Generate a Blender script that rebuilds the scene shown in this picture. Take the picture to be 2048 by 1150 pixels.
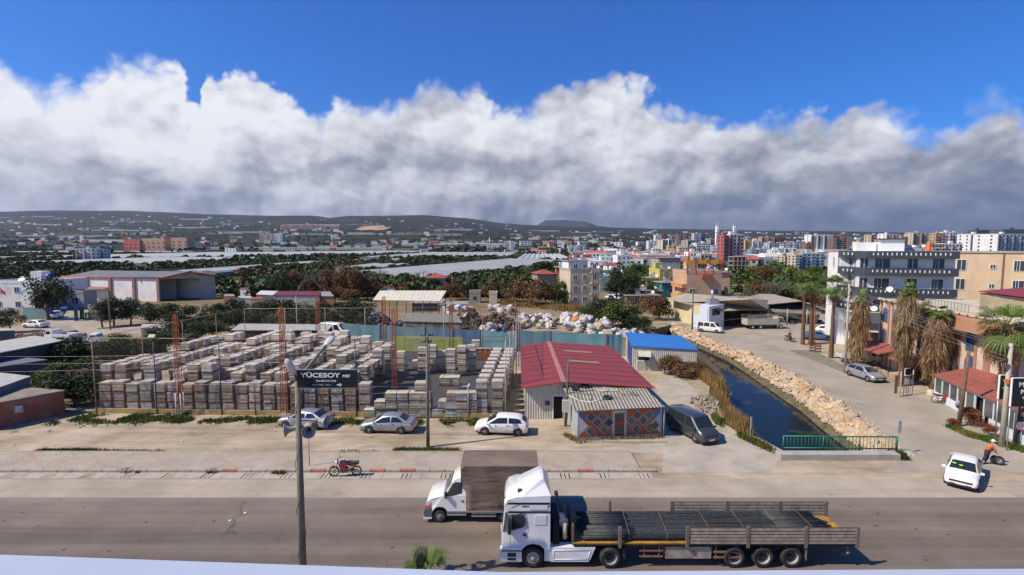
import bpy, bmesh, math, random
from mathutils import Vector, Matrix, noise
from mathutils.geometry import delaunay_2d_cdt
rnd = random.Random(7)
R = math.radians
sc = bpy.context.scene
for o in list(bpy.data.objects): bpy.data.objects.remove(o)
col = sc.collection
# ------------------------------------------------------------------ camera
H = 15.2; F = 1040.0; TH = math.atan(85 / F); ST = math.sin(TH); CT = math.cos(TH)
cam_d = bpy.data.cameras.new('camera'); cam = bpy.data.objects.new('camera', cam_d); col.objects.link(cam)
cam.location = (0, 0, H); cam.rotation_euler = (math.pi / 2 - TH, 0, 0)
cam_d.sensor_width = 36; cam_d.lens = 36 * F / 2048; cam_d.clip_start = 0.1; cam_d.clip_end = 40000
sc.camera = cam
# ------------------------------------------------------------------ sun and sky
SUN_EL = R(47); SHADOW_AZ = R(18)          # shadows fall to +X, a little towards +Y
ld = Vector((math.cos(SHADOW_AZ) * math.cos(SUN_EL), math.sin(SHADOW_AZ) * math.cos(SUN_EL), -math.sin(SUN_EL)))
sl = bpy.data.lights.new('sun', 'SUN'); sun = bpy.data.objects.new('sun', sl); col.objects.link(sun)
sl.energy = 5.0; sl.angle = R(0.5); sl.color = (1, 0.885, 0.71)
sun.rotation_euler = ld.to_track_quat('-Z', 'Y').to_euler(); sun.location = (-60, -20, 80)
sc.view_settings.view_transform = 'Standard'; sc.view_settings.look = 'None'
sc.view_settings.exposure = 0.14; sc.view_settings.gamma = 1
sc.cycles.max_bounces = 6; sc.cycles.transparent_max_bounces = 16
w = bpy.data.worlds.new('World'); sc.world = w; w.use_nodes = True
nt = w.node_tree; nt.nodes.clear()
class NT:
 def __init__(s, nt): s.nt = nt
 def n(s, t, **k):
  x = s.nt.nodes.new(t)
  for a, b in k.items(): setattr(x, a, b)
  return x
 def put(s, sock, v):
  if v is None: return
  if hasattr(v, 'is_linked') or isinstance(v, bpy.types.NodeSocket): s.nt.links.new(v, sock)
  else:
   if isinstance(v, (tuple, list)) and len(v) == 3 and sock.type == 'RGBA': v = (*v, 1)
   sock.default_value = v
 def m(s, op, a, b=None, c=None, clamp=False):
  x = s.n('ShaderNodeMath', operation=op); x.use_clamp = clamp
  s.put(x.inputs[0], a); s.put(x.inputs[1], b); s.put(x.inputs[2], c)
  return x.outputs[0]
 def vm(s, op, a, b=None):
  x = s.n('ShaderNodeVectorMath', operation=op); s.put(x.inputs[0], a)
  if op == 'SCALE': s.put(x.inputs['Scale'], b)
  else: s.put(x.inputs[1], b)
  return x.outputs[0]
 def mix(s, f, a, b, mode='MIX'):
  x = s.n('ShaderNodeMix', data_type='RGBA', blend_type=mode)
  s.put(x.inputs[0], f); s.put(x.inputs[6], a); s.put(x.inputs[7], b)
  return x.outputs[2]
 def ramp(s, f, stops, interp='LINEAR'):
  x = s.n('ShaderNodeValToRGB'); r = x.color_ramp; r.interpolation = interp
  while len(r.elements) < len(stops): r.elements.new(0.5)
  for e, (p, c) in zip(r.elements, stops):
   e.position = p; e.color = (c, c, c, 1) if isinstance(c, (int, float)) else (*c, 1)
  s.put(x.inputs[0], f); return x.outputs[0]
 def noise(s, vec, scale, detail=4, rough=.5, dist=0., dim='3D'):
  x = s.n('ShaderNodeTexNoise', noise_dimensions=dim); s.put(x.inputs['Vector'], vec)
  s.put(x.inputs['Scale'], scale); s.put(x.inputs['Detail'], detail); s.put(x.inputs['Roughness'], rough); s.put(x.inputs['Distortion'], dist)
  return x.outputs[0]
 def xyz(s, v):
  x = s.n('ShaderNodeSeparateXYZ'); s.put(x.inputs[0], v); return x.outputs
 def comb(s, a, b, c):
  x = s.n('ShaderNodeCombineXYZ'); s.put(x.inputs[0], a); s.put(x.inputs[1], b); s.put(x.inputs[2], c); return x.outputs[0]
 def mapr(s, v, a, b, c=0, d=1, smooth=False):
  x = s.n('ShaderNodeMapRange', interpolation_type='SMOOTHSTEP' if smooth else 'LINEAR'); x.clamp = True
  for i, q in enumerate((v, a, b, c, d)): s.put(x.inputs[i], q)
  return x.outputs[0]
g = NT(nt)
sky = g.n('ShaderNodeTexSky', sky_type='NISHITA'); sky.sun_disc = False
sky.sun_elevation = SUN_EL
sky.sun_rotation = math.atan2(-ld.x, -ld.y)
sky.air_density = 1.0; sky.dust_density = 0.4; sky.ozone_density = 3.0
dirv = g.n('ShaderNodeTexCoord').outputs['Generated']
X, Yv, Z = g.xyz(dirv)[:3]
az = g.m('ARCTAN2', X, Yv)
hor = g.m('SQRT', g.m('ADD', g.m('MULTIPLY', X, X), g.m('MULTIPLY', Yv, Yv)))
el = g.m('ARCTAN2', Z, hor)
# top of the cloud bank by bearing (a bank of cumulus over the inland hills)
prof = [(0,100),(60,140),(95,155),(150,135),(280,105),(370,145),(400,205),(425,222),(448,165),(520,150),(600,185),(655,215),(690,180),(800,195),
  (880,160),(950,165),(985,215),(1040,195),(1120,160),(1220,150),(1300,180),(1390,232),(1480,232),(1600,220),(1750,215),(1900,205),(1990,185),(2048,205)]
AZR = R(46)
stops = []
for x_, y_ in prof:
 a_ = math.atan((x_ - 1024) / F); v_ = (516 - y_) / F
 stops.append(((a_ + AZR) / (2 * AZR), min(1, math.atan(v_ * math.cos(a_)) / 0.5)))
azn = g.m('DIVIDE', g.m('ADD', az, AZR), 2 * AZR, clamp=True)
def n_noisecol(v, sc_=10, d=4):
 x = g.n('ShaderNodeTexNoise'); g.put(x.inputs['Vector'], v); x.inputs['Scale'].default_value = sc_; x.inputs['Detail'].default_value = d
 return x.outputs['Color']
def puffs(v, scale, detail, warp=.06):
 vv = g.n('ShaderNodeTexVoronoi', feature='F1'); g.put(vv.inputs['Vector'], g.vm('ADD', v, g.vm('SCALE', g.vm('SUBTRACT', n_noisecol(v), (.5, .5, .5)), warp)))
 vv.inputs['Scale'].default_value = scale; vv.inputs['Detail'].default_value = detail; vv.inputs['Roughness'].default_value = .55; vv.inputs['Lacunarity'].default_value = 2.3
 return g.m('SUBTRACT', 1, vv.outputs['Distance'])
nA = g.noise(dirv, 7, 9, .66, .25); pE = puffs(dirv, 13, 2)
azw = g.m('ADD', azn, g.m('MULTIPLY', g.m('SUBTRACT', g.noise(dirv, 12, 3), .5), .06))
top = g.m('MULTIPLY', g.ramp(azw, stops, 'EASE'), 0.5)
edge = g.m('ADD', g.m('SUBTRACT', top, el), g.m('ADD', g.m('MULTIPLY', g.m('SUBTRACT', nA, .5), .10), g.m('MULTIPLY', g.m('SUBTRACT', pE, .62), .05)))
mask = g.mapr(edge, -.003, g.mapr(g.noise(dirv, 5, 3), .35, .65, .018, .06), 0, 1, True)
strv = g.vm('ADD', g.vm('MULTIPLY', dirv, (1, 1, 1.35)), (.37, .1, 0))
def relief(v, fine=True):
 a = g.noise(v, 4.2, 3, .5, .6); b = g.noise(v, 9, 7, .64, .2)
 return g.m('ADD', g.m('ADD', g.m('MULTIPLY', a, 1.7), g.m('MULTIPLY', b, .34)), g.m('MULTIPLY', puffs(v, 5.5, 2), .50))
def shift(v, k): return g.vm('ADD', v, (-.022 * k, -.008 * k, .034 * k))
r0 = relief(strv); slope = g.m('SUBTRACT', r0, relief(shift(strv, 1.5)))
def fine(v): return g.m('ADD', g.m('MULTIPLY', g.noise(v, 13, 7, .62, .3), 1.0), g.m('MULTIPLY', puffs(v, 10, 2, .09), .55))
fs = g.m('SUBTRACT', fine(strv), fine(shift(strv, .45)))
lit = g.m('ADD', .5, g.m('ADD', g.m('MULTIPLY', slope, 1.25), g.m('MULTIPLY', fs, .95)), clamp=True)
low = g.mapr(el, .02, .25, 0, 1, True)
eastn = g.mapr(az, -.8, .6, -.75, .95)
big = g.noise(g.vm('MULTIPLY', strv, (1, 1, 1.5)), 2.3, 5, .6, .4)
up = g.m('SUBTRACT', g.m('ADD', g.m('MULTIPLY', low, .62), g.m('MULTIPLY', g.m('SUBTRACT', big, .42), 2.3)), g.m('MULTIPLY', eastn, .30))
edgeb = g.mapr(edge, .0, .09, .28, 0)
tone = g.m('ADD', g.m('ADD', g.m('SUBTRACT', g.m('MULTIPLY', lit, .72), .06), g.m('MULTIPLY', up, .52)), edgeb, clamp=True)
ccol = g.ramp(tone, [(0.0, (.22, .25, .33)), (.22, (.35, .375, .44)), (.42, (.50, .52, .585)), (.62, (.67, .685, .74)), (.85, (.82, .84, .89)), (1.0, (.93, .94, .97))])
farb = g.m('MULTIPLY', g.mapr(el, .13, .0, 0, 1, True), g.mapr(az, -.35, .35, .05, 1, True))
ccol = g.mix(g.m('MULTIPLY', farb, .8), ccol, (.09, .125, .21))
skyc = g.mix(1.0, sky.outputs[0], (.20, .72, 1.52), 'MULTIPLY')
skys = g.vm('SCALE', skyc, 1.0)
bg1 = g.n('ShaderNodeBackground'); g.put(bg1.inputs[0], skys); bg1.inputs[1].default_value = 0.088
bg2 = g.n('ShaderNodeBackground'); g.put(bg2.inputs[0], ccol); bg2.inputs[1].default_value = .9
mx = g.n('ShaderNodeMixShader'); g.put(mx.inputs[0], g.m('MULTIPLY', mask, g.mapr(el, -.02, -.01, 0, 1)))
nt.links.new(bg1.outputs[0], mx.inputs[1]); nt.links.new(bg2.outputs[0], mx.inputs[2])
w.cycles.sampling_method = 'MANUAL'; w.cycles.sample_map_resolution = 256
wo = g.n('ShaderNodeOutputWorld'); nt.links.new(mx.outputs[0], wo.inputs[0])
# ------------------------------------------------------------------ placing helpers
def ray(px, py):
 u = (px - 1024) / F; v = (575 - py) / F
 return Vector((u, CT + v * ST, v * CT - ST))
def G(px, py, z=0.0):                       # the point of height z seen at this place of the photograph
 d = ray(px, py); t = (z - H) / d.z
 return Vector((0, 0, H)) + d * t
def P(px, py, D):                           # the point seen there at depth D
 return Vector((0, 0, H)) + ray(px, py) * D
def on_line(px, Y):                         # X of a column of the photograph at distance Y
 return (px - 1024) / F * Y
# ------------------------------------------------------------------ materials
MATS = {}
def M(name, c, rough=.7, var=.18, scale=2.0, metal=0., bump=0., bscale=None, dirt=None, dirt_amt=.5, dscale=.6, space='Object', spec=None, rand=0.):
 """painted or raw surface: base colour with uneven tone, optional patches of dirt, optional bump"""
 if name in MATS: return MATS[name]
 m = bpy.data.materials.new(name); m.use_nodes = True; t = m.node_tree; t.nodes.clear(); g = NT(t)
 out = g.n('ShaderNodeOutputMaterial'); b = g.n('ShaderNodeBsdfPrincipled'); t.links.new(b.outputs[0], out.inputs[0])
 if space == 'World': v = g.n('ShaderNodeNewGeometry').outputs['Position']
 else: v = g.n('ShaderNodeTexCoord').outputs['Object']
 n1 = g.noise(v, scale, 5, .6)
 f = g.mapr(n1, .3, .7, 1 - var, 1 + var)
 cc = g.vm('SCALE', g.n('ShaderNodeRGB').outputs[0], f)
 t.nodes[-1]
 for nd in t.nodes:
  if nd.type == 'RGB': nd.outputs[0].default_value = (*c, 1)
 if rand:
  oi = g.n('ShaderNodeObjectInfo').outputs['Random']
  cc = g.vm('SCALE', cc, g.mapr(oi, 0, 1, 1 - rand, 1 + rand))
 if dirt:
  n2 = g.noise(v, dscale, 6, .65, .5)
  cc = g.mix(g.m('MULTIPLY', g.mapr(n2, .48, .68, 0, 1, True), dirt_amt), cc, dirt)
 g.put(b.inputs['Base Color'], cc)
 b.inputs['Metallic'].default_value = metal
 g.put(b.inputs['Roughness'], rough)
 if spec is not None: b.inputs['Specular IOR Level'].default_value = spec
 if bump:
  bp = g.n('ShaderNodeBump'); bp.inputs['Strength'].default_value = bump; bp.inputs['Distance'].default_value = .05
  g.put(bp.inputs['Height'], g.noise(v, bscale or scale * 4, 5, .6)); t.links.new(bp.outputs[0], b.inputs['Normal'])
 MATS[name] = m; return m
def nodes_mat(name):
 m = bpy.data.materials.new(name); m.use_nodes = True; t = m.node_tree; t.nodes.clear(); g = NT(t)
 out = g.n('ShaderNodeOutputMaterial'); b = g.n('ShaderNodeBsdfPrincipled'); t.links.new(b.outputs[0], out.inputs[0])
 MATS[name] = m; return m, g, b, t
def corr(name, c, axis=0, pitch=.25, rough=.55, dirt=None, dirt_amt=.5, metal=0., depth=.5, dark=.72, brick=False):
 """profiled metal or fibre sheet, ribs along one axis of the object"""
 if name in MATS: return MATS[name]
 m, g, b, t = nodes_mat(name)
 v = g.n('ShaderNodeTexCoord').outputs['Object']; x = g.xyz(v)[axis]
 s = g.m('SINE', g.m('MULTIPLY', x, 2 * math.pi / pitch))
 f = g.mapr(s, -1, 1, dark, 1.04)  # valleys between ribs darkened in the colour, standing in for their shade
 n1 = g.noise(v, 1.3, 5, .6)
 cc = g.vm('SCALE', g.comb(*c), g.m('MULTIPLY', f, g.mapr(n1, .3, .7, .86, 1.12)))
 if dirt:
  n2 = g.noise(g.vm('MULTIPLY', v, (1, 1, .35)), .9, 6, .65, .4)
  cc = g.mix(g.m('MULTIPLY', g.mapr(n2, .5, .68, 0, 1, True), dirt_amt), cc, dirt)
 g.put(b.inputs['Base Color'], cc); b.inputs['Roughness'].default_value = rough; b.inputs['Metallic'].default_value = metal
 bp = g.n('ShaderNodeBump'); bp.inputs['Strength'].default_value = depth; bp.inputs['Distance'].default_value = .04
 g.put(bp.inputs['Height'], s); t.links.new(bp.outputs[0], b.inputs['Normal'])
 return m
def leafmat(name, c, var=.45, dry=None):
 if name in MATS: return MATS[name]
 m, g, b, t = nodes_mat(name)
 gi = g.n('ShaderNodeNewGeometry'); oi = g.n('ShaderNodeObjectInfo')
 r1 = gi.outputs['Random Per Island']; r2 = oi.outputs['Random']
 n1 = g.noise(gi.outputs['Position'], .9, 3)
 f = g.m('MULTIPLY', g.mapr(r1, 0, 1, 1 - var, 1 + var), g.m('MULTIPLY', g.mapr(r2, 0, 1, .8, 1.2), g.mapr(n1, .3, .7, .75, 1.25)))
 cc = g.vm('SCALE', g.comb(*c), f)
 if dry: cc = g.mix(g.mapr(g.noise(gi.outputs['Position'], .35, 3), .5, .62, 0, .8), cc, dry)
 g.put(b.inputs['Base Color'], cc); b.inputs['Roughness'].default_value = .65; b.inputs['Specular IOR Level'].default_value = .25
 return m
def glassmat(name, c=(.02, .025, .03), rough=.08):
 if name in MATS: return MATS[name]
 return M(name, c, rough, .1, 1.0, spec=.8)
def glossy(name, c, coat=1.0, rough=.35, metal=0., dirt=None):
 if name in MATS: return MATS[name]
 m = M(name, c, rough, .05, .8, metal, dirt=dirt, dirt_amt=.35, dscale=1.2)
 for nd in m.node_tree.nodes:
  if nd.type == 'BSDF_PRINCIPLED': nd.inputs['Coat Weight'].default_value = coat; nd.inputs['Coat Roughness'].default_value = .06
 return m
BLACK = M('black_rubber', (.018, .018, .02), .75, .2, 6)
DARK = M('dark_void', (.010, .010, .012), .9, .1)
GLASS = glassmat('dark_glass');
PANE = glassmat('window_glass', (.045, .055, .07), .12)
WHITEP = M('white_frame', (.78, .78, .76), .5, .06)
CONC = M('concrete', (.36, .34, .30), .85, .15, 1.5, bump=.2, dirt=(.2, .18, .15), dirt_amt=.4)
STEEL = M('galvanised_steel', (.42, .43, .44), .45, .15, 4, .6)
RUST = M('rusty_steel', (.22, .065, .03), .8, .35, 5, dirt=(.09, .035, .02), dirt_amt=.7, dscale=3)
# ------------------------------------------------------------------ mesh builder
class MB:
 def __init__(s): s.v = []; s.f = []; s.mi = []; s.sm = []
 def face(s, pts, mi=0, sm=False):
  b = len(s.v); s.v += [tuple(p) for p in pts]; s.f.append(tuple(range(b, b + len(pts)))); s.mi.append(mi); s.sm.append(sm)
 def add(s, vs, fs, mi=0, sm=False):
  b = len(s.v); s.v += [tuple(p) for p in vs]
  for f in fs: s.f.append(tuple(b + i for i in f)); s.mi.append(mi); s.sm.append(sm)
 def box(s, x0, x1, y0, y1, z0, z1, mi=0):
  s.add([(x0,y0,z0),(x1,y0,z0),(x1,y1,z0),(x0,y1,z0),(x0,y0,z1),(x1,y0,z1),(x1,y1,z1),(x0,y1,z1)],
              [(3,2,1,0),(4,5,6,7),(0,1,5,4),(1,2,6,5),(2,3,7,6),(3,0,4,7)], mi); return s
 def cbox(s, c, d, rz=0, mi=0, M_=None):
  dx, dy, dz = d[0] / 2, d[1] / 2, d[2] / 2; cs, sn = math.cos(rz), math.sin(rz); vs = []
  for z in (-dz, dz):
   for x, y in ((-dx,-dy),(dx,-dy),(dx,dy),(-dx,dy)):
    p = Vector((x, y, z));
    if M_ is not None: p = M_ @ p
    vs.append((c[0] + p.x * cs - p.y * sn, c[1] + p.x * sn + p.y * cs, c[2] + p.z))
  s.add(vs, [(3,2,1,0),(4,5,6,7),(0,1,5,4),(1,2,6,5),(2,3,7,6),(3,0,4,7)], mi); return s
 def tube(s, p0, p1, r0, r1=None, n=8, mi=0, caps=True, sm=True):
  r1 = r0 if r1 is None else r1; p0 = Vector(p0); p1 = Vector(p1); d = (p1 - p0)
  if d.length < 1e-6: return s
  q = d.to_track_quat('Z', 'Y'); a = q @ Vector((1,0,0)); b_ = q @ Vector((0,1,0)); vs = []
  for p, r in ((p0, r0), (p1, r1)):
   for i in range(n):
    t = 2 * math.pi * i / n; vs.append(p + (a * math.cos(t) + b_ * math.sin(t)) * r)
  s.add(vs, [(i, (i + 1) % n, n + (i + 1) % n, n + i) for i in range(n)], mi, sm)
  if caps: s.face(vs[:n][::-1], mi); s.face(vs[n:], mi)
  return s
 def path(s, pts, rs, n=7, mi=0):
  for i in range(len(pts) - 1):
   s.tube(pts[i], pts[i + 1], rs[i] if isinstance(rs, (list, tuple)) else rs, rs[i + 1] if isinstance(rs, (list, tuple)) else rs, n, mi, i in (0, len(pts) - 2))
  return s
 def lathe(s, prof, c=(0,0,0), axis='Z', n=16, mi=0, sm=True):
  vs = []
  for r, h in prof:
   for i in range(n):
    t = 2 * math.pi * i / n; a, b_ = r * math.cos(t), r * math.sin(t)
    p = (a, b_, h) if axis == 'Z' else ((h, a, b_) if axis == 'X' else (a, h, b_))
    vs.append((c[0] + p[0], c[1] + p[1], c[2] + p[2]))
  fs = [(k * n + i, k * n + (i + 1) % n, (k + 1) * n + (i + 1) % n, (k + 1) * n + i) for k in range(len(prof) - 1) for i in range(n)]
  s.add(vs, fs, mi, sm); return s
 def prism(s, poly, z0, z1, mi=0):           # poly: (x, y) ring, upright walls
  n = len(poly); s.face([(x, y, z1) for x, y in poly], mi); s.face([(x, y, z0) for x, y in poly][::-1], mi)
  for i in range(n):
   a, b_ = poly[i], poly[(i + 1) % n]; s.face([(a[0],a[1],z0),(b_[0],b_[1],z0),(b_[0],b_[1],z1),(a[0],a[1],z1)], mi)
  return s
 def side(s, poly, y0, y1, mi=0, sm=False):            # poly: (x, z) ring swept along y
  n = len(poly); s.face([(x, y0, z) for x, z in poly], mi); s.face([(x, y1, z) for x, z in poly][::-1], mi)
  for i in range(n):
   a, b_ = poly[i], poly[(i + 1) % n]; s.face([(a[0],y0,a[1]),(a[0],y1,a[1]),(b_[0],y1,b_[1]),(b_[0],y0,b_[1])], mi, sm)
  return s
 def sheet(s, pts, th=.03, mi=0):            # a quad with thickness below it
  pts = [Vector(p) for p in pts]; n = (pts[1] - pts[0]).cross(pts[-1] - pts[0]).normalized()
  if n.z < 0: n = -n
  lo = [p - n * th for p in pts]; k = len(pts); s.add(pts + lo, [tuple(range(k)), tuple(range(2 * k - 1, k - 1, -1))] + [(i, k + i, k + (i + 1) % k, (i + 1) % k) for i in range(k)], mi); return s
 def build(s, name, mats, parent=None, fix=True, loc=None):
  me = bpy.data.meshes.new(name); me.from_pydata(s.v, [], s.f)
  for m in (mats if isinstance(mats, (list, tuple)) else [mats]): me.materials.append(m)
  me.polygons.foreach_set('material_index', s.mi); me.polygons.foreach_set('use_smooth', s.sm)
  if fix and len(s.f) < 60000:
   bm = bmesh.new(); bm.from_mesh(me); bmesh.ops.remove_doubles(bm, verts=bm.verts, dist=1e-5); bmesh.ops.recalc_face_normals(bm, faces=bm.faces); bm.to_mesh(me); bm.free()
  me.update()
  o = bpy.data.objects.new(name, me); col.objects.link(o)
  if parent: o.parent = parent
  if loc is not None: o.location = loc
  return o
def tag(o, label=None, cat=None, group=None, kind=None):
 if label: o['label'] = label
 if cat: o['category'] = cat
 if group: o['group'] = group
 if kind: o['kind'] = kind
 return o
def thing(name, label, cat, loc=(0,0,0), rz=0, group=None):
 o = bpy.data.objects.new(name, None); col.objects.link(o); o.location = loc; o.rotation_euler = (0, 0, rz); o.empty_display_size = .2
 return tag(o, label, cat, group)
def kids(o): return [c for c in KIDS.get(o.name, ())] if False else list(o.children)
def dup(o, loc, rz=0, label=None, group=None, parent=None, scale=None):
 c = o.copy(); col.objects.link(c); c.parent = parent
 if parent is None:
  c.location = loc; c.rotation_euler = (0, 0, rz)
  if label: c['label'] = label
  if group: c['group'] = group
  if scale: c.scale = scale if isinstance(scale, (tuple, list)) else (scale,) * 3
 for ch in kids(o): dup(ch, None, parent=c)
 return c
ORD = 'first second third fourth fifth sixth seventh eighth ninth tenth eleventh twelfth thirteenth fourteenth fifteenth sixteenth seventeenth eighteenth nineteenth twentieth'.split()
def ordn(i):
 if i < 20: return ORD[i]
 t = 'twenty thirty forty fifty sixty'.split()[(i + 1) // 10 - 2]; u = (i + 1) % 10
 return t + '-' + ORD[u - 1] if u else {'twenty': 'twentieth', 'thirty': 'thirtieth', 'forty': 'fortieth', 'fifty': 'fiftieth', 'sixty': 'sixtieth'}[t]
# ------------------------------------------------------------------ terrain
SKYL = [(-400,424),(0,423),(150,421),(260,421),(430,428),(560,431),(640,431),(658,436),(700,431),(850,430),(930,436),(1000,446),(1090,452),(1250,456),(1400,459),(1700,463),(2048,468),(2500,470)]
def interp(tab, x):
 for (a, b), (c, d) in zip(tab, tab[1:]):
  if x <= c: return b + (d - b) * max(0, min(1, (x - a) / (c - a)))
 return tab[-1][1]
RID = 7000.
def tz(x, y):
 if y < 700: return 0.0
 px = 1024 + F * x / y; zr = H + (490 - interp(SKYL, px)) * RID / F
 t = (y - 700) / (RID - 700)
 if t > 1: return zr * max(.2, 1 - (t - 1) * 1.6)
 z = zr * (t ** 1.75)
 n = noise.fractal(Vector((x / 900, y / 900, .3)), .9, 2.1, 5) * 46 * t * (1.15 - t)
 n += 30 * max(0, noise.noise(Vector((x / 1500 + 3, y / 700, 2)))) * min(1, t * 3) * (1 - t) * 2
 if 0.05 < t: n += 26 * math.exp(-((px - 610) / 150) ** 2 - ((y - 3600) / 500) ** 2)
 if 0.05 < t: n += 20 * math.exp(-((px - 850) / 140) ** 2 - ((y - 3200) / 420) ** 2)
 return z + n * min(1, (y - 700) / 900)
mt, g2, bb, tt = nodes_mat('plain_land')
pos = g2.n('ShaderNodeNewGeometry').outputs['Position']
pj = g2.vm('ADD', pos, g2.vm('SCALE', g2.vm('SUBTRACT', (g2.n('ShaderNodeTexNoise').outputs['Color']), (.5, .5, .5)), 60))
for nd in tt.nodes:
 if nd.type == 'TEX_NOISE': g2.put(nd.inputs['Vector'], pos); nd.inputs['Scale'].default_value = .01
vo = g2.n('ShaderNodeTexVoronoi', feature='F1', distance='MANHATTAN'); g2.put(vo.inputs['Vector'], pj); vo.inputs['Scale'].default_value = .008
cell = g2.xyz(vo.outputs['Color'])[0]
field = g2.ramp(cell, [(0, (.022, .034, .012)), (.3, (.032, .046, .014)), (.5, (.06, .06, .022)), (.62, (.024, .034, .013)), (.8, (.13, .10, .055)), (.87, (.05, .08, .015)), (.95, (.24, .21, .16))], 'CONSTANT')
scrub = g2.ramp(g2.noise(pos, .02, 8, .7), [(.3, (.012, .020, .010)), (.5, (.026, .034, .016)), (.62, (.06, .055, .03)), (.75, (.17, .145, .10))])
land = g2.mix(g2.mapr(g2.noise(pos, .0015, 4), .4, .55, 0, 1), field, scrub)
dist = g2.xyz(pos)[1]
land = g2.mix(g2.mapr(dist, 1800, 4200, 0, .75), land, scrub)
land = g2.vm('SCALE', land, g2.m('MULTIPLY', g2.mapr(g2.noise(pos, .09, 6, .75), .3, .7, .45, 1.5), g2.mapr(g2.noise(pos, .0016, 5, .6), .35, .65, .5, 1.25)))
# rust-brown rough ground closer in
near = g2.ramp(g2.noise(pos, .05, 7, .65), [(.32, (.055, .075, .02)), (.5, (.13, .11, .045)), (.62, (.22, .15, .07)), (.75, (.30, .23, .14))])
land = g2.mix(g2.mapr(dist, 160, 260, 1, 0), land, near)
g2.put(bb.inputs['Base Color'], land); bb.inputs['Roughness'].default_value = .95; bb.inputs['Specular IOR Level'].default_value = .1
# canal banks, as pairs of points at ground level and at the water
CW = -1.7
Lt = [(1565,914),(1536,895),(1482,868),(1440,842),(1418,800),(1420,762),(1392,722),(1362,699),(1325,678),(1300,661)]
Lw = [(1556,955),(1532,882),(1483,842),(1465,808),(1452,764),(1441,738),(1411,715),(1378,697),(1343,679),(1316,665)]
Rw = [(1768,955),(1682,888),(1640,856),(1601,822),(1540,780),(1497,750),(1455,722),(1405,699),(1362,680),(1334,666)]
Rt = [(1797,914),(1766,882),(1722,845),(1676,812),(1612,768),(1560,738),(1508,714),(1440,688),(1384,663),(1345,648)]
Lt = [G(*p) for p in Lt]; Rt = [G(*p) for p in Rt]; Lw = [G(*p, CW) for p in Lw]; Rw = [G(*p, CW) for p in Rw]
def ground_near():
 # one sheet with the canal cut out of it
 ys = [-8, 2, 10, 16, 20, 24, 28, 32, 36, 40, 44, 48, 53, 58, 64, 70, 77, 85, 94, 105, 120, 140, 165, 200]
 pts = [];
 for y in ys:
  hw = 20 + y * 1.35
  for i in range(25): pts.append(Vector((-hw + 2 * hw * i / 24, y)))
 ring = [Vector((p.x, p.y)) for p in Lt] + [Vector((p.x, p.y)) for p in reversed(Rt)]
 def inside(q, poly, grow=0):
  c = False; n = len(poly)
  for i in range(n):
   a, b_ = poly[i], poly[(i + 1) % n]
   if (a.y > q.y) != (b_.y > q.y) and q.x < (b_.x - a.x) * (q.y - a.y) / (b_.y - a.y) + a.x: c = not c
  return c
 pts = [p for p in pts if not inside(p, ring)]
 n0 = len(pts); allp = pts + ring
 edges = [(n0 + i, n0 + (i + 1) % len(ring)) for i in range(len(ring))]
 vs, es, fs, *_ = delaunay_2d_cdt(allp, edges, [], 0, 1e-4)
 mb = MB(); keep = []
 for f in fs:
  c = sum((vs[i] for i in f), Vector((0, 0))) / len(f)
  if not inside(c, ring): keep.append(tuple(f))
 mb.add([(v.x, v.y, 0) for v in vs], keep); return mb
mdirt, gd, bd, td = nodes_mat('dirt_ground')
pos = gd.n('ShaderNodeNewGeometry').outputs['Position']
d1 = gd.ramp(gd.noise(pos, .18, 7, .62, .3), [(.28, (.23, .18, .125)), (.45, (.37, .30, .21)), (.58, (.46, .375, .275)), (.75, (.54, .45, .34))])
streak = gd.noise(gd.vm('MULTIPLY', pos, (.25, 1.4, 1)), .9, 6, .7)
d1 = gd.vm('SCALE', d1, gd.mapr(streak, .3, .7, .72, 1.16))
dark = gd.noise(gd.vm('MULTIPLY', pos, (.5, 1, 1)), .14, 5, .6, .6)
d1 = gd.mix(gd.mapr(dark, .56, .66, 0, .55, True), d1, (.17, .15, .13))
stn = gd.n('ShaderNodeTexVoronoi'); gd.put(stn.inputs['Vector'], pos); stn.inputs['Scale'].default_value = 2.2
d1 = gd.mix(gd.mapr(stn.outputs['Distance'], .05, .09, .6, 0), d1, (.16, .13, .10))
grs = gd.noise(pos, .33, 7, .7)
d1 = gd.mix(gd.mapr(grs, .63, .68, 0, .7), d1, (.10, .10, .035))
yy = gd.xyz(pos)[1]
d1 = gd.mix(gd.mapr(yy, 80, 130, 0, .8), d1, gd.ramp(gd.noise(pos, .12, 7, .65), [(.32, (.07, .08, .02)), (.5, (.17, .12, .05)), (.65, (.26, .17, .08)), (.8, (.34, .26, .17))]))
gd.put(bd.inputs['Base Color'], d1); bd.inputs['Roughness'].default_value = .95; bd.inputs['Specular IOR Level'].default_value = .15
bp = gd.n('ShaderNodeBump'); bp.inputs['Strength'].default_value = .5; bp.inputs['Distance'].default_value = .05
gd.put(bp.inputs['Height'], gd.noise(pos, 3, 7, .7)); td.links.new(bp.outputs[0], bd.inputs['Normal'])
tag(ground_near().build('ground', mdirt, fix=False), kind='structure')
# land from 200 m to beyond the hills
mb = MB(); ny, nx = 150, 200; vs = []
for j in range(ny + 1):
 y = 200 * (15000 / 200) ** (j / ny)
 for i in range(nx + 1):
  x = (-1.45 + 2.9 * i / nx) * (y + 25); vs.append((x, y, tz(x, y) if j else 0.0))
mb.add(vs, [(j * (nx + 1) + i, j * (nx + 1) + i + 1, (j + 1) * (nx + 1) + i + 1, (j + 1) * (nx + 1) + i) for j in range(ny) for i in range(nx)], 0, True)
tag(mb.build('terrain', mt, fix=False), kind='structure')
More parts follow.
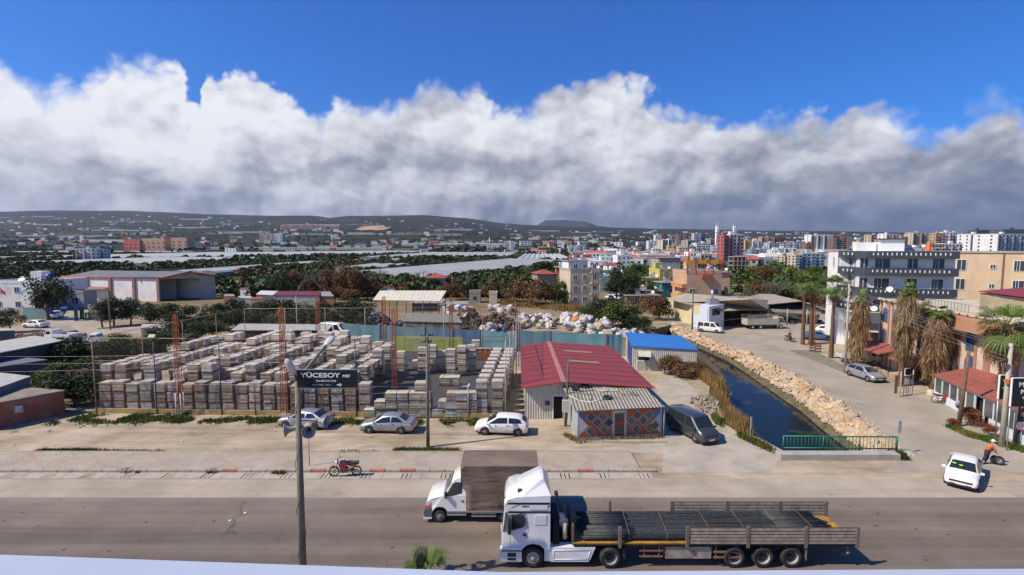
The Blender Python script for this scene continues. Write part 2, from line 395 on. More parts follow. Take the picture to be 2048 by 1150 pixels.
# flat-topped mountain beyond the hills
def mesa():
 mb = MB(); vs = []; nx, ny = 120, 24; D0 = 7900
 top = [(1040,452),(1068,449),(1080,441),(1090,436),(1130,435),(1155,437),(1180,439),(1205,448),(1240,452),(1300,457),(1420,462)]
 for j in range(ny + 1):
  for i in range(nx + 1):
   px = 1020 + 420 * i / nx; y = D0 + j * 90; zt = H + (490 - interp(top, px)) * D0 / F
   t = min(1, j / 9); prof_ = .35 + .45 * t if t < .55 else (.6 + .4 * (t - .55) / .45 if t < 1 else 1.0)
   if j == 0: prof_ = .0
   n = noise.fractal(Vector((px / 14, j / 4, 1)), .8, 2, 4)
   vs.append(((px - 1024) / F * D0 + j * 6, y, max(-20, zt * prof_ + n * 16 * (prof_ < .97))))
 mb.add(vs, [(j * (nx + 1) + i, j * (nx + 1) + i + 1, (j + 1) * (nx + 1) + i + 1, (j + 1) * (nx + 1) + i) for j in range(ny) for i in range(nx)], 0, True)
 tag(mb.build('hills', M('mesa_rock', (.045, .052, .05), .95, .35, .004, space='World'), fix=False), kind='structure')
mesa()
# ------------------------------------------------------------------ canal
water, gw, bw, tw = nodes_mat('canal_water')
p_ = gw.n('ShaderNodeNewGeometry').outputs['Position']
gw.put(bw.inputs['Base Color'], gw.mix(gw.mapr(gw.noise(p_, .35, 5, .6, .4), .56, .66, 0, .8, True), (.010, .016, .022), (.05, .052, .02)))
bw.inputs['Roughness'].default_value = .10; bw.inputs['IOR'].default_value = 1.33; bw.inputs['Specular IOR Level'].default_value = .16
bp = gw.n('ShaderNodeBump'); bp.inputs['Strength'].default_value = .05; bp.inputs['Distance'].default_value = .05
gw.put(bp.inputs['Height'], gw.noise(gw.vm('MULTIPLY', p_, (1, .6, 1)), 2.2, 4)); tw.links.new(bp.outputs[0], bw.inputs['Normal'])
mb = MB(); n = len(Lt)
for i in range(n - 1):
 mb.face([Lw[i] + Vector((-.6, 0, 0)), Rw[i] + Vector((.6, 0, 0)), Rw[i + 1] + Vector((.6, 0, 0)), Lw[i + 1] + Vector((-.6, 0, 0))])
tag(mb.build('canal_water', water, fix=False), kind='structure')
bank = M('canal_bank_soil', (.12, .095, .05), .95, .5, 1.6, dirt=(.045, .055, .018), dirt_amt=.8, dscale=.9, space='World', bump=.5)
mb = MB()
for T, W in ((Lt, Lw), (Rt, Rw)):
 for i in range(n - 1):
  K = 5
  for k in range(K):
   def q(ii, kk):
    t = kk / K; p = T[ii].lerp(W[ii] + (W[ii] - T[ii]) * .15, t)
    nz = noise.noise(p * .6) * .25 * math.sin(math.pi * t); return p + Vector((nz, nz, nz * .5 - .02))
   mb.face([q(i, k), q(i + 1, k), q(i + 1, k + 1), q(i, k + 1)], 0, True)
mb.face([Lt[0] + Vector((0, 0, -.02)), Rt[0] + Vector((0, 0, -.02)), Rt[0] + Vector((0, 0, -3)), Lt[0] + Vector((0, 0, -3))])
mb.face([Lt[-1] + Vector((0, 0, -.02)), Rt[-1] + Vector((0, 0, -.02)), Rt[-1] + Vector((0, 0, -3)), Lt[-1] + Vector((0, 0, -3))])
tag(mb.build('canal_banks', bank, fix=False), kind='structure')
# ------------------------------------------------------------------ roads and pavements
def flat(name, px, mat, z=.004, kind='structure', world=False):
 mb = MB(); mb.face([(p[0], p[1], z) if world else G(p[0], p[1], z) for p in px]); return tag(mb.build(name, mat, fix=False), kind=kind)
ma, ga, ba, ta = nodes_mat('asphalt')
pos = ga.n('ShaderNodeNewGeometry').outputs['Position']
xx, yy = ga.xyz(pos)[0], ga.xyz(pos)[1]
c0 = ga.ramp(ga.noise(pos, .25, 6, .6), [(.3, (.130, .103, .078)), (.7, (.188, .153, .120))])
band = ga.noise(ga.vm('MULTIPLY', pos, (.03, 1, 1)), .75, 5, .65)
c0 = ga.vm('SCALE', c0, ga.mapr(band, .3, .7, .62, 1.28))
sp = ga.noise(pos, 9, 4, .75); c0 = ga.vm('SCALE', c0, ga.mapr(sp, .3, .7, .86, 1.14))
vv = ga.n('ShaderNodeTexVoronoi'); ga.put(vv.inputs['Vector'], pos); vv.inputs['Scale'].default_value = .9
c0 = ga.mix(ga.mapr(vv.outputs['Distance'], .07, .10, .75, 0), c0, (.035, .03, .028))
cr = ga.n('ShaderNodeTexVoronoi', feature='DISTANCE_TO_EDGE'); ga.put(cr.inputs['Vector'], ga.vm('ADD', pos, ga.vm('SCALE', ga.comb(ga.noise(pos, .8, 5, .7), ga.noise(pos, .9, 5, .7), 0), 2.2))); cr.inputs['Scale'].default_value = .22
c0 = ga.mix(ga.m('MULTIPLY', ga.mapr(cr.outputs['Distance'], .0, .006, .6, 0), ga.mapr(ga.noise(pos, .12, 3), .5, .56, 0, 1)), c0, (.03, .027, .025))
# dust creeping in from the shoulder
dz = ga.m('ADD', yy, ga.m('MULTIPLY', ga.m('SUBTRACT', ga.noise(ga.vm('MULTIPLY', pos, (.2, 1, 1)), 1.0, 6, .65), .5), 2.4))
c0 = ga.mix(ga.mapr(dz, 28.6, 30.9, 0, .55), c0, (.27, .235, .195))
ga.put(ba.inputs['Base Color'], c0); ba.inputs['Roughness'].default_value = .85
bp = ga.n('ShaderNodeBump'); bp.inputs['Strength'].default_value = .25; bp.inputs['Distance'].default_value = .02
ga.put(bp.inputs['Height'], ga.noise(pos, 14, 4, .7)); ta.links.new(bp.outputs[0], ba.inputs['Normal'])
Yroad = G(1024, 993).y
flat('road', [(-60, 14), (75, 14), (75, Yroad), (-60, Yroad)], ma, .004, world=True)
mc, gc, bc, tc = nodes_mat('dusty_concrete')
pos = gc.n('ShaderNodeNewGeometry').outputs['Position']
c0 = gc.ramp(gc.noise(pos, .3, 7, .62, .3), [(.28, (.29, .245, .19)), (.5, (.37, .315, .245)), (.72, (.45, .385, .30))])
c0 = gc.vm('SCALE', c0, gc.mapr(gc.noise(gc.vm('MULTIPLY', pos, (.06, 1, 1)), 1.1, 6, .7), .3, .7, .86, 1.1))
c0 = gc.vm('SCALE', c0, gc.mapr(gc.noise(pos, 8, 5, .75), .3, .7, .9, 1.1))
c0 = gc.mix(gc.mapr(gc.noise(pos, .5, 5, .6), .62, .68, 0, .4), c0, (.22, .18, .14))
gc.put(bc.inputs['Base Color'], c0); bc.inputs['Roughness'].default_value = .9
Yg = G(1024, 958).y; Yk = G(1024, 945).y; Yp = G(1024, 907).y
XK = on_line(1322, Yk)                                  # where the kerb ends
flat('road_shoulder', [(-62, Yroad - .15), (75, Yroad - .15), (75, Yg), (-62, Yg)], mc, .008, world=True)
# gutter of pale slabs with slots
mg = M('gutter_concrete', (.40, .355, .30), .9, .15, 2.5, dirt=(.24, .2, .16), dirt_amt=.5, space='World')
flat('gutter', [(-62, Yg), (XK - .4, Yg), (XK - .4, Yk - .02), (-62, Yk - .02)], mg, .012, world=True)
def slots():
 mb = MB(); W = Yk - Yg
 for k in range(28):
  cx = -33.5 + k * 2.62 + rnd.uniform(-.05, .05)
  if cx > XK - 1: break
  for q in range(3 if rnd.random() < .75 else 2):
   x = cx + q * .27; w_ = rnd.uniform(.035, .075)
   mb.face([(x, Yg + .1 * W, .017), (x + w_, Yg + .1 * W, .017), (x + w_, Yg + .82 * W, .017), (x, Yg + .82 * W, .017)])
 tag(mb.build('gutter_slots', DARK, fix=False), kind='structure')
 mb = MB(); x = -61.
 while x < XK - .5: mb.box(x, x + .02, Yg, Yk - .03, .012, .0165); x += 1.31
 mb.box(-62, XK - .4, Yg - .03, Yg + .01, .006, .0165)
 tag(mb.build('gutter_joints', M('joint_dirt', (.15, .12, .09), .95), fix=False), kind='structure')
slots()
def kerb():
 mats = [M('kerb_grey', (.36, .30, .22), .9, .2, 3, bump=.2), M('kerb_red', (.37, .15, .105), .9, .3, 3), M('kerb_pale', (.36, .33, .28), .9, .2, 3)]
 mb = MB(); x = -61.5; k = 0
 while x < XK:
  x1 = min(x + .98, XK); r = rnd.random(); red = k % 2 == 0 and r < .45 and x > -24
  mi = 1 if red else (2 if r > .75 else 0); dy = rnd.uniform(-.012, .012)
  mb.box(x + .012, x1 - .012, Yk + dy, Yk + .26, -.05, .15, mi); x += 1.0; k += 1
 tag(mb.build('kerb', mats), kind='structure')
kerb()
mp, gp, bq, tp = nodes_mat('pavement_blocks')
pos = gp.n('ShaderNodeNewGeometry').outputs['Position']
br = gp.n('ShaderNodeTexBrick'); gp.put(br.inputs['Vector'], gp.vm('MULTIPLY', pos, (1, 1, 0))); br.inputs['Scale'].default_value = 1.0
for k_, v_ in (('Brick Width', .4), ('Row Height', .2), ('Mortar Size', .012)): br.inputs[k_].default_value = v_
br.inputs['Color1'].default_value = (.35, .30, .235, 1); br.inputs['Color2'].default_value = (.41, .35, .275, 1); br.inputs['Mortar'].default_value = (.24, .20, .15, 1)
c0 = gp.vm('SCALE', br.outputs[0], gp.mapr(gp.noise(pos, .5, 6, .65), .3, .7, .85, 1.15))
dx = gp.m('ADD', gp.xyz(pos)[0], gp.m('MULTIPLY', gp.xyz(pos)[1], 1.2))
rd = gp.m('LESS_THAN', gp.m('FRACT', gp.m('DIVIDE', dx, 4.4)), .12)
c0 = gp.mix(gp.m('MULTIPLY', rd, .28), c0, (.36, .20, .14))
c0 = gp.mix(gp.mapr(gp.noise(pos, .7, 6, .65), .55, .68, 0, .6), c0, (.36, .31, .25))
gp.put(bq.inputs['Base Color'], c0); bq.inputs['Roughness'].default_value = .9
mb = MB(); mb.box(-62, XK - 1.0, Yk + .26, Yp, -.02, .14); mb.box(-62, XK - 1.0, Yp + .003, Yp + .12, -.02, .16)
tag(mb.build('pavement', mp), kind='structure')
# side road along the canal and the open yard at its far end
ms, gs, bs, ts = nodes_mat('side_road_surface')
pos = gs.n('ShaderNodeNewGeometry').outputs['Position']
c0 = gs.ramp(gs.noise(pos, .22, 7, .62, .4), [(.28, (.26, .225, .175)), (.5, (.33, .285, .225)), (.72, (.41, .355, .28))])
c0 = gs.vm('SCALE', c0, gs.mapr(gs.noise(pos, 5, 5, .75), .3, .7, .9, 1.1))
c0 = gs.mix(gs.mapr(gs.noise(gs.vm('MULTIPLY', pos, (1, .3, 1)), .35, 5, .6), .6, .68, 0, .3), c0, (.16, .15, .135))
gs.put(bs.inputs['Base Color'], c0); bs.inputs['Roughness'].default_value = .9
flat('side_road', [(1765,945),(2120,945),(2110,930),(2010,900),(1900,850),(1838,800),(1760,757),(1690,725),(1590,690),(1620,655),(1680,640),(1700,610),(1560,612),(1330,618),(1318,640),(1365,650),(1420,672),(1470,690),(1560,735),(1625,772),(1700,820),(1790,880),(1812,905)], ms)
flat('dirt_track', [(1325,945),(1540,945),(1560,915),(1535,898),(1465,862),(1420,830),(1398,790),(1375,765),(1330,745),(1312,775),(1330,830),(1330,885),(1150,900),(1150,905),(1325,905)], M('dirt_track', (.40, .35, .28), .95, .2, .5, dirt=(.27, .24, .2), dirt_amt=.5, space='World'), .003)
flat('yard_asphalt', [(225,822),(1000,832),(1035,700),(930,700),(560,700),(420,730)], M('yard_asphalt', (.055, .055, .055), .95, .25, .4, space='World', dirt=(.13, .12, .10), dirt_amt=.5), .004)
flat('lane', [(930,702),(1215,708),(1215,690),(1060,684),(920,684)], mc, .005)
flat('workshop_yard', [(90,668),(215,668),(235,650),(180,640),(180,612),(110,612),(90,650)], ms, .004)
flat('path', [(20,660),(300,668),(300,652),(60,650)], mc, .006)
flat('showroom_forecourt', [(1890,862),(2110,905),(2110,890),(1885,793),(1800,770),(1765,758),(1830,795),(1900,850)], ms, .007)
flat('pavement_right', [(1575,700),(1625,700),(1740,755),(1735,765),(1680,742),(1590,706)], M('kerb_pave', (.21, .19, .15), .95, .3, 1.0, space='World', dirt=(.11, .11, .05), dirt_amt=.6), .01)
flat('lime_green_field', [(985,562),(1130,538),(1110,548),(1090,558),(1000,566)], M('bright_grass', (.13, .17, .02), .95, .3, .15, space='World'), .01)
# ------------------------------------------------------------------ vehicles
TYRE = M('tyre_rubber', (.022, .021, .020), .8, .25, 8, dirt=(.09, .075, .06), dirt_amt=.6, dscale=4)
ALLOY = M('alloy_rim', (.42, .42, .43), .35, .1, 4, .7)
HEADL = M('headlight_lens', (.62, .66, .68), .12, .1, 5, spec=1)
TAILL = M('taillight_lens', (.40, .02, .015), .25, .1, 5)
AMBER = M('amber_lens', (.75, .16, .02), .3, .1, 5)
PLATE = M('plate_white', (.75, .75, .75), .5, .02)
PLAST = M('black_plastic', (.03, .03, .033), .6, .1, 4)
def wheel(parent, x, y, r, wd, rimmat=None, side=1, disc='car'):
 t = MB(); n = 24
 t.lathe([(r * .62, -wd / 2), (r * .93, -wd / 2), (r, -wd * .32), (r, wd * .32), (r * .93, wd / 2), (r * .62, wd / 2)], (0, 0, 0), 'Y', n)
 t.lathe([(r * .62, -wd / 2), (r * .60, wd * .0), (r * .62, wd / 2)], (0, 0, 0), 'Y', n)
 key = ('wheel', round(r, 2), round(wd, 2), disc, side)
 o = t.build('wheel', TYRE, parent); o.location = (x, y, r)
 q = MB(); s = side
 if disc == 'car':
  q.lathe([(r * .62, s * wd * .40), (r * .56, s * wd * .36), (.02, s * wd * .30)], (0, 0, 0), 'Y', n)
  for k in range(5):
   a = k * 2 * math.pi / 5; c = Vector((math.cos(a), 0, math.sin(a)))
   q.tube(c * .04 + Vector((0, s * wd * .42, 0)), c * r * .6 + Vector((0, s * wd * .46, 0)), r * .09, r * .07, 5)
  q.lathe([(.001, s * wd * .5), (r * .14, s * wd * .5), (r * .16, s * wd * .4)], (0, 0, 0), 'Y', 10)
  q.build('rim', rimmat or ALLOY, o)
 elif disc == 'front':     # truck steer axle, disc proud
  q.lathe([(r * .64, s * wd * .36), (r * .60, s * wd * .50), (r * .44, s * wd * .52), (r * .36, s * wd * .46), (r * .22, s * wd * .5), (r * .20, s * wd * .78), (.001, s * wd * .8)], (0, 0, 0), 'Y', n)
  q.build('rim', rimmat or ALLOY, o)
  q = MB()
  for k in range(10):
   a = k * math.pi / 5; q.tube((math.cos(a) * r * .38, s * wd * .5, math.sin(a) * r * .38), (math.cos(a) * r * .38, s * wd * .62, math.sin(a) * r * .38), r * .035, None, 6)
  q.build('wheel_nuts', STEEL, o)
 else:                      # deep dish of a twin or super single
  q.lathe([(r * .66, s * wd * .45), (r * .60, s * wd * .48), (r * .56, s * wd * .1), (r * .52, s * wd * -.05), (r * .2, s * wd * -.05)], (0, 0, 0), 'Y', n)
  q.build('rim', rimmat or ALLOY, o)
  q = MB(); q.lathe([(r * .53, s * wd * -.02), (.001, s * wd * -.02)], (0, 0, 0), 'Y', 16)
  q.lathe([(r * .18, s * wd * -.02), (r * .15, s * wd * .25), (.001, s * wd * .27)], (0, 0, 0), 'Y', 12); q.build('hub', PLAST, o)
 return o
CARS = {
 'hatch': dict(L=4.3, W=1.78, wb=2.65, fo=.85, st=[(-2.15,.42,.62,.66,.70,.62),(-2.10,.28,.86,.90,.82,.70),(-1.98,.24,.98,1.04,.86,.68),(-1.62,.22,.98,1.34,.88,.60),(-1.25,.22,.97,1.44,.89,.60),(-.5,.22,.95,1.48,.89,.62),(.15,.22,.93,1.46,.89,.62),(.35,.22,.92,1.41,.89,.60),(1.22,.22,.88,.93,.88,.72),(1.75,.22,.78,.83,.86,.66),(2.0,.26,.68,.73,.83,.62),(2.11,.30,.60,.64,.78,.56),(2.16,.36,.5,.54,.70,.5)],
   rw=(-1.98,-1.62), ws=(.35,1.22), sg=[[(-1.72,.06),(-1.45,-.06,1),(-.62,-.05,1),(-.62,.05)],[(-.52,.05),(-.52,-.05,1),(.28,-.05,1),(1.0,.05)]]),
 'sedan': dict(L=4.45, W=1.7, wb=2.62, fo=.82, st=[(-2.22,.42,.66,.70,.62,.56),(-2.16,.28,.90,.93,.80,.70),(-2.0,.24,.95,.99,.83,.72),(-1.62,.22,.95,1.01,.84,.72),(-1.0,.22,.93,1.34,.85,.58),(-.75,.22,.92,1.39,.85,.58),(-.2,.22,.90,1.41,.85,.6),(.25,.22,.88,1.38,.85,.6),(.42,.22,.87,1.33,.85,.58),(1.15,.22,.84,.89,.84,.70),(1.8,.22,.74,.79,.82,.62),(2.06,.26,.66,.71,.80,.60),(2.18,.30,.58,.62,.74,.54),(2.23,.36,.48,.52,.66,.48)],
   rw=(-1.62,-1.0), ws=(.42,1.15), sg=[[(-1.42,.05),(-.92,-.06,1),(-.42,-.05,1),(-.42,.05)],[(-.32,.05),(-.32,-.05,1),(.33,-.05,1),(.98,.05)]]),
 'van': dict(L=4.95, W=1.9, wb=3.0, fo=.95, st=[(-2.48,.45,.8,1.0,.84,.80),(-2.44,.30,1.12,1.75,.93,.80),(-2.3,.26,1.14,1.90,.95,.80),(-1.6,.25,1.14,1.95,.95,.81),(.6,.25,1.12,1.95,.95,.81),(.95,.25,1.1,1.90,.95,.79),(1.75,.25,1.04,1.16,.93,.80),(2.15,.26,.93,1.02,.91,.72),(2.40,.3,.75,.82,.84,.66),(2.48,.36,.5,.56,.74,.6)],
   rw=(-2.44,-2.3), ws=(.95,1.75), sg=[[(.25,.06),(.25,-.10,1),(.88,-.10,1),(1.5,.06)],[(-1.0,.06),(-1.0,-.12,1),(.10,-.12,1),(.10,.06)],[(-2.2,.06),(-2.15,-.12,1),(-1.1,-.12,1),(-1.1,.06)]]),
}
def car(name, label, cat, kind, loc, hd, paint, group=None, rim=None, detail=True, glass=None, plate=True):
 K = CARS[kind]; rz = math.atan2(hd[1], hd[0]); root = thing(name, label, cat, (loc[0], loc[1], .015), rz, group); st = K['st']
 def ring(s):
  x, zl, zb, zt, yb, yt = s; h = zb - zl
  half = [(yb * .90, zl), (yb * .985, zl + h * .22), (yb * 1.0, zl + h * .62), (yb * .975, zb), (yt, zt - .02 if zt > zb + .1 else zt), (yt * .82, zt + .025), (0, zt + .045)]
  return [(x, y, z) for y, z in half] + [(x, -y, z) for y, z in reversed(half[:-1])]
 rings = [ring(s) for s in st]; n = len(rings[0]); mb = MB()
 vs = [p for r_ in rings for p in r_]; fs = []
 for i in range(len(rings) - 1):
  for k in range(n): a = i * n + k; b_ = i * n + (k + 1) % n; fs.append((a, b_, b_ + n, a + n))
 mb.add(vs, fs, 0, True); mb.face(rings[0], 0); mb.face(rings[-1][::-1], 0)
 W2 = K['W'] / 2; xf = K['L'] / 2 - K['fo']; xr = xf - K['wb']; wr = .32 if kind != 'van' else .34
 for x in (xf, xr):
  for s in (-1, 1): mb.lathe([(wr * 1.16, s * (W2 - .25)), (wr * 1.16, s * (W2 - .005)), (.01, s * (W2 - .005))], (x, 0, wr + .02), 'Y', 18, 1)
 mb.box(-K['L'] / 2 + .15, K['L'] / 2 - .12, -W2 + .12, W2 - .12, .16, .34, 1)
 body = mb.build('body', [paint, PLAST], root)
 def at(x):
  for a, b_ in zip(st, st[1:]):
   if x <= b_[0]: t = (x - a[0]) / (b_[0] - a[0]); return [a[i] + (b_[i] - a[i]) * t for i in range(6)]
  return st[-1]
 def srf(x, z, s, off=.012):
  _, zl, zb, zt, yb, yt = at(x)
  t = max(0, min(1, (z - zb) / max(.01, (zt - zb - .02)))); return (x, s * (yb * .975 + (yt - yb * .975) * t + off), z)
 gl = glass or GLASS
 for s in (-1, 1):
  for w_ in K['sg']:
   q0, q1 = (w_[0][0], w_[1][0]), (w_[3][0], w_[2][0]); mb = MB(); N = 8; V = 3
   def gp(i, j):
    t = i / N; xa = q0[0] + (q1[0] - q0[0]) * t; xb = q0[1] + (q1[1] - q0[1]) * t
    za = at(xa)[2] + .05; zb_ = max(za + .01, at(xb)[3] - .075); u_ = j / V
    x_ = xa + (xb - xa) * u_; z_ = za + (zb_ - za) * u_
    a_ = at(x_); z_ = min(z_, max(a_[2] + .02, a_[3] - .06)); return srf(x_, z_, s, .016)
   for i in range(N):
    for j in range(V): mb.face([gp(i, j), gp(i + 1, j), gp(i + 1, j + 1), gp(i, j + 1)])
   mb.build('side_window', gl, root)
 def screen(nm, pr):
  a, b_ = at(pr[0]), at(pr[1]); mb = MB(); up, lo = (a, b_) if a[3] > b_[3] else (b_, a)
  t0, t1 = .07, .9; pu = [up[i] + (lo[i] - up[i]) * t0 for i in range(6)]; pl = [up[i] + (lo[i] - up[i]) * t1 for i in range(6)]
  d = Vector((lo[0] - up[0], 0, lo[3] - up[3])).normalized(); nr = Vector((-d.z, 0, d.x)); nr = nr if nr.z > 0 else -nr; nr *= .05
  c = lambda q, y, z=.0: (q[0] + nr.x, y, q[3] + nr.z + z)
  mb.face([c(pu, -pu[5] * .93, -.02), c(pu, -pu[5] * .5), c(pu, pu[5] * .5), c(pu, pu[5] * .93, -.02), c(pl, pl[5] * .96, -.02), c(pl, pl[5] * .5), c(pl, -pl[5] * .5), c(pl, -pl[5] * .96, -.02)])
  return mb.build(nm, gl, root)
 screen('windscreen', K['ws']); screen('rear_window', K['rw'])
 for x in (xf, xr):
  for s in (-1, 1): wheel(root, x, s * (W2 - .10), wr, .21, rim, s)
 if detail:
  f = at(K['L'] / 2 - .24); xl = K['L'] / 2
  for s in (-1, 1):
   a = at(xl - .42); b_ = at(xl - .12)
   mb = MB(); mb.face([srf(xl - .46, a[2] - .03, s, .012), srf(xl - .46, a[2] - .17, s, .014), (xl - .085, s * b_[4] * .86, b_[2] - .06), (xl - .02, s * b_[4] * .45, b_[2] - .06), (xl - .075, s * b_[4] * .45, b_[2] + .02), (xl - .17, s * b_[4] * .84, b_[2] + .05)]); mb.build('headlight', HEADL, root)
   e = at(-xl + .12); mb = MB(); mb.cbox((-xl + .10, s * e[4] * .84, e[2] - .10), (.16, e[4] * .30, .20 if kind != 'van' else .5)); mb.build('taillight', TAILL, root)
   m_ = at(K['ws'][1] - .12); mb = MB(); mb.cbox((K['ws'][1] - .18, s * (m_[4] + .10), m_[2] + .08), (.10, .19, .13)); mb.tube((K['ws'][1] - .15, s * m_[4] * .95, m_[2]), (K['ws'][1] - .17, s * (m_[4] + .06), m_[2] + .05), .025); mb.build('mirror', paint if kind != 'van' else PLAST, root)
   for x in ([-.45, .55] if kind != 'van' else [.3]): h_ = at(x); mb = MB(); mb.cbox((x - .12, s * (h_[4] + .012), h_[2] - .10), (.17, .03, .03)); mb.build('door_handle', PLAST, root)
   for x in ([-.47, .40, -1.25] if kind != 'van' else [.18, 1.15, -1.05]):
    h_ = at(x); mb = MB(); mb.face([(x, s * (h_[4] * .995 + .004), .35), (x + .012, s * (h_[4] * .995 + .004), .35), (x + .012, s * (h_[4] * .985 + .006), h_[2]), (x, s * (h_[4] * .985 + .006), h_[2])]); mb.build('door_gap', PLAST, root)
  mb = MB(); mb.cbox((xl - .03, 0, .55 if kind != 'van' else .74), (.10, 1.12 if kind != 'van' else 1.2, .11)); mb.build('grille', PLAST, root); mb = MB(); mb.cbox((xl - .03, 0, .34), (.12, 1.05, .10)); mb.build('air_intake', PLAST, root)
  for s in (-1, 1): mb = MB(); mb.lathe([(.001, .04), (.09, .03), (.10, -.05)], (xl - .06, s * .62, .37), 'X', 10); mb.build('fog_lamp', PLAST, root)
  if plate:
   mb = MB(); mb.cbox((xl + .035, 0, .43), (.02, .5, .11)); mb.build('number_plate', PLATE, root)
   mb = MB(); mb.cbox((-xl - .015, 0, .62), (.03, .5, .11)); mb.build('number_plate', PLATE, root)
 return root
SILVER = glossy('silver_paint', (.42, .43, .45), .6, .35, .55, dirt=(.3, .27, .23)); WHITEC = glossy('white_paint', (.78, .77, .74), .35, .35, dirt=(.6, .56, .5))
def gmid(a, b): return (G(*a) + G(*b)) / 2
car('parked_car', 'silver saloon parked behind the speaker pole, tail towards the road', 'car', 'sedan', G(613, 852), (-.985, .17), SILVER, 'cars parked on the dirt lot', rim=PLAST)
car('parked_car', 'silver saloon parked alone in the middle of the dirt lot', 'car', 'sedan', G(778, 861), (-.998, .06), SILVER, 'cars parked on the dirt lot')
car('parked_car', 'white hatchback parked beside the red-roofed shed', 'car', 'hatch', G(1004, 864), (-.995, .10), WHITEC, 'cars parked on the dirt lot')
VANP = glossy('dark_grey_paint', (.055, .062, .068), .9, .35, .3)
car('parked_van', 'dark grey passenger van parked on the track beside the tiled shop', 'van', 'van', (G(1386, 876) * .5 + G(1382, 865) * .5), (.33, -.94), VANP).scale = (.93, .95, .96)
wc = car('white_car', 'white saloon with a yellow-green vest on the dashboard, pulling onto the road', 'car', 'sedan', G(1926, 958), (-.70, -.71), WHITEC)
mb = MB(); mb.lathe([(.001, .0), (.12, .01), (.10, .04), (.001, .06)], (.85, -.42, 1.20), 'Z', 10); mb.lathe([(.001, .0), (.13, .01), (.08, .03), (.001, .05)], (.90, -.08, 1.16), 'Z', 10)
mb.build('safety_vest', M('hi_vis_fabric', (.28, .85, .02), .7, .2, 6), wc)
car('silver_hatchback', 'silver hatchback parked facing the main road beneath the palms', 'car', 'hatch', G(1730, 757), (.12, -.99), SILVER)
car('blue_car', 'light blue saloon parked between the tall palms', 'car', 'sedan', G(1634, 679), (.93, -.36), glossy('blue_paint', (.10, .19, .34), .8, .35, .4), detail=False)
car('white_car', 'white car parked behind the light blue saloon', 'car', 'hatch', G(1660, 668), (.8, -.6), WHITEC, detail=False)
car('white_minivan', 'small white van beside the boulder bank in front of the workshops', 'van', 'van', G(1420, 664), (.80, -.60), WHITEC, detail=False).scale = (.85, .85, .9)
car('white_car', 'white saloon on the lane before the turquoise fence', 'car', 'sedan', G(72, 655), (-.98, .18), WHITEC, 'white cars by the big hall', detail=False)
car('white_car', 'white car inside the gate nearest the lane', 'car', 'hatch', G(112, 636), (.5, -.86), WHITEC, 'white cars by the big hall', detail=False)
car('white_car', 'white car deeper in the yard of the big hall', 'car', 'hatch', G(122, 620), (.8, -.6), WHITEC, 'white cars by the big hall', detail=False)
# ---- generic plate that follows a surface
def plate(mb, pts, mi=0): mb.face(pts, mi)
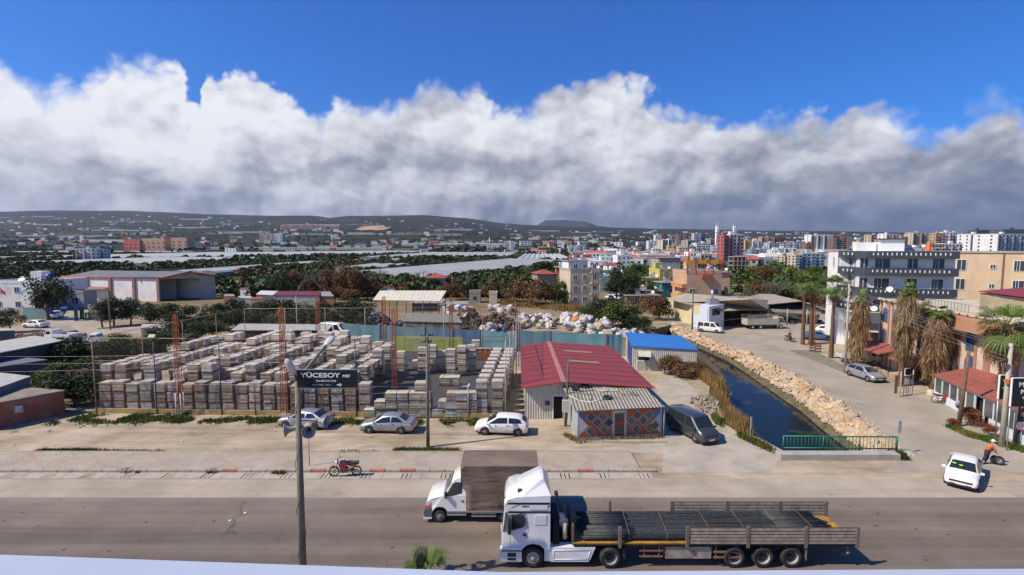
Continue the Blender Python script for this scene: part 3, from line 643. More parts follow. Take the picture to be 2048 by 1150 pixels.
# ---- articulated lorry
WH = glossy('truck_white', (.74, .75, .77), .5, .35, dirt=(.5, .47, .42))
Yt = G(1065, 1137).y; X0 = on_line(1003, P(1003, 1137, 24.5).y) - .02
def semi():
 yn, yf = Yt + .02, Yt + 2.5                         # near and far side
 root = thing('articulated_lorry', 'white articulated lorry with a flatbed trailer full of steel bars', 'lorry', (X0, Yt, .01))
 W_ = 2.46
 # cab body: side profile (x from front, z)
 pr = [(.10,.42),(.02,.60),(.0,1.10),(.02,1.75),(.08,2.35),(.12,2.80),(.17,3.10),(.32,3.34),(.70,3.47),(2.28,3.52),(2.28,.95),(2.06,.80),(1.98,.98),(1.80,1.14),(1.48,1.21),(1.18,1.14),(1.0,.98),(.93,.78),(.93,.42)]
 mb = MB()
 ins = .0
 n = len(pr)
 def wy(x): return .14 * max(0, 1 - x / .55) ** 1.5
 L = [(x, wy(x), z) for x, z in pr]; Rr = [(x, W_ - wy(x), z) for x, z in pr]
 mb.face(L, 0); mb.face(Rr[::-1], 0)
 for i in range(n): j = (i + 1) % n; mb.face([L[i], Rr[i], Rr[j], L[j]], 0, i < 9)
 mb.box(.3, 2.1, .25, W_ - .25, .55, 1.6, 1)
 cab = mb.build('cab', [WH, DARK], root)
 # high roof deflector
 mb = MB(); a = [(.62, 3.40), (1.0, 3.62), (1.75, 4.02), (2.02, 4.12), (2.06, 3.98), (2.30, 3.50)]
 Ld = [(.62,.35,3.38),(1.02,.34,3.66),(1.75,.42,4.05),(2.0,.45,4.16),(2.06,.42,3.98),(2.32,.03,3.50),(1.0,.08,3.49)]
 Rd = [(x, W_ - y, z) for x, y, z in Ld]
 mb.face(Ld); mb.face(Rd[::-1])
 for i in range(len(Ld) - 1): mb.face([Ld[i], Rd[i], Rd[i + 1], Ld[i + 1]], 0, i < 3)
 mb.build('roof_deflector', WH, root)
 mb = MB(); mb.face([(.2, -.004, 3.12), (2.26, -.012, 3.12), (2.26, -.012, 3.22), (.35, -.012, 3.22)]); mb.box(.95, 2.26, -.014, -.004, 3.02, 3.06)
 mb.face([(.17,-.004,2.70),(.98,-.012,2.70),(.98,-.012,2.74),(.17,-.004,2.74)]); mb.box(.3, 2.28, -.016, -.002, 2.72, 2.80); mb.build('cab_trim', DARK, root)
 # raised panels of the sleeper and door
 mb = MB()
 for x0, x1, z0, z1 in ((1.30,2.15,2.88,3.06),(1.55,2.1,2.15,2.62)): mb.box(x0, x1, -.02, 0.01, z0, z1)
 mb.build('side_locker', WH, root)
 # windscreen and windows
 def front(x, z): return Vector((x, 0, z))
 mb = MB(); mb.face([(.03,.17,1.70),(.03,W_-.17,1.70),(.115,W_-.17,2.68),(.115,.17,2.68)]); mb.face([(.03,.15,1.70),(.115,.15,2.70),(.30,.03,2.70),(.20,.05,1.80)])
 o = mb.build('windscreen', M('lorry_screen', (.035, .05, .035), .1, .1, 1, spec=.8), root); o.location.x = -.03
 mb = MB(); mb.face([(.46,-.014,1.86),(1.02,-.014,2.02),(1.10,-.014,2.14),(1.10,-.014,2.54),(1.02,-.014,2.60),(.50,-.014,2.60)]); mb.build('side_window', GLASS, root)
 mb = MB(); mb.face([(.46,W_+.014,1.86),(1.02,W_+.014,2.02),(1.10,W_+.014,2.54),(.50,W_+.014,2.60)]); mb.build('side_window', GLASS, root)
 mb = MB()
 for x, z0, z1 in ((.40,.95,2.66),(1.14,1.5,2.66)): mb.box(x, x + .018, -.007, -.001, z0, z1)
 mb.box(.40, 1.14, -.007, -.001, 2.64, 2.66); mb.build('door_gap', DARK, root)
 mb = MB(); mb.box(1.0, 1.14, -.03, 0, 1.60, 1.70); mb.build('door_handle', PLAST, root)
 # mirrors on arms
 for s, y in ((-1, -.10), (1, W_ + .10)):
  mb = MB(); mb.box(.30, .44, y - .13, y + .13, 1.78, 2.55); mb.tube((.36, y, 2.5), (.5, y - s * .1, 2.62), .03); mb.build('mirror', PLAST, root)
 mb = MB(); mb.tube((.35, 1.2, 3.25), (.02, .35, 3.02), .02); mb.box(-.12, .06, .15, .45, 2.86, 3.02); mb.build('front_mirror', PLAST, root)
 # front bumper, lights, steps, grille
 mb = MB(); mb.side([(-.03,.36),(-.05,.62),(.05,1.02),(.30,1.06),(.95,1.02),(.95,.34),(.70,.32)], -.02, .35); mb.side([(-.03,.36),(-.05,.62),(.05,1.02),(.30,1.02),(.70,.32)], .35, W_ + .02); mb.build('bumper', WH, root)
 mb = MB(); mb.box(.28, .68, -.035, -.018, .58, .78); mb.box(.28, .68, -.035, -.018, .42, .52); mb.box(.02, .95, -.03, -.012, .84, .90); mb.build('cab_step', PLAST, root)
 mb = MB(); mb.box(-.07, .1, .08, .45, .66, .86); mb.box(-.07, .1, W_ - .45, W_ - .08, .66, .86); mb.build('headlight', HEADL, root)
 mb = MB(); [mb.box(-.02 + .05 * k, .1 + .05 * k, .45, W_ - .45, 1.0 + .16 * k, 1.1 + .16 * k) for k in range(4)]; mb.build('grille', PLAST, root)
 mb = MB(); mb.lathe([(.09, -.10), (.09, .10)], (.86, .42, 3.60), 'X', 10); mb.build('roof_horn', PLAST, root)
 # driver seen through the window
 # chassis with side skirt and tank
 mb = MB(); mb.box(2.28, 13.0 - 7.2, .75, 1.0, .72, .98); mb.box(2.28, 5.8, W_ - 1.0, W_ - .75, .72, .98); mb.build('chassis', DARK, root)
 mb = MB(); mb.side([(2.30,.30),(2.30,1.0),(4.42,1.0),(4.30,.72),(4.18,.42),(4.08,.30)], .03, .5); mb.box(2.02, 2.3, .03, .5, .34, 1.0); mb.build('side_skirt', WH, root)
 mb = MB()
 for pts in ([(2.45,.88),(4.20,.88),(4.05,.42),(2.45,.42)],):
  for i in range(4):
   a, b_ = pts[i], pts[(i + 1) % 4]; mb.tube((a[0], .025, a[1]), (b_[0], .025, b_[1]), .018, None, 5)
 mb.build('skirt_rib', WH, root)
 mb = MB(); mb.box(2.3, 4.4, W_ - .5, W_ - .03, .32, .98); mb.build('fuel_tank', STEEL, root)
 rimw = M('lorry_rim', (.40, .36, .31), .6, .2, 4)
 for s, y in ((-1, .17), (1, W_ - .17)):
  wheel(root, 1.48, y, .50, .32, rimw, s, 'front'); wheel(root, 5.12, y + (.06 if s < 0 else -.06), .50, .55, rimw, s, 'deep')
 mb = MB(); mb.side([(5.70,.95),(5.82,.9),(5.84,.4),(5.74,.4)], .05, .55); mb.side([(5.70,.95),(5.82,.9),(5.84,.4),(5.74,.4)], W_ - .55, W_ - .05); mb.build('mudguard', PLAST, root)
 # black stack and pale air pipe behind the cab
 mb = MB(); mb.tube((2.62, .55, 3.35), (2.85, .45, 2.55), .07, .08); mb.tube((2.58, .55, 3.35), (2.60, .55, 3.5), .09); mb.build('exhaust_stack', PLAST, root)
 mb = MB(); mb.path([(2.82, .42, 2.50), (2.98, .32, 2.1), (3.0, .3, 1.3)], [.12, .14, .10]); mb.build('air_intake', M('cream_metal', (.50, .44, .30), .6, .3, 4, dirt=(.2, .08, .03)), root)
 mb = MB(); mb.box(2.45, 2.75, .3, W_ - .3, 1.0, 2.1); mb.build('tank_rack', DARK, root)
 # trailer: deck, yellow side rail, headboard
 wood = M('dusty_timber', (.34, .29, .23), .9, .3, 3, dirt=(.15, .10, .06), dirt_amt=.6, dscale=2)
 yel = M('yellow_rail', (.40, .20, .03), .8, .3, 2, dirt=(.12, .08, .04), dirt_amt=.8, dscale=1.5)
 x1, x2 = 3.35, 16.72
 mb = MB(); mb.box(x1, x2, .02, W_ - .02, 1.175, 1.24); o = mb.build('trailer_deck', [yel], root); mb = MB(); mb.box(x1, x2, .03, W_ - .03, 1.09, 1.172); mb.build('deck_underside', DARK, root)
 mb = MB(); mb.box(5.9, 15.9, .8, .95, .72, 1.10); mb.box(5.9, 15.9, W_ - .95, W_ - .8, .72, 1.10); mb.box(3.5, 6.2, .6, W_ - .6, .98, 1.10)
 for x in [6.2 + 1.2 * k for k in range(8)]: mb.box(x, x + .08, .1, W_ - .1, .95, 1.1)
 mb.build('trailer_frame', M('frame_brown', (.09, .06, .045), .85, .3, 3), root)
 mb = MB(); mb.box(x1 - .02, x1 + .06, .05, W_ - .05, 1.24, 2.05)
 for k in range(5): mb.box(x1 - .04, x1 - .02, .1 + k * .52, .2 + k * .52, 1.24, 2.0)
 mb.build('headboard', M('headboard_timber', (.12, .085, .06), .85, .4, 3), root)
 # side boards: three each side, corrugated planks, with posts
 bd_ = corr('trailer_board', (.46, .42, .36), 2, .155, .8, dirt=(.17, .10, .05), dirt_amt=.6, dark=.38, depth=1.0)
 post = M('board_post', (.16, .13, .10), .85, .3, 4)
 for s, y in ((-1, .0), (1, W_)):
  for a, b_ in ((8.86, 11.48), (11.66, 14.20), (14.40, 16.66)) if s < 0 else ((8.80, 11.45), (11.66, 14.20), (14.36, 16.60)):
   mb = MB()
   for k in range(5):
    z = 1.22 + k * .158
    mb.side([(z_, q) for z_, q in ()] or [(a, z), (b_, z), (b_, z + .105), (a, z + .105)], y - .035, y + .02)
    mb.side([(a + .02, z + .105), (b_ - .02, z + .105), (b_ - .02, z + .158), (a + .02, z + .158)], y - .012, y + .012, 1)
   mb.build('side_board', [wood, M('board_shadow_gap', (.10, .06, .035), .9, .3, 3)], root)
  for x in (5.55, 8.72, 11.57, 14.30, 16.70):
   mb = MB(); mb.box(x - .07, x + .07, y - .05, y + .05, 1.02, 2.04); mb.build('side_post', post, root)
 # underrun bars, tool box, spare, hanging things
 mb = MB()
 for z in (.46, .72): mb.box(10.0, 11.3, .03, .09, z, z + .09)
 for z in (.50, .78): mb.box(6.5, 7.6, .06, .12, z, z + .06)
 for x in (10.1, 11.1, 6.7, 7.4): mb.box(x, x + .05, .09, .14, .46, 1.1)
 mb.build('side_guard', M('guard_brown', (.20, .10, .07), .8, .4, 4), root)
 mb = MB(); mb.box(7.75, 9.9, .10, .65, .42, 1.0); mb.build('tool_box', M('pale_toolbox', (.33, .29, .24), .7, .3, 2, dirt=(.2, .09, .04), dirt_amt=.8, dscale=1.5), root)
 for x in (10.98, 12.34, 13.68):
  for s, y in ((-1, .20), (1, W_ - .20)): wheel(root, x, y, .50, .38, rimw, s, 'deep')
 mb = MB(); mb.box(14.35, 14.40, .05, .6, .35, .95); mb.tube((16.3, .1, 1.1), (16.35, .1, .75), .03); mb.lathe([(.001,-.05),(.07,-.05),(.07,.05),(.001,.05)], (16.35, .1, .70), 'Y', 10); mb.box(16.2, 16.3, .2, W_ - .2, .5, .62); mb.build('rear_bar', post, root)
 return root
semi()
# the load: bundles of reinforcing bars
def bars():
 root = thing('steel_bars', 'long bundles of dark reinforcing bars lying on the flatbed', 'steel bars', (X0, Yt, 0))
 bm_ = M('bar_steel', (.055, .06, .062), .62, .4, 5, .25)
 for q in range(8):
  mb = MB(); y0 = .12 + q * .285
  L0 = 3.75 + rnd.uniform(-.1, .25); L1 = 15.9 + rnd.uniform(-.5, .15); zc = [1.25 + .10 * rnd.random() for _ in range(3)]
  for k in range(26):
   y = y0 + rnd.uniform(.0, .24); z = 1.27 + .30 * rnd.random() ** .5 + (.02 * math.sin(q)); x = L0
   pts = []; a = L0 + rnd.uniform(-.1, .2); e = L1 + rnd.uniform(-.2, .2)
   for m_ in range(6): t = m_ / 5; pts.append((a + (e - a) * t, min(2.36, max(.06, y + rnd.uniform(-.02, .02))), z + rnd.uniform(-.015, .015)))
   mb.path(pts, .024, 5)
  mb.build('bar_bundle', bm_, root)
 for x in (6.0, 7.8, 9.9, 11.6, 13.3, 14.9):
  mb = MB(); mb.path([(x, .1, 1.3), (x + .03, .15, 1.62), (x + .1, 1.2, 1.64), (x + .16, 2.3, 1.6), (x + .16, 2.36, 1.3)], .013, 4); mb.build('tie_wire', M('tie_wire_rust', (.22, .15, .09), .8, .3, 5), root)
 mb = MB(); mb.box(16.12, 16.20, .9, 1.02, 1.25, 1.30)
bars()
# ---- box van with a tarpaulin body
def boxvan():
 D = 28.3; Yb = G(866, 1046).y; x0 = on_line(843, Yb)
 root = thing('box_van', 'white van with a tall brown tarpaulin box, driving behind the lorry', 'van', (x0, Yb, .01))
 W_ = 2.0
 mb = MB(); pr = [(.10,.32),(.02,.55),(.02,.95),(.12,1.18),(.42,1.38),(.98,1.52),(1.45,2.18),(1.62,2.36),(1.85,2.44),(2.25,2.44),(2.25,.42),(1.22,.42),(1.20,.72),(1.02,.88),(.80,.92),(.56,.86),(.40,.66),(.37,.40)]
 def yw(x, z): return (.10 * max(0, 1 - x / .5)) + (.16 * max(0, (z - 1.4)) )
 L = [(x, yw(x, z), z) for x, z in pr]; Rr = [(x, W_ - yw(x, z), z) for x, z in pr]
 # side split at the belt so the upper part leans in
 mb.face([p for p in L if p[2] <= 1.53] , 0);
 belt = [(.42,.02,1.38),(.98,yw(1,1.52),1.52),(2.25,yw(2,1.52),1.52)]
 mb.v = []; mb.f = []; mb.mi = []; mb.sm = []
 for s in (0, 1):
  fy = (lambda y: y) if s == 0 else (lambda y: W_ - y)
  lowp = [(x, z) for x, z in pr if z <= 1.53]; lo = [(x, fy(yw(x, 1.3) if x < .5 else 0.0), z) for x, z in pr[:6]] + [(2.25, fy(0), 1.52)] + [(x, fy(0.0), z) for x, z in pr[10:]]
  mb.face(lo if s == 0 else lo[::-1], 0)
  hi = [(.98, fy(0), 1.52), (1.45, fy(.13), 2.18), (1.62, fy(.17), 2.36), (1.85, fy(.2), 2.44), (2.25, fy(.2), 2.44), (2.25, fy(0), 1.52)]
  mb.face(hi if s == 0 else hi[::-1], 0)
 edge_ = [(x, (yw(x, 1.3) if x < .5 else 0.0), z) for x, z in pr[:6]] + [(1.45, .13, 2.18), (1.62, .17, 2.36), (1.85, .2, 2.44), (2.25, .2, 2.44)]
 for a, b_ in zip(edge_, edge_[1:]): mb.face([a, (a[0], W_ - a[1], a[2]), (b_[0], W_ - b_[1], b_[2]), b_], 0, True)
 mb.box(.3, 2.2, .15, W_ - .15, .3, 1.2, 1)
 mb.build('cab', [WHITEC, DARK], root)
 mb = MB(); n_ = Vector((-.815, 0, .58)) * .02
 mb.face([(.99+n_.x, .06, 1.54+n_.z), (1.44+n_.x, .17, 2.17+n_.z), (1.44+n_.x, W_-.17, 2.17+n_.z), (.99+n_.x, W_-.06, 1.54+n_.z)]); mb.build('windscreen', M('van_screen', (.03, .045, .035), .1, .1, 1, spec=.8), root)
 for s in (0, 1):
  fy = (lambda y: y - .015) if s == 0 else (lambda y: W_ - y + .015)
  mb = MB(); mb.face([(1.12, fy(.01), 1.50), (1.50, fy(.125), 2.13), (1.66, fy(.15), 2.24), (2.02, fy(.15), 2.24), (2.04, fy(.035), 1.68), (1.5, fy(.01), 1.52)]); mb.build('side_window', GLASS, root)
  mb = MB(); mb.box(1.10, 1.20, fy(0) - .16, fy(0) + .16, 1.45, 1.75); mb.build('mirror', PLAST, root)
  mb = MB(); mb.box(2.0, 2.12, fy(0) - .01, fy(0) + .01, 1.20, 1.28); mb.build('door_handle', PLAST, root)
  mb = MB(); mb.side([(1.18, .50), (2.24, .50), (2.24, .66), (1.18, .66)], fy(0) - .006, fy(0) + .006); mb.build('side_trim', M('grey_trim', (.13, .13, .14), .7), root)
  mb = MB(); mb.side([(.05,.98),(.10,1.18),(.30,1.22),(.24,1.02)], fy(.06) - .02, fy(.03) + .02); mb.build('headlight', HEADL, root)
  mb = MB(); mb.side([(-.0,.84),(.02,.98),(.34,.96),(.34,.86)], fy(.06) - .02, fy(.03) + .02); mb.build('indicator', M('orange_lens', (.8, .10, .02), .3), root)
 mb = MB(); mb.side([(-.05,.34),(-.07,.60),(-.0,.82),(.34,.84),(.36,.5),(.36,.34)], -.015, W_ + .015); mb.build('bumper', M('grey_bumper', (.11, .115, .125), .7, .15, 3), root)
 mb = MB(); mb.side([(-.09,.22),(-.08,.34),(.38,.33),(.36,.24)], -.02, W_ + .02); mb.build('front_lip', WHITEC, root)
 steel = M('steel_wheel', (.16, .15, .14), .6, .2, 4)
 for s, y in ((-1, .12), (1, W_ - .12)): wheel(root, .80, y, .34, .22, steel, s, 'front'); wheel(root, 4.35, y, .34, .22, steel, s, 'front')
 # tarpaulin box
 tarp, g, b, t = nodes_mat('brown_tarpaulin')
 v = g.n('ShaderNodeTexCoord').outputs['Object']
 c0 = g.vm('SCALE', g.comb(.175, .128, .095), g.mapr(g.noise(g.vm('MULTIPLY', v, (.4, 1, 1.6)), 1.6, 5, .6, .6), .3, .7, .68, 1.3))
 g.put(b.inputs['Base Color'], c0); b.inputs['Roughness'].default_value = .7
 bp = g.n('ShaderNodeBump'); bp.inputs['Strength'].default_value = .8; bp.inputs['Distance'].default_value = .08
 g.put(bp.inputs['Height'], g.noise(g.vm('MULTIPLY', v, (.35, 1, 1.6)), 1.8, 4, .5, .8)); t.links.new(bp.outputs[0], b.inputs['Normal'])
 mb = MB(); bx0, bx1, zb, zt = 1.98, 6.20, .72, 3.22; K = 14; J = 10
 for y in (-.06, W_ + .16):
  for i in range(K):
   for j in range(J):
    def q(a, c):
     x = bx0 + (bx1 - bx0) * a / K; z = zb + (zt - zb) * c / J
     if a == 0: x = bx0 + (.30 if c / J < .50 else .30 * max(0, 1 - (c / J - .5) * 4))
     bulge = .035 * math.sin(a * 1.1 + c * .4) * (0 < a < K) * (0 < c < J) + .03 * math.sin(c * math.pi / 2.2) ** 2 * (0 < a < K); return (x, y + (-bulge if y < 0 else bulge), z)
    mb.face([q(i, j), q(i + 1, j), q(i + 1, j + 1), q(i, j + 1)], 0, True)
 yn_, yf_ = -.06, W_ + .16
 mb.face([(bx0, yn_, zt), (bx1, yn_, zt), (bx1, (yn_ + yf_) / 2, zt + .10), (bx0, (yn_ + yf_) / 2, zt + .10)], 0); mb.face([(bx0, yf_, zt), (bx1, yf_, zt), (bx1, (yn_ + yf_) / 2, zt + .10), (bx0, (yn_ + yf_) / 2, zt + .10)], 0)
 for x in (bx0, bx1): mb.face([(x, yn_, zb if x > 3 else 2.0), (x, yf_, zb if x > 3 else 2.0), (x, yf_, zt), (x, (yn_ + yf_) / 2, zt + .10), (x, yn_, zt)])
 mb.face([(2.28, yn_, zb), (2.28, yf_, zb), (2.28, yf_, 2.1), (2.28, yn_, 2.1)])
 mb.build('tarpaulin_box', tarp, root)
 mb = MB(); mb.box(2.26, 6.2, -.08, W_ + .18, .62, .72); mb.build('load_floor', M('grey_rail', (.28, .25, .22), .7, .2, 4), root)
 mb = MB()
 for z in (.36, .50): mb.box(2.55, 4.0 - .1, -.02, .03, z, z + .06)
 for x in (2.6, 3.7): mb.box(x, x + .05, .03, .07, .36, .64)
 mb.build('side_guard', M('pale_rail', (.42, .39, .34), .6, .2, 4), root)
 mb = MB(); mb.box(2.2, 6.1, .5, .62, .42, .62); mb.box(2.2, 6.1, W_ - .62, W_ - .5, .42, .62); mb.build('chassis', DARK, root)
boxvan()
# ---- small lorries in the background
def small_truck(name, label, loc, hd, L, cabm, bedm, sideh, top=1.9, tall=False):
 root = thing(name, label, 'lorry', (loc[0], loc[1], .01), math.atan2(hd[1], hd[0])); W_ = 1.0
 a = L / 2; mb = MB(); mb.side([(a,.45),(a+.02,1.0),(a-.18,1.25),(a-.48,top),(a-1.45,top+.03),(a-1.5,.45)], -W_ * .88, W_ * .88); mb.build('cab', cabm, root)
 mb = MB(); mb.face([(a-.165,-.75,1.28),(a-.165,.75,1.28),(a-.455,.7,top-.06),(a-.455,-.7,top-.06)])
 for s in (-1, 1): mb.face([(a-.3,s*W_*.895,1.2),(a-.5,s*W_*.895,top-.15),(a-1.15,s*W_*.895,top-.15),(a-1.15,s*W_*.895,1.2)])
 mb.build('windows', GLASS, root)
 mb = MB(); mb.box(-a, a - 1.55, -W_, W_, .75, .88); mb.build('bed', bedm, root)
 for s in (-1, 1):
  mb = MB(); mb.box(-a, a - 1.55, s * W_ - .03, s * W_ + .03, .88, .88 + sideh)
  mb.build('side_board', bedm, root)
  if tall:
   mb = MB(); n = 14
   for k in range(n + 1): x = -a + (L - 1.6) * k / n; mb.box(x - .03, x + .03, s * W_ - .02, s * W_ + .02, .88 + sideh, 2.5 + (.25 if k > n * .6 else 0))
   mb.box(-a, a - 1.6, s * W_ - .02, s * W_ + .02, 2.4, 2.5); mb.build('rack', bedm, root)
 mb = MB(); mb.box(-a - .03, -a, -W_, W_, .88, .88 + sideh); mb.build('tailgate', bedm, root)
 mb = MB(); mb.box(-a + .1, a - .3, -.4, .4, .5, .75); mb.build('chassis', DARK, root)
 for x in (a - .85, -a + 1.1) + ((-a + 2.6,) if tall else ()):
  for s in (-1, 1): wheel(root, x, s * (W_ - .14), .38 if tall else .31, .24, STEEL, s, 'front')
 return root
small_truck('flatbed_lorry', 'beige lorry with high slatted sides parked before the workshops', (G(1490, 661) + G(1573, 656)) / 2 + Vector((0, 1.0, 0)), (.995, .08), 7.3, M('beige_cab', (.50, .46, .38), .5, .1), M('beige_boards', (.42, .38, .31), .8, .25, 2), 1.0, 2.1, True)
small_truck('pickup_truck', 'cream flatbed pickup parked under the shaggy palm', (G(1706, 733) + G(1752, 729)) / 2 + Vector((0, 1.2, 0)), (.97, -.22), 4.6, M('cream_cab', (.46, .42, .33), .5, .1), M('pale_boards', (.55, .52, .46), .7, .15, 2), .35, 1.85)
small_truck('pickup_truck', 'white pickup on the rubble lot at the left', G(126, 682), (-.98, .15), 4.8, WHITEC, M('white_boards', (.6, .6, .6), .6, .1), .4, 1.8)
small_truck('pickup_truck', 'pale grey pickup tucked behind the dark trees at the left', G(172, 690), (.95, .2), 4.4, WHITEC, M('grey_boards', (.4, .42, .45), .6, .1), .4, 1.7)
car('white_minibus', 'white minibus parked behind the paver yard by the blue fence', 'minibus', 'van', G(672, 676) + Vector((0, 0, 0)), (.94, -.35), WHITEC, detail=False).scale = (1.12, 1.05, 1.28)
for i, (x_, y_, h_) in enumerate([(1232,582,(.3,-1)),(1243,574,(.2,1)),(1236,592,(.3,-1)),(1255,600,(.9,.3)),(1226,600,(.8,-.6))]):
 car('street_car', ['small white car halfway down the town street','dark car at the far end of the town street','grey car on the left kerb of the town street','dark car under the trees where the town street ends','white car nearest the big bush by the town street'][i], 'car', 'hatch', G(x_, y_), h_, [WHITEC, PLAST, SILVER, VANP, WHITEC][i], 'cars on the town street', detail=False)
# ---- motorcycles
def motorbike(label, loc, hd, paint, screen=False):
 root = thing('motorcycle', label, 'motorcycle', (loc[0], loc[1], .01), math.atan2(hd[1], hd[0]))
 for x, nm in ((.66, 'wheel'), (-.62, 'wheel')):
  mb = MB(); n = 22; r = .31; wd = .10
  mb.lathe([(r * .80, -wd * .4), (r * .97, -wd * .4), (r, 0), (r * .97, wd * .4), (r * .80, wd * .4), (r * .80, -wd * .4)], (0, 0, 0), 'Y', n); o = mb.build('wheel', TYRE, root); o.location = (x, 0, r)
  mb = MB(); [mb.tube((0, 0, 0), (math.cos(a) * r * .82, 0, math.sin(a) * r * .82), .012, None, 4) for a in [k * math.pi / 4 for k in range(8)]]; mb.lathe([(.001, -.05), (.09, -.05), (.09, .05), (.001, .05)], (0, 0, 0), 'Y', 10); mb.build('rim', ALLOY, o)
 mb = MB(); mb.side([(.36,.72),(.30,.92),(.05,.96),(-.10,.84),(-.05,.70)], -.14, .14); mb.build('fuel_tank', paint, root)
 mb = MB(); mb.side([(.30,.50),(.34,.72),(-.05,.68),(.0,.45)], -.16, .16); mb.side([(-.40,.62),(-.15,.72),(-.70,.86),(-.78,.78)], -.12, .12); mb.build('fairing', paint, root)
 mb = MB(); mb.side([(-.05,.84),(-.08,.74),(-.75,.80),(-.80,.90),(-.45,.86)], -.13, .13); mb.build('seat', PLAST, root)
 mb = MB(); mb.box(-.12, .28, -.14, .14, .28, .56); mb.tube((-.5, -.15, .3), (.15, -.15, .28), .045); mb.path([(.5, 0, .85), (.1, 0, .6), (-.55, 0, .4)], .03, 6); mb.build('engine', M('engine_metal', (.12, .12, .12), .5, .2, 5, .6), root)
 for s in (-1, 1):
  mb = MB(); mb.tube((.66, s * .07, .31), (.42, s * .07, 1.0), .022); mb.build('fork', STEEL, root)
 mb = MB(); mb.path([(.28, -.36, 1.06), (.42, -.12, 1.04), (.42, .12, 1.04), (.28, .36, 1.06)], .016, 6)
 for s in (-1, 1): mb.tube((.36, s * .3, 1.05), (.36, s * .34, 1.26), .01); mb.lathe([(.001, 0), (.06, .005), (.001, .02)], (.35, s * .34, 1.30), 'X', 8)
 mb.build('handlebar', PLAST, root)
 mb = MB(); mb.lathe([(.001, .1), (.09, .06), (.08, -.06)], (.48, 0, .90), 'X', 12); mb.build('headlamp', HEADL, root)
 mb = MB(); mb.side([(.95,.58),(.72,.69),(.42,.60),(.70,.66)], -.07, .07); mb.build('mudguard', paint, root)
 if screen:
  mb = MB(); mb.face([(.50, -.17, .98), (.50, .17, .98), (.28, .13, 1.45), (.28, -.13, 1.45)]); mb.build('windshield', M('smoked_screen', (.12, .14, .15), .15, .1), root)
 mb = MB(); mb.tube((0, -.1, .3), (-.08, -.34, .0), .015); mb.build('stand', PLAST, root)
 return root
REDM = glossy('red_paint', (.30, .015, .02), .8, .3)
m_ = motorbike('red motorcycle with a tall windshield parked at the kerb', G(692, 952), (-.99, -.12), REDM, True); m_.rotation_euler.x = R(-6); m_.scale = (1.12,) * 3
motorbike('dark red motorcycle beside the white glass showroom', G(1886, 808), (.75, -.62), REDM)
# ------------------------------------------------------------------ balcony ledge of the viewer's building
mb = MB()
a, b_, c = G(-60, 1107, 14.25), G(1000, 1144, 14.25), G(2120, 1137, 14.25)
mb.prism([(a.x, a.y), (b_.x, b_.y), (c.x, c.y), (c.x, .55), (a.x, .55)], 14.05, 14.25)
tag(mb.build('balcony_ledge', M('ledge_metal', (.42, .47, .58), .5, .06, 1.5)), "pale blue-white ledge running along the bottom edge of the view", 'ledge')
# ------------------------------------------------------------------ paver yard
def V(px, py, z=0): return G(px, py, z)
FL, FR = V(193, 826), V(1011, 838); BL, BR = Vector((-35.0, 67.5, 0)), Vector((1.2, 69.5, 0))
low = M('low_yard_wall', (.36, .25, .10), .9, .3, 1.2, dirt=(.12, .11, .04), dirt_amt=.7, dscale=.8)
mb = MB(); d = (FR - FL).normalized(); nrm = Vector((-d.y, d.x, 0)) * .2
mb.prism([(p.x, p.y) for p in (FL, FR, FR + nrm, FL + nrm)], -.1, .42); tag(mb.build('low_wall', low), 'long ochre kerb wall at the foot of the yard fence', 'wall')
netm, g, b, t = nodes_mat('chain_link')
v = g.n('ShaderNodeNewGeometry').outputs['Position']; xs, ys, zs = g.xyz(v)[:3]
hh = g.m('ADD', xs, g.m('MULTIPLY', ys, .9))
def tri(e): return g.m('LESS_THAN', g.m('FRACT', g.m('MULTIPLY', e, 5.5)), .06)
w_ = g.m('MAXIMUM', tri(g.m('ADD', hh, zs)), tri(g.m('SUBTRACT', hh, zs)))
b.inputs['Base Color'].default_value = (.10, .075, .055, 1); b.inputs['Roughness'].default_value = .7
tr = g.n('ShaderNodeBsdfTransparent'); mxs = g.n('ShaderNodeMixShader'); g.put(mxs.inputs[0], w_)
t.links.new(tr.outputs[0], mxs.inputs[1]); t.links.new(b.outputs[0], mxs.inputs[2])
out = [n_ for n_ in t.nodes if n_.type == 'OUTPUT_MATERIAL'][0]; t.links.new(mxs.outputs[0], out.inputs[0])
def fence(label, pts, heights, postxs, mats, net=True, rails=(1.0,), r=.05):
 root = thing('mesh_fence', label, 'fence', (0, 0, 0))
 for (a, ha), (b_, hb) in zip(zip(pts, heights), zip(pts[1:], heights[1:])):
  if net:
   mb = MB(); mb.face([a + Vector((0,0,.45)), b_ + Vector((0,0,.45)), b_ + Vector((0,0,hb)), a + Vector((0,0,ha))]); mb.build('net', netm, root, fix=False)
  for q in rails:
   mb = MB(); mb.tube(a + Vector((0,0,ha * q)), b_ + Vector((0,0,hb * q)), .028 if q == 1.0 else .013, None, 5); mb.build('rail', M('fence_rail', (.36, .27, .19), .8, .2, 3) if q == 1.0 else STEEL, root)
 for (p, h, m) in postxs:
  mb = MB(); mb.tube(p, p + Vector((0, 0, h)), r, r * .85, 6); mb.build('post', m, root)
pk = M('pink_post', (.36, .21, .16), .8, .25, 3); bl = M('dark_blue_post', (.04, .055, .075), .6, .2, 3); gy = M('grey_post', (.38, .36, .33), .7, .2, 3)
PH = 6.9
fp = []
for px_, m in ((193, pk), (318, bl), (450, bl), (518, RUST), (584, bl), (654, RUST), (720, bl), (857 + 8, bl), (939, gy), (1011, gy)):
 t = (px_ - 193) / (1011 - 193); q = FL.lerp(FR, t); hgt = PH if px_ not in (518, 654, 939) else 2.9
 fp.append((q, hgt, m))
fence('tall net fence along the front of the paver yard', [FL, FR], [PH, PH], fp, None, True, (1.0, .70, .40), .055)
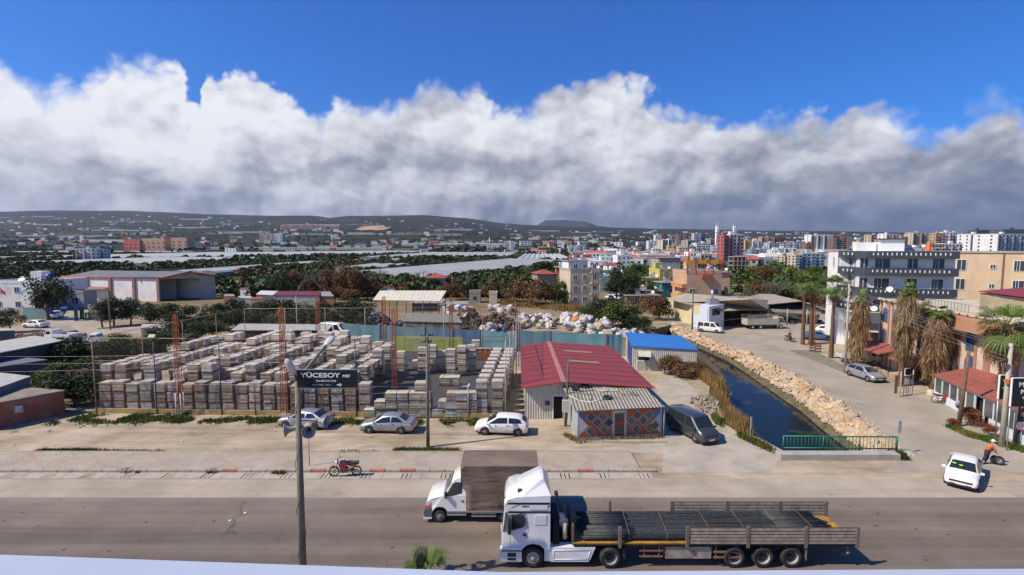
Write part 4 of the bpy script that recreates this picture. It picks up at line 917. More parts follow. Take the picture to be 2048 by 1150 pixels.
fp = [(FL.lerp(BL, k / 4), PH, pk) for k in range(1, 5)]
fence('tall net fence on the left side of the paver yard', [FL, BL], [PH, PH], fp, None, True, (1.0,), .05)
fp = [(BL.lerp(BR, k / 7), PH, gy if k % 2 else pk) for k in range(1, 7)]
fence('tall net fence at the back of the paver yard', [BL, BR], [PH, PH], fp, None, True, (1.0,), .05)
fp = [(FR.lerp(BR, k / 5), PH, gy) for k in range(1, 6)]
fence('tall net fence between the paver yard and the red-roofed shed', [FR, BR], [PH, PH], fp, None, True, (1.0, .5), .05)
# rusty lattice masts
def mast(label, base, h, w0=.42, feet=None):
 root = thing('lattice_mast', label, 'mast', base, 0, 'rusty lattice masts of the paver yard')
 mb = MB(); c = [Vector((-1, -1, 0)), Vector((1, -1, 0)), Vector((1, 1, 0)), Vector((-1, 1, 0))]; w1 = w0 * .55
 for k in c: mb.tube(k * w0 * .5, k * w1 * .5 + Vector((0, 0, h)), .028, .024, 5)
 n = int(h / .6)
 for i in range(n):
  z0, z1 = h * i / n, h * (i + 1) / n; a, b_ = (w0 + (w1 - w0) * i / n) / 2, (w0 + (w1 - w0) * (i + 1) / n) / 2
  for k in range(4):
   p, q = c[k], c[(k + 1) % 4]; mb.tube(p * a + Vector((0, 0, z0)), q * b_ + Vector((0, 0, z1)), .011, None, 4); mb.tube(q * a + Vector((0, 0, z0)), p * b_ + Vector((0, 0, z1)), .011, None, 4)
   mb.tube(p * b_ + Vector((0, 0, z1)), q * b_ + Vector((0, 0, z1)), .012, None, 4)
 mb.build('lattice', M('orange_rust', (.33, .075, .025), .8, .35, 4, dirt=(.12, .04, .02), dirt_amt=.6, dscale=2), root)
 mb = MB(); mb.box(-.4, .4, -.4, .4, -.1, .3); mb.build('footing', M('green_footing', (.05, .10, .05), .9, .2, 3) if feet else CONC, root)
 if feet:
  mb = MB()
  for k in c[:3]: mb.tube(k * w0 * .5 * 1.02, k * w0 * .47 + Vector((0, 0, 2.1)), .042, None, 6)
  mb.build('painted_foot', WHITEP, root)
mast('rusty orange lattice mast in front of the left stacks of pavers', V(368, 828) + Vector((0, -.5, 0)), 9.1, .46, True)
mast('rusty orange lattice mast behind the parked silver saloon', V(573, 832) + Vector((0, -.3, 0)), 9.8, .5)
mast('rusty lattice mast in front of the low middle stacks', V(789, 828) + Vector((0, .3, 0)), 9.6, .46, False)
for px_, py_, top_, lb in ((638, 700, 590, 'dark rusty lattice mast at the back of the yard left of the minibus'), (770, 700, 592, 'tall dark lattice mast before the white canopy'), (903, 700, 590, 'dark rusty lattice mast right of the white canopy')):
 q = V(px_, 723); q.z = 0; h = H - (top_ - 490) * (q.y + 1) / F; mast(lb, q, h, .55)
# floodlights on fence posts
for px_, z_, side_ in ((318, 7.1, 1), (720, 7.1, 1), (933, 7.0, 1)):
 t = (px_ - 193) / (1011 - 193); q = FL.lerp(FR, t) if px_ != 933 else Vector((V(941, 723).x, 68.6, 0))
 mb = MB(); mb.cbox((0, -.1, 0), (.55, .18, .32), 0, 0, Matrix.Rotation(R(-35), 3, 'X')); mb.tube((0, 0, -.25), (0, 0, 0), .03)
 o = mb.build('floodlight', M('floodlight_housing', (.30, .27, .24), .5, .2, 4), loc=(q.x, q.y, z_)); tag(o, {318: 'floodlight on top of the second post of the front net fence', 720: 'floodlight on the fence post right of the black billboard', 933: 'floodlight hanging on the back fence before the turquoise sheeting'}[px_], 'floodlight')
# pallets of paving blocks
def pavmat(name, c, c2, rows, wrap):
 m, g, b, t = nodes_mat(name)
 v = g.n('ShaderNodeTexCoord').outputs['Object']; oi = g.n('ShaderNodeObjectInfo').outputs['Random']
 x, y, z = g.xyz(v)[:3]
 zz = g.m('FRACT', g.m('MULTIPLY', z, rows)); gap = g.m('LESS_THAN', zz, .16)
 br = g.n('ShaderNodeTexBrick'); g.put(br.inputs['Vector'], g.comb(g.m('ADD', x, y), z, 0)); br.inputs['Scale'].default_value = 1
 for k_, v_ in (('Brick Width', .22), ('Row Height', 1 / rows), ('Mortar Size', .014)): br.inputs[k_].default_value = v_
 br.inputs['Color1'].default_value = (*c, 1); br.inputs['Color2'].default_value = (*c2, 1); br.inputs['Mortar'].default_value = (c[0] * .35, c[1] * .33, c[2] * .3, 1)
 pv = g.vm('ADD', v, g.vm('SCALE', g.comb(oi, oi, oi), 20))
 cc = g.vm('SCALE', br.outputs[0], g.m('MULTIPLY', g.mapr(oi, 0, 1, .72, 1.22), g.mapr(g.noise(pv, 1.6, 4, .6), .3, .7, .8, 1.2)))
 wr = g.noise(g.vm('MULTIPLY', pv, (1, 1, .35)), 3.2, 5, .65, 1.2)
 cc = g.mix(g.m('MULTIPLY', g.mapr(wr, .5, .62, 0, 1, True), wrap), cc, (.60, .58, .54))
 cc = g.mix(g.m('MULTIPLY', g.m('GREATER_THAN', z, .79), .8), cc, (.66, .57, .46))  # paler top face: dust, with the sun's brightness up there painted in
 g.put(b.inputs['Base Color'], cc); g.put(b.inputs['Roughness'], g.mapr(wr, .5, .6, .85, .4))
 return m
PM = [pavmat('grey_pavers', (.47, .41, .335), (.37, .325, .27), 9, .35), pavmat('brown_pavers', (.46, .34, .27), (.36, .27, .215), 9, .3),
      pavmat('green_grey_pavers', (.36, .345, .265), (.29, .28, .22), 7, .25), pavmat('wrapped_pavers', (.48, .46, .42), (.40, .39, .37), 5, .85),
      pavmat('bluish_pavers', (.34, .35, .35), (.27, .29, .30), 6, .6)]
palw = M('pallet_wood', (.20, .10, .05), .9, .35, 5)
LAB = ['grey', 'brownish', 'greenish grey', 'white-wrapped', 'bluish']
PROTO = {}
def paver_proto(mi, var):
 if (mi, var) in PROTO: return PROTO[(mi, var)]
 r_ = random.Random(mi * 10 + var); h = .80; w2 = .52
 mb = MB(); n = 3; L = []
 jig = lambda: r_.uniform(-.015, .015)
 layers = [(z, w2 + r_.uniform(-.012, .012), jig(), jig()) for z in [.13 + (h - .13) * k / 5 for k in range(6)]]
 for (z0, a, jx, jy), (z1, b_, kx, ky) in zip(layers, layers[1:]):
  lo = [(-a+jx,-a+jy,z0),(a+jx,-a+jy,z0),(a+jx,a+jy,z0),(-a+jx,a+jy,z0)]; hi = [(-b_+kx,-b_+ky,z1),(b_+kx,-b_+ky,z1),(b_+kx,b_+ky,z1),(-b_+kx,b_+ky,z1)]
  for k in range(4): mb.face([lo[k], lo[(k+1)%4], hi[(k+1)%4], hi[k]])
 z, a, jx, jy = layers[-1]
 G_ = 4; pt = {}
 for i in range(G_ + 1):
  for j in range(G_ + 1): pt[i, j] = (-a + jx + 2 * a * i / G_, -a + jy + 2 * a * j / G_, z + (r_.uniform(-.01, .035) if 0 < i < G_ and 0 < j < G_ else 0))
 for i in range(G_):
  for j in range(G_): mb.face([pt[i, j], pt[i+1, j], pt[i+1, j+1], pt[i, j+1]])
 if var == 2:          # a few loose blocks left on top
  for k in range(5): mb.cbox((r_.uniform(-.35, .35), r_.uniform(-.35, .35), h + .04), (.22, .12, .08), r_.uniform(0, 3))
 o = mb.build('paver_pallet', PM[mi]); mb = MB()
 for y in (-.48, -.02, .44): mb.box(-.54, .54, y, y + .09, 0, .09)
 mb.box(-.56, .56, -.55, .55, .09, .125); c = mb.build('pallet_base', palw, o)
 col.objects.unlink(o); col.objects.unlink(c)
 PROTO[(mi, var)] = (o, c); return o, c
npal = 0; PAL = []
def pal(x, y, lev, label, mi=None, rz=None, dz=.0, sc_=1.):
 global npal
 mi = rnd.choice((0, 0, 0, 2, 1, 3)) if mi is None else mi
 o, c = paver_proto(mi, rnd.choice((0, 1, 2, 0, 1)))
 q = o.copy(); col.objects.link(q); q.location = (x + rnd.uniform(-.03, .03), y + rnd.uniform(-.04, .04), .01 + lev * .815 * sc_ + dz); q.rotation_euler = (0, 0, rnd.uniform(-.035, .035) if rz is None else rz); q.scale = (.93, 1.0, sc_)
 k = c.copy(); col.objects.link(k); k.parent = q
 q['label'] = (LAB[mi] + ' paver pallet, ' + label); q['category'] = 'paver pallet'; q['group'] = 'pallets of paving blocks in the fenced yard'; npal += 1; PAL.append(q)
 return q
LV = ['bottom', 'second', 'third', 'top']
def line_pt(px_, y): return (px_ - 1024) / F * (y * CT + H * ST * 0 + (H) * ST)
# front row along the fence: twenty stacks
front_mi = [1, 1, 2, 4, 0, 0, 1, 2, 0, 2, 2, 3, 0, 0, 1, 0, 2, 3, 1, 0]
for k in range(20):
 px_ = 222 + k * 26.9; y = FL.lerp(FR, (px_ - 193) / 818).y + 1.0; x = (px_ - 1024) / F * (y + 1.2)
 for lev in range(3):
  pal(x, y, lev, '%s one of the %s stack from the left, front row' % ((['bottom', 'middle', 'top'][lev]), ordn(k)), front_mi[k] if rnd.random() < .8 else None, dz=0, sc_=(1.10, 1.14, 1.06, 1.16)[k % 4])
# columns running back behind the front row, with lanes between them; only what shows above the row in front
for k in range(18):
 hprev = 3.17; cur = [5, 5, 5, 5, 4, 4, 5, 5, 4, 4, 5, 4, 4, 5, 4, 5, 4, 4][k]; n_ = 0
 for j in range(12):
  y = FL.y + 2.15 + j * 1.27; x = (226 + k * 28.4 - 1024) / F * (FL.y + 3.3) + j * .14
  if j * 1.0 > k * 3 + 3: break
  r = noise.noise(Vector((k * 1.3, j * .45, 5))); hh_ = cur + (1 if r > .12 and j > 4 else 0) - (2 if r < -.28 else 0) + (1 if j > 8 and 4 < k < 13 else 0)
  if k in (6, 13) and j in (4, 5): hh_ = 0
  if j > 8 and k > 14: hh_ = 0
  if hh_ > 0:
   for l_ in range(hh_):
    if (l_ + 1) * .815 > hprev * .815 - .22 and (l_ + 1) * .815 > 2.3 - j * .36:
     pal(x, y, l_, '%s, %s in along the %s lane' % (['lowest', 'low', 'third level', 'fourth level', 'fifth level', 'sixth level'][l_], ordn(j), ordn(k)), rnd.choice((0, 0, 3, 3, 1, 2)))
   hprev = hh_
  else: hprev = .3
# right-hand double column running away from the fence
for j in range(9):
 for k in range(2):
  y = FR.y + .9 + j * 1.75; x = (963 - 1024) / F * (FR.y + 1) + k * 1.38 + j * .12
  for lev in ([0, 1, 2, 3] if j == 0 else ([0, 1, 2, 3] if k else [3])):
   pal(x, y, lev, '%s, %s stack of the %s column by the side fence' % (LV[lev], ordn(j), ['left', 'right'][k]), rnd.choice((4, 0, 2)) if lev < 3 else 3)
# low middle stacks in front
mid = [(754, 1), (779, 2), (806, 3), (826, 3), (847 - 2, 3), (868, 3), (893 - 8, 1)]
for q, (px_, n_) in enumerate([(742, 1), (764, 2), (786, 3), (808, 3), (832, 3), (853, 3), (876, 1)]):
 y = FR.y + .75; x = (px_ - 1024) / F * (y + 1.2)
 for lev in range(n_): pal(x, y, lev, '%s of the %s low stack right of the black billboard' % (LV[lev], ordn(q)), 2, sc_=.92)
pal((842 - 1024) / F * (FR.y + 2.2), FR.y + 1.2, 3, 'alone on top of the fourth low stack', 0, sc_=.92)
for q, (px_, n_) in enumerate([(888, 2), (905, 3), (925, 3), (944, 3)]):
 y = FR.y + .7 + (q == 0) * .1; x = (px_ - 1024) / F * (y + 1.2)
 for lev in range(n_): pal(x, y, lev, '%s of the %s stack between the bare pole and the side fence' % (LV[lev], ordn(q)), 4 if (q + lev) % 3 else 1, sc_=.92)
for q, px_ in enumerate((892, 910, 930)): pal((px_ - 1024) / F * (FR.y + 3.2), FR.y + 2.2, 2 + (q < 2), 'raised in the row behind, %s right of the bare pole' % ordn(q), 2)
# tall groups at the back of the open asphalt
for q, (px_, y, n_, mi) in enumerate([(744,61,4,4),(760,60,4,3),(782,59,4,0),(803,62,3,0),(846,60.5,4,0),(866,62,4,4),(884,62.5,3,2),(903,59.5,4,4),(925,61.5,4,0),(944,62,4,0)]):
 x = (px_ - 1024) / F * (y + 1.2)
 for lev in range(n_): pal(x, y, lev, '%s of the %s tall stack across the dark asphalt' % (LV[lev], ordn(q)), mi if rnd.random() < .7 else None, sc_=.98)
 if q % 3 == 0:
  for lev in range(3, n_): pal(x + .3, y + 2.6, lev, '%s of the stack right behind the %s tall one' % (LV[lev], ordn(q)), None)
for q, (px_, py_) in enumerate([(833, 733), (846, 731)]):
 p = V(px_, py_); pal(p.x, p.y, 0, 'single and crooked, %s of two on the open asphalt' % ordn(q), 0, rnd.uniform(-.3, .3))
PAL.sort(key=lambda o: o.location.y)
mb = MB(); mats_ = list(PM) + [palw]
for o in PAL[296:]:
 mw = Matrix.LocRotScale(o.location, o.rotation_euler, o.scale)
 for e in [o] + list(o.children):
  i_ = mats_.index(e.data.materials[0]); mb.add([mw @ v.co for v in e.data.vertices], [tuple(p.vertices) for p in e.data.polygons], i_)
 for e in list(o.children) + [o]: bpy.data.objects.remove(e)
tag(mb.build('far_paver_pallets', mats_, fix=False), 'farthest pallets of paving blocks at the back of the yard', kind='stuff')
# orange panels at the back of the yard
orp = M('orange_panel', (.38, .10, .025), .8, .2, 2, dirt=(.10, .04, .02), dirt_amt=.5, dscale=.8)
root = thing('panel_fence', 'row of brown and orange panels at the back of the asphalt', 'fence', V(930, 722), 0)
q0, q1 = V(930, 720), V(1012, 722)
for k in range(8):
 a = q0.lerp(q1, k / 8) - root.location; b_ = q0.lerp(q1, (k + .92) / 8) - root.location; mb = MB(); mb.prism([(a.x, a.y), (b_.x, b_.y), (b_.x, b_.y + .06), (a.x, a.y + .06)], .1, 1.5); mb.build('panel', orp if 3 <= k <= 5 else M('brown_panel', (.16, .11, .075), .85, .3, 2), root)
mb = MB(); a, b_ = q0 - root.location, q1 - root.location; mb.tube(a + Vector((0,-.05,1.55)), b_ + Vector((0,-.05,1.55)), .05); mb.build('rail', pk, root)
# ------------------------------------------------------------------ sheds
def shed(name, label, cat, group=None): return thing(name, label, cat, (0, 0, 0), 0, group)
redm = corr('red_roof_sheet', (.26, .035, .030), 1, .9, .5, dirt=(.17, .05, .05), dirt_amt=.5, dark=.93, depth=.4)
wcor = corr('white_corrugated', (.60, .57, .49), 0, .22, .6, dirt=(.36, .32, .26), dirt_amt=.5, dark=.70)
gcor = corr('old_grey_corrugated', (.42, .385, .30), 0, .28, .7, dirt=(.16, .12, .09), dirt_amt=.6, dark=.52, depth=.9)
root = thing('red_shed', 'long low shed with a dark red sheet roof and pale ridge strip', 'shed', (0, 0, 0))
nY, fY = 44.2, 62.5; xL, xR, xrd = .92, 12.3, 4.45; ez, rz_ = 2.95, 3.5
mb = MB(); mb.sheet([(xL - .1, nY - .4, ez), (xrd, nY - .4, rz_), (xrd, fY, rz_), (xL + .05, fY, ez)], .06); mb.sheet([(xrd, nY - .4, rz_), (xR, nY - .2, ez - .02), (xR - .3, fY, ez), (xrd, fY, rz_)], .06)
roof_ = mb.build('roof', redm, root)
mb = MB(); mb.sheet([(xrd - .22, nY - .42, rz_ + .02), (xrd + .22, nY - .42, rz_ + .02), (xrd + .22, fY + .02, rz_ + .02), (xrd - .22, fY + .02, rz_ + .02)], .04); mb.build('ridge_strip', M('ridge_pink', (.40, .17, .15), .6, .15, 2), roof_)
for y0 in (52.0, 57.0):
 mb = MB(); sl_ = (ez - rz_) / (xR - xrd)
 f_ = lambda x: rz_ + sl_ * (x - xrd) + .035
 mb.sheet([(5.8, y0, f_(5.8)), (8.9, y0, f_(8.9)), (8.9, y0 + .75, f_(8.9)), (5.8, y0 + .75, f_(5.8))], .02); mb.build('roof_light', M('yellowed_sheet', (.32, .22, .11), .5, .15, 2), roof_)
for k in range(9):   # sheet laps
 y0 = nY + 1.2 + 1.95 * k; mb = MB()
 for a, za, c_, zc in ((xL, ez, xrd - .2, rz_), (xrd + .2, rz_, xR - .1, ez)): mb.sheet([(a, y0, za + .012), (c_, y0, zc + .012), (c_, y0 + .05, zc + .012), (a, y0 + .05, za + .012)], .01)
 mb.build('sheet_lap', M('red_lap', (.15, .022, .025), .6, .3, 2), roof_)
mb = MB(); w0 = nY + .25
mb.face([(1.15, w0, 0), (3.62, w0, 0), (3.62, w0, 2.05), (4.85, w0, 2.05), (4.85, w0, 3.4), (4.4, w0, 3.45), (1.15, w0, 2.95)]); mb.box(4.45, 4.85, w0, w0 + .1, 0, 2.05)
mb.face([(1.15, w0, 0), (1.15, fY - .2, 0), (1.15, fY - .2, 2.95), (1.15, w0, 2.95)]); mb.face([(12.0, w0, 0), (11.8, fY - .2, 0), (11.8, fY - .2, 2.9), (12.0, w0, 2.9)]); mb.face([(4.85, w0, 2.0), (12, w0, 2.0), (12, w0, 2.9), (4.85, w0, 3.4)]); mb.face([(1.15, fY - .2, 0), (11.8, fY - .2, 0), (11.8, fY - .2, 2.9), (4.4, fY-.2, 3.45), (1.15, fY - .2, 2.9)])
mb.build('wall', wcor, root)
mb = MB(); mb.box(3.62, 4.45, w0 + .25, w0 + .3, 0, 2.05); mb.build('door', DARK, root)
mb = MB(); mb.box(3.55, 3.62, w0 - .03, w0 + .05, 0, 2.1); mb.box(3.55, 4.5, w0 - .03, w0 + .05, 2.05, 2.12); mb.build('door_frame', WHITEP, root)
mb = MB(); mb.box(2.9, 3.3, w0 - .02, w0 + .02, 1.25, 1.65); mb.build('vent', M('vent_brown', (.06, .04, .04), .8), root)
for x0, x1, nm in ((1.6, 2.9, 'roof_seam'),):
 mb = MB(); mb.tube((2.9, nY + 2.4, 3.27), (2.75, fY - 1.5, 3.27), .05); mb.build('roof_cable', PLAST, roof_)
# small shop with photo panels, in front of the shed
root = thing('small_shop', 'small shop with orange picture panels and junk on its tin roof', 'shop', (0, 0, 0))
yf0, yf1 = V(1155, 880).y, V(1323, 872).y; xs0, xs1 = V(1155, 880).x, V(1323, 872).x
def fw(x, off=0): t = (x - xs0) / (xs1 - xs0); return yf0 + (yf1 - yf0) * t + off
mb = MB(); mb.prism([(xs0, fw(xs0)), (xs1, fw(xs1)), (xs1 + .15, w0 - .1), (xs0 - .25, w0 - .1)], 0, 2.35)
mb.build('wall', M('shop_wall', (.33, .36, .40), .7, .15, 2), root)
tz0, tz1 = 2.46, 2.98
mb = MB(); q = [(xs0 - .25, yf0 - .45, tz0), (xs1 + .15, yf1 - .45, tz0), (xs1 - .55, w0 + .1, tz1), (xs0 - .75, w0 + .1, tz1)]
mb.sheet(q, .05); tin = mb.build('tin_roof', gcor, root)
def onroof(u, v_, dz=0):
 a = Vector(q[0]).lerp(Vector(q[1]), u); b_ = Vector(q[3]).lerp(Vector(q[2]), u); return a.lerp(b_, v_) + Vector((0, 0, dz))
mb = MB(); mb.tube(q[0], q[1], .05, None, 6); mb.build('gutter', M('brown_gutter', (.14, .09, .07), .7), root)
org = M('orange_print', (.36, .085, .025), .5, .12, 1); pic = [M('print_photo_a', (.10, .105, .095), .4, .8, 9, dirt=(.25, .24, .2), dirt_amt=.6, dscale=6), M('print_photo_b', (.07, .085, .08), .4, .9, 12, dirt=(.02, .02, .02), dirt_amt=.7, dscale=7)]
blu = M('blue_print', (.04, .16, .42), .5, .1); pale = M('pale_print', (.40, .44, .48), .5, .1)
def wallquad(x0, z0, x1, z1, mat, nm, off=.012):
 mb = MB(); mb.face([(x0, fw(x0, -off), z0), (x1, fw(x1, -off), z0), (x1, fw(x1, -off), z1), (x0, fw(x0, -off), z1)]); return mb.build(nm, mat, root, fix=False)
Xs = lambda px_: xs0 + (px_ - 1155) / 168 * (xs1 - xs0)
for s, (a, b_) in enumerate(((1157, 1222), (1252, 1319))):
 o = wallquad(Xs(a), .25, Xs(b_), 2.25, org, 'picture_panel'); cx = Xs((a + b_) / 2); W = Xs(b_) - Xs(a)
 xo = Xs(a) if s == 0 else Xs(b_); sg = 1 if s == 0 else -1
 mb = MB(); F3 = lambda x, z, o_: (x, fw(x, -o_), z)
 mb.face([F3(xo, .3, .018), F3(xo, 1.9, .018), F3(xo + sg * .75, 1.1, .018)]); mb.build('pale_corner', pale, root, fix=False)
 mb = MB(); mb.face([F3(xo, 2.2, .022), F3(xo + sg * .2, 2.2, .022), F3(xo + sg * .62, 1.72, .022), F3(xo + sg * .45, 1.55, .022), F3(xo, 2.0, .022)]); mb.build('blue_stripe', blu, root, fix=False)
 k = 0
 for dx_, z in ((-.28, 1.78), (.30, 1.80), (.02, 1.35), (-.56, 1.32) if s else (.62, 1.28), (-.30, .68), (.34, .78), (.58, 1.32) if not s else (.60, .92)):
  x = cx + dx_ * W * .62 + (.12 if s == 0 else -.05); r = .36; k += 1
  for rr, mm, oo in ((r + .05, pale, .026), (r, pic[k % 2], .032)):
   mb = MB(); mb.face([F3(x - rr, z, oo), F3(x, z - rr * 1.05, oo), F3(x + rr, z, oo), F3(x, z + rr * 1.05, oo)]); mb.build('photo_print' if rr == r else 'print_border', mm, root, fix=False)
wallquad(Xs(1224), .12, Xs(1251), 2.3, M('cream_frame', (.50, .46, .38), .6, .1), 'door_frame', .03)
wallquad(Xs(1228), .2, Xs(1247), 2.02, GLASS, 'door', .045); wallquad(Xs(1229), 1.15, Xs(1246), 1.35, M('red_sticker', (.45, .02, .03), .5), 'door_sticker', .055)
mb = MB(); mb.box(xs0 - .1, xs1, yf0 - .55, yf0 - .1, 0, .09); mb.build('doorstep', CONC, root)
for x in (xs0 - .05, xs1 + .05): mb = MB(); mb.tube((x, fw(xs0 if x < 8 else xs1, -.4), 0), (x, fw(xs0 if x < 8 else xs1, -.4), 2.45), .035); mb.build('pipe_post', gy, root)
# junk on the tin roof
def tyre(label, loc, r=.31, tilt=0, group=None):
 mb = MB(); mb.lathe([(r * .55, -.08), (r * .9, -.1), (r, -.05), (r, .05), (r * .9, .1), (r * .55, .08), (r * .55, -.08)], (0, 0, 0), 'Z', 18)
 o = mb.build('tyre', TYRE, loc=loc); o.rotation_euler = (tilt, tilt * .3, 0); return tag(o, label, 'tyre', group)
rt = R(7)
tyre('worn tyre in the middle of the tin shop roof', onroof(.44, .42, .11), .36, rt); tyre('worn tyre on the tin shop roof by the pile of sticks', onroof(.13, .80, .11), .33, rt); tyre('worn tyre under the edge of the red roof', onroof(.27, .93, .11), .36, rt)
whp = M('white_plastic_pipe', (.62, .60, .54), .5, .1)
mb = MB(); mb.path([onroof(.02, .55, .05), onroof(.10, .35, .05), onroof(.22, .28, .05), onroof(.40, .38, .05)], .045, 6); tag(mb.build('plastic_pipe', whp), 'bent white plastic pipe lying across the tin shop roof', 'pipe')
root2 = thing('wooden_ladder', 'whitish ladder lying flat on the tin shop roof', 'ladder', (0, 0, 0)); a, b_ = onroof(.36, .90, .06), onroof(.62, .86, .06); c_, d_ = onroof(.37, .76, .06), onroof(.63, .70, .06)
mb = MB(); mb.tube(a, b_, .03); mb.tube(c_, d_, .03); mb.build('stile', whp, root2)
for k in range(11): mb = MB(); mb.tube(a.lerp(b_, k / 10), c_.lerp(d_, k / 10), .02, None, 5); mb.build('rung', whp, root2)
for i, (u0, v0, u1, v1) in enumerate(((.2, .18, .27, .5), (.08, .68, .30, .55), (.58, .72, .66, .5), (.70, .8, .80, .55), (.62, .62, .82, .5), (.40, .66, .52, .72), (.06, .9, .20, .70))):
 mb = MB(); mb.tube(onroof(u0, v0, .06), onroof(u1, v1, .08), .03, None, 5)
 tag(mb.build('loose_batten', M('weathered_batten', (.26, .22, .17), .9, .3, 4)), ['short pale batten near the eave of the tin roof', 'long batten left of the roof tyre', 'steep batten right of the ladder', 'batten leaning from the red roof edge at the right', 'thin batten lying towards the right gable', 'short batten just under the ladder', 'batten at the left beside the pile of tyres'][i], 'batten', 'battens on the tin roof')
# blue-roofed shed
root = thing('blue_shed', 'corrugated white shed with a bright blue sheet roof', 'shed', (0, 0, 0))
c0_, c1_, c2_, c3_ = G(1263, 692, 2.95), G(1397, 699, 2.85), G(1364, 672, 2.95), G(1250, 664, 3.05)
blr = corr('blue_roof_sheet', (.022, .16, .50), 1, .8, .45, dirt=(.03, .20, .52), dirt_amt=.6, dark=.95, depth=.4)
mb = MB(); mb.sheet([c0_, c1_, c2_, c3_], .08); mb.build('roof', blr, root)
base = [Vector((p.x, p.y, 0)) for p in (c0_, c1_, c2_, c3_)]; cc_ = sum(base, Vector()) / 4
mb = MB(); ins = [p.lerp(cc_, .035) for p in base]
for k in range(4):
 a, b_ = ins[k], ins[(k + 1) % 4]; mb.face([a, b_, b_ + Vector((0, 0, 2.86)), a + Vector((0, 0, 2.86))])
mb.build('wall', wcor, root)
mb = MB(); a, b_ = ins[3] + Vector((-.03, 0, 0)), ins[0] + Vector((-.03, 0, 0)); mb.face([a.lerp(b_, .3), a.lerp(b_, .98), a.lerp(b_, .98) + Vector((0, 0, 2.7)), a.lerp(b_, .3) + Vector((0, 0, 2.8))]); mb.build('door', M('deep_blue_door', (.015, .05, .22), .6, .1), root)
d_ = (ins[1] - ins[0]).normalized(); n_ = Vector((d_.y, -d_.x, 0)); mb = MB(); p = ins[0] + d_ * .7 + n_ * .02
mb.face([p + Vector((0,0,1.25)), p + d_ * 1.3 + Vector((0,0,1.25)), p + d_ * 1.3 + Vector((0,0,1.8)), p + Vector((0,0,1.8))]); mb.build('window', DARK, root)
mb = MB(); mb.sheet([p + n_ * .9 + Vector((0,0,1.85)), p + d_ * 1.5 + n_ * .9 + Vector((0,0,1.85)), p + d_ * 1.5 + Vector((0,0,2.35)), p + Vector((0,0,2.35))], .03); mb.build('awning', wcor, root)
# white plastered box store beside the blue door
q = V(1238, 706); mb = MB(); mb.box(-.9, 1.1, -.8, .9, 0, 2.3); mb.box(-.95, 1.15, -.85, .95, 2.3, 2.42); tag(mb.build('store_box', M('plaster_tan', (.40, .34, .26), .9, .2, 2), loc=(q.x, q.y, 0)), 'small tan plastered store between the turquoise fence and the blue shed', 'shed')
q = V(1283, 741); mb = MB(); mb.box(-.55, .55, -.4, .4, 0, 1.15); tag(mb.build('white_crate', M('dirty_white', (.48, .46, .42), .8, .2, 3), loc=(q.x, q.y + .4, 0)), 'dirty white cabinet standing at the corner of the blue shed', 'cabinet')
# broken concrete shelter
root = thing('ruined_shelter', 'low collapsed shelter with a rubble-covered slab beside the blue shed', 'shelter', (0, 0, 0))
s0, s1, s2, s3 = G(1330, 723, 1.4), G(1402, 724, 1.3), G(1388, 706, 1.5), G(1322, 706, 1.5)
mb = MB(); mb.sheet([s0, s1, s2, s3], .14); mb.build('slab', M('rubble_slab', (.33, .29, .24), .95, .35, 3, bump=.6, dirt=(.15, .12, .09), dirt_amt=.6, dscale=1.5), root)
for p in (s0, s1, s2, s3, s0.lerp(s1, .5)):
 mb = MB(); mb.box(p.x - .12, p.x + .12, p.y + .02, p.y + .26, 0, p.z - .14); mb.build('pillar', CONC, root)
for k in range(9):
 p = s0.lerp(s1, rnd.random()).lerp(s3.lerp(s2, rnd.random()), rnd.random()); mb = MB(); mb.cbox((p.x, p.y, p.z + .06), (rnd.uniform(.2, .6), rnd.uniform(.1, .3), .12), rnd.uniform(0, 3)); mb.build('rubble', M('rubble_grey', (.28, .26, .24), .95, .3, 3), root)
# turquoise sheeting fence behind the yard
tq = M('turquoise_sheet', (.10, .22, .26), .6, .22, .5, dirt=(.16, .24, .27), dirt_amt=.8, dscale=.25, space='World', bump=.5, bscale=.8)
tq2 = M('blue_sheet', (.075, .145, .25), .6, .2, .5, space='World', bump=.5, bscale=.8)
def sheetfence(label, pts, mats, h):
 root = thing('sheet_fence', label, 'fence', (0, 0, 0))
 for i in range(len(pts) - 1):
  a, b_ = pts[i], pts[i + 1]; mb = MB(); N = 8
  for k in range(N):
   p, q = a.lerp(b_, k / N), a.lerp(b_, (k + 1) / N); w1, w2 = Vector((0, .07 * math.sin(k * 1.9), 0)), Vector((0, .07 * math.sin((k + 1) * 1.9), 0))
   mb.face([p, q, q + w2 + Vector((0, 0, h + .05 * math.sin(k + 1))), p + w1 + Vector((0, 0, h + .05 * math.sin(k)))], 0, True)
  mb.build('sheeting', mats[i % len(mats)], root, fix=False)
  mb = MB(); mb.tube(a + Vector((0, -.08, 0)), a + Vector((0, -.08, h + .15)), .05, None, 6); mb.build('post', RUST, root)
sheetfence('long turquoise and blue sheeting fence behind the paver yard', [V(682, 678), V(760, 684), V(850, 688), V(905, 692), V(960, 694), V(1030, 703)], [tq, tq, tq2, tq2, tq], 2.6)
sheetfence('turquoise sheeting fence between the red roof and the sacks', [V(1034, 703), V(1100, 704), V(1212, 712), V(1245, 712)], [tq, tq, tq], 3.0)
# lime and cream painted wall behind the tall pallets
mb = MB(); a, b_ = V(785, 702), V(925, 704); mb.prism([(a.x, a.y), (b_.x, b_.y), (b_.x, b_.y + .15), (a.x, a.y + .15)], 0, 2.1); o = mb.build('painted_wall', M('lime_wall', (.42, .47, .10), .8, .2, .7, dirt=(.60, .58, .48), dirt_amt=.9, dscale=.22)); tag(o, 'low wall painted lime green and cream behind the tall pallets', 'wall')
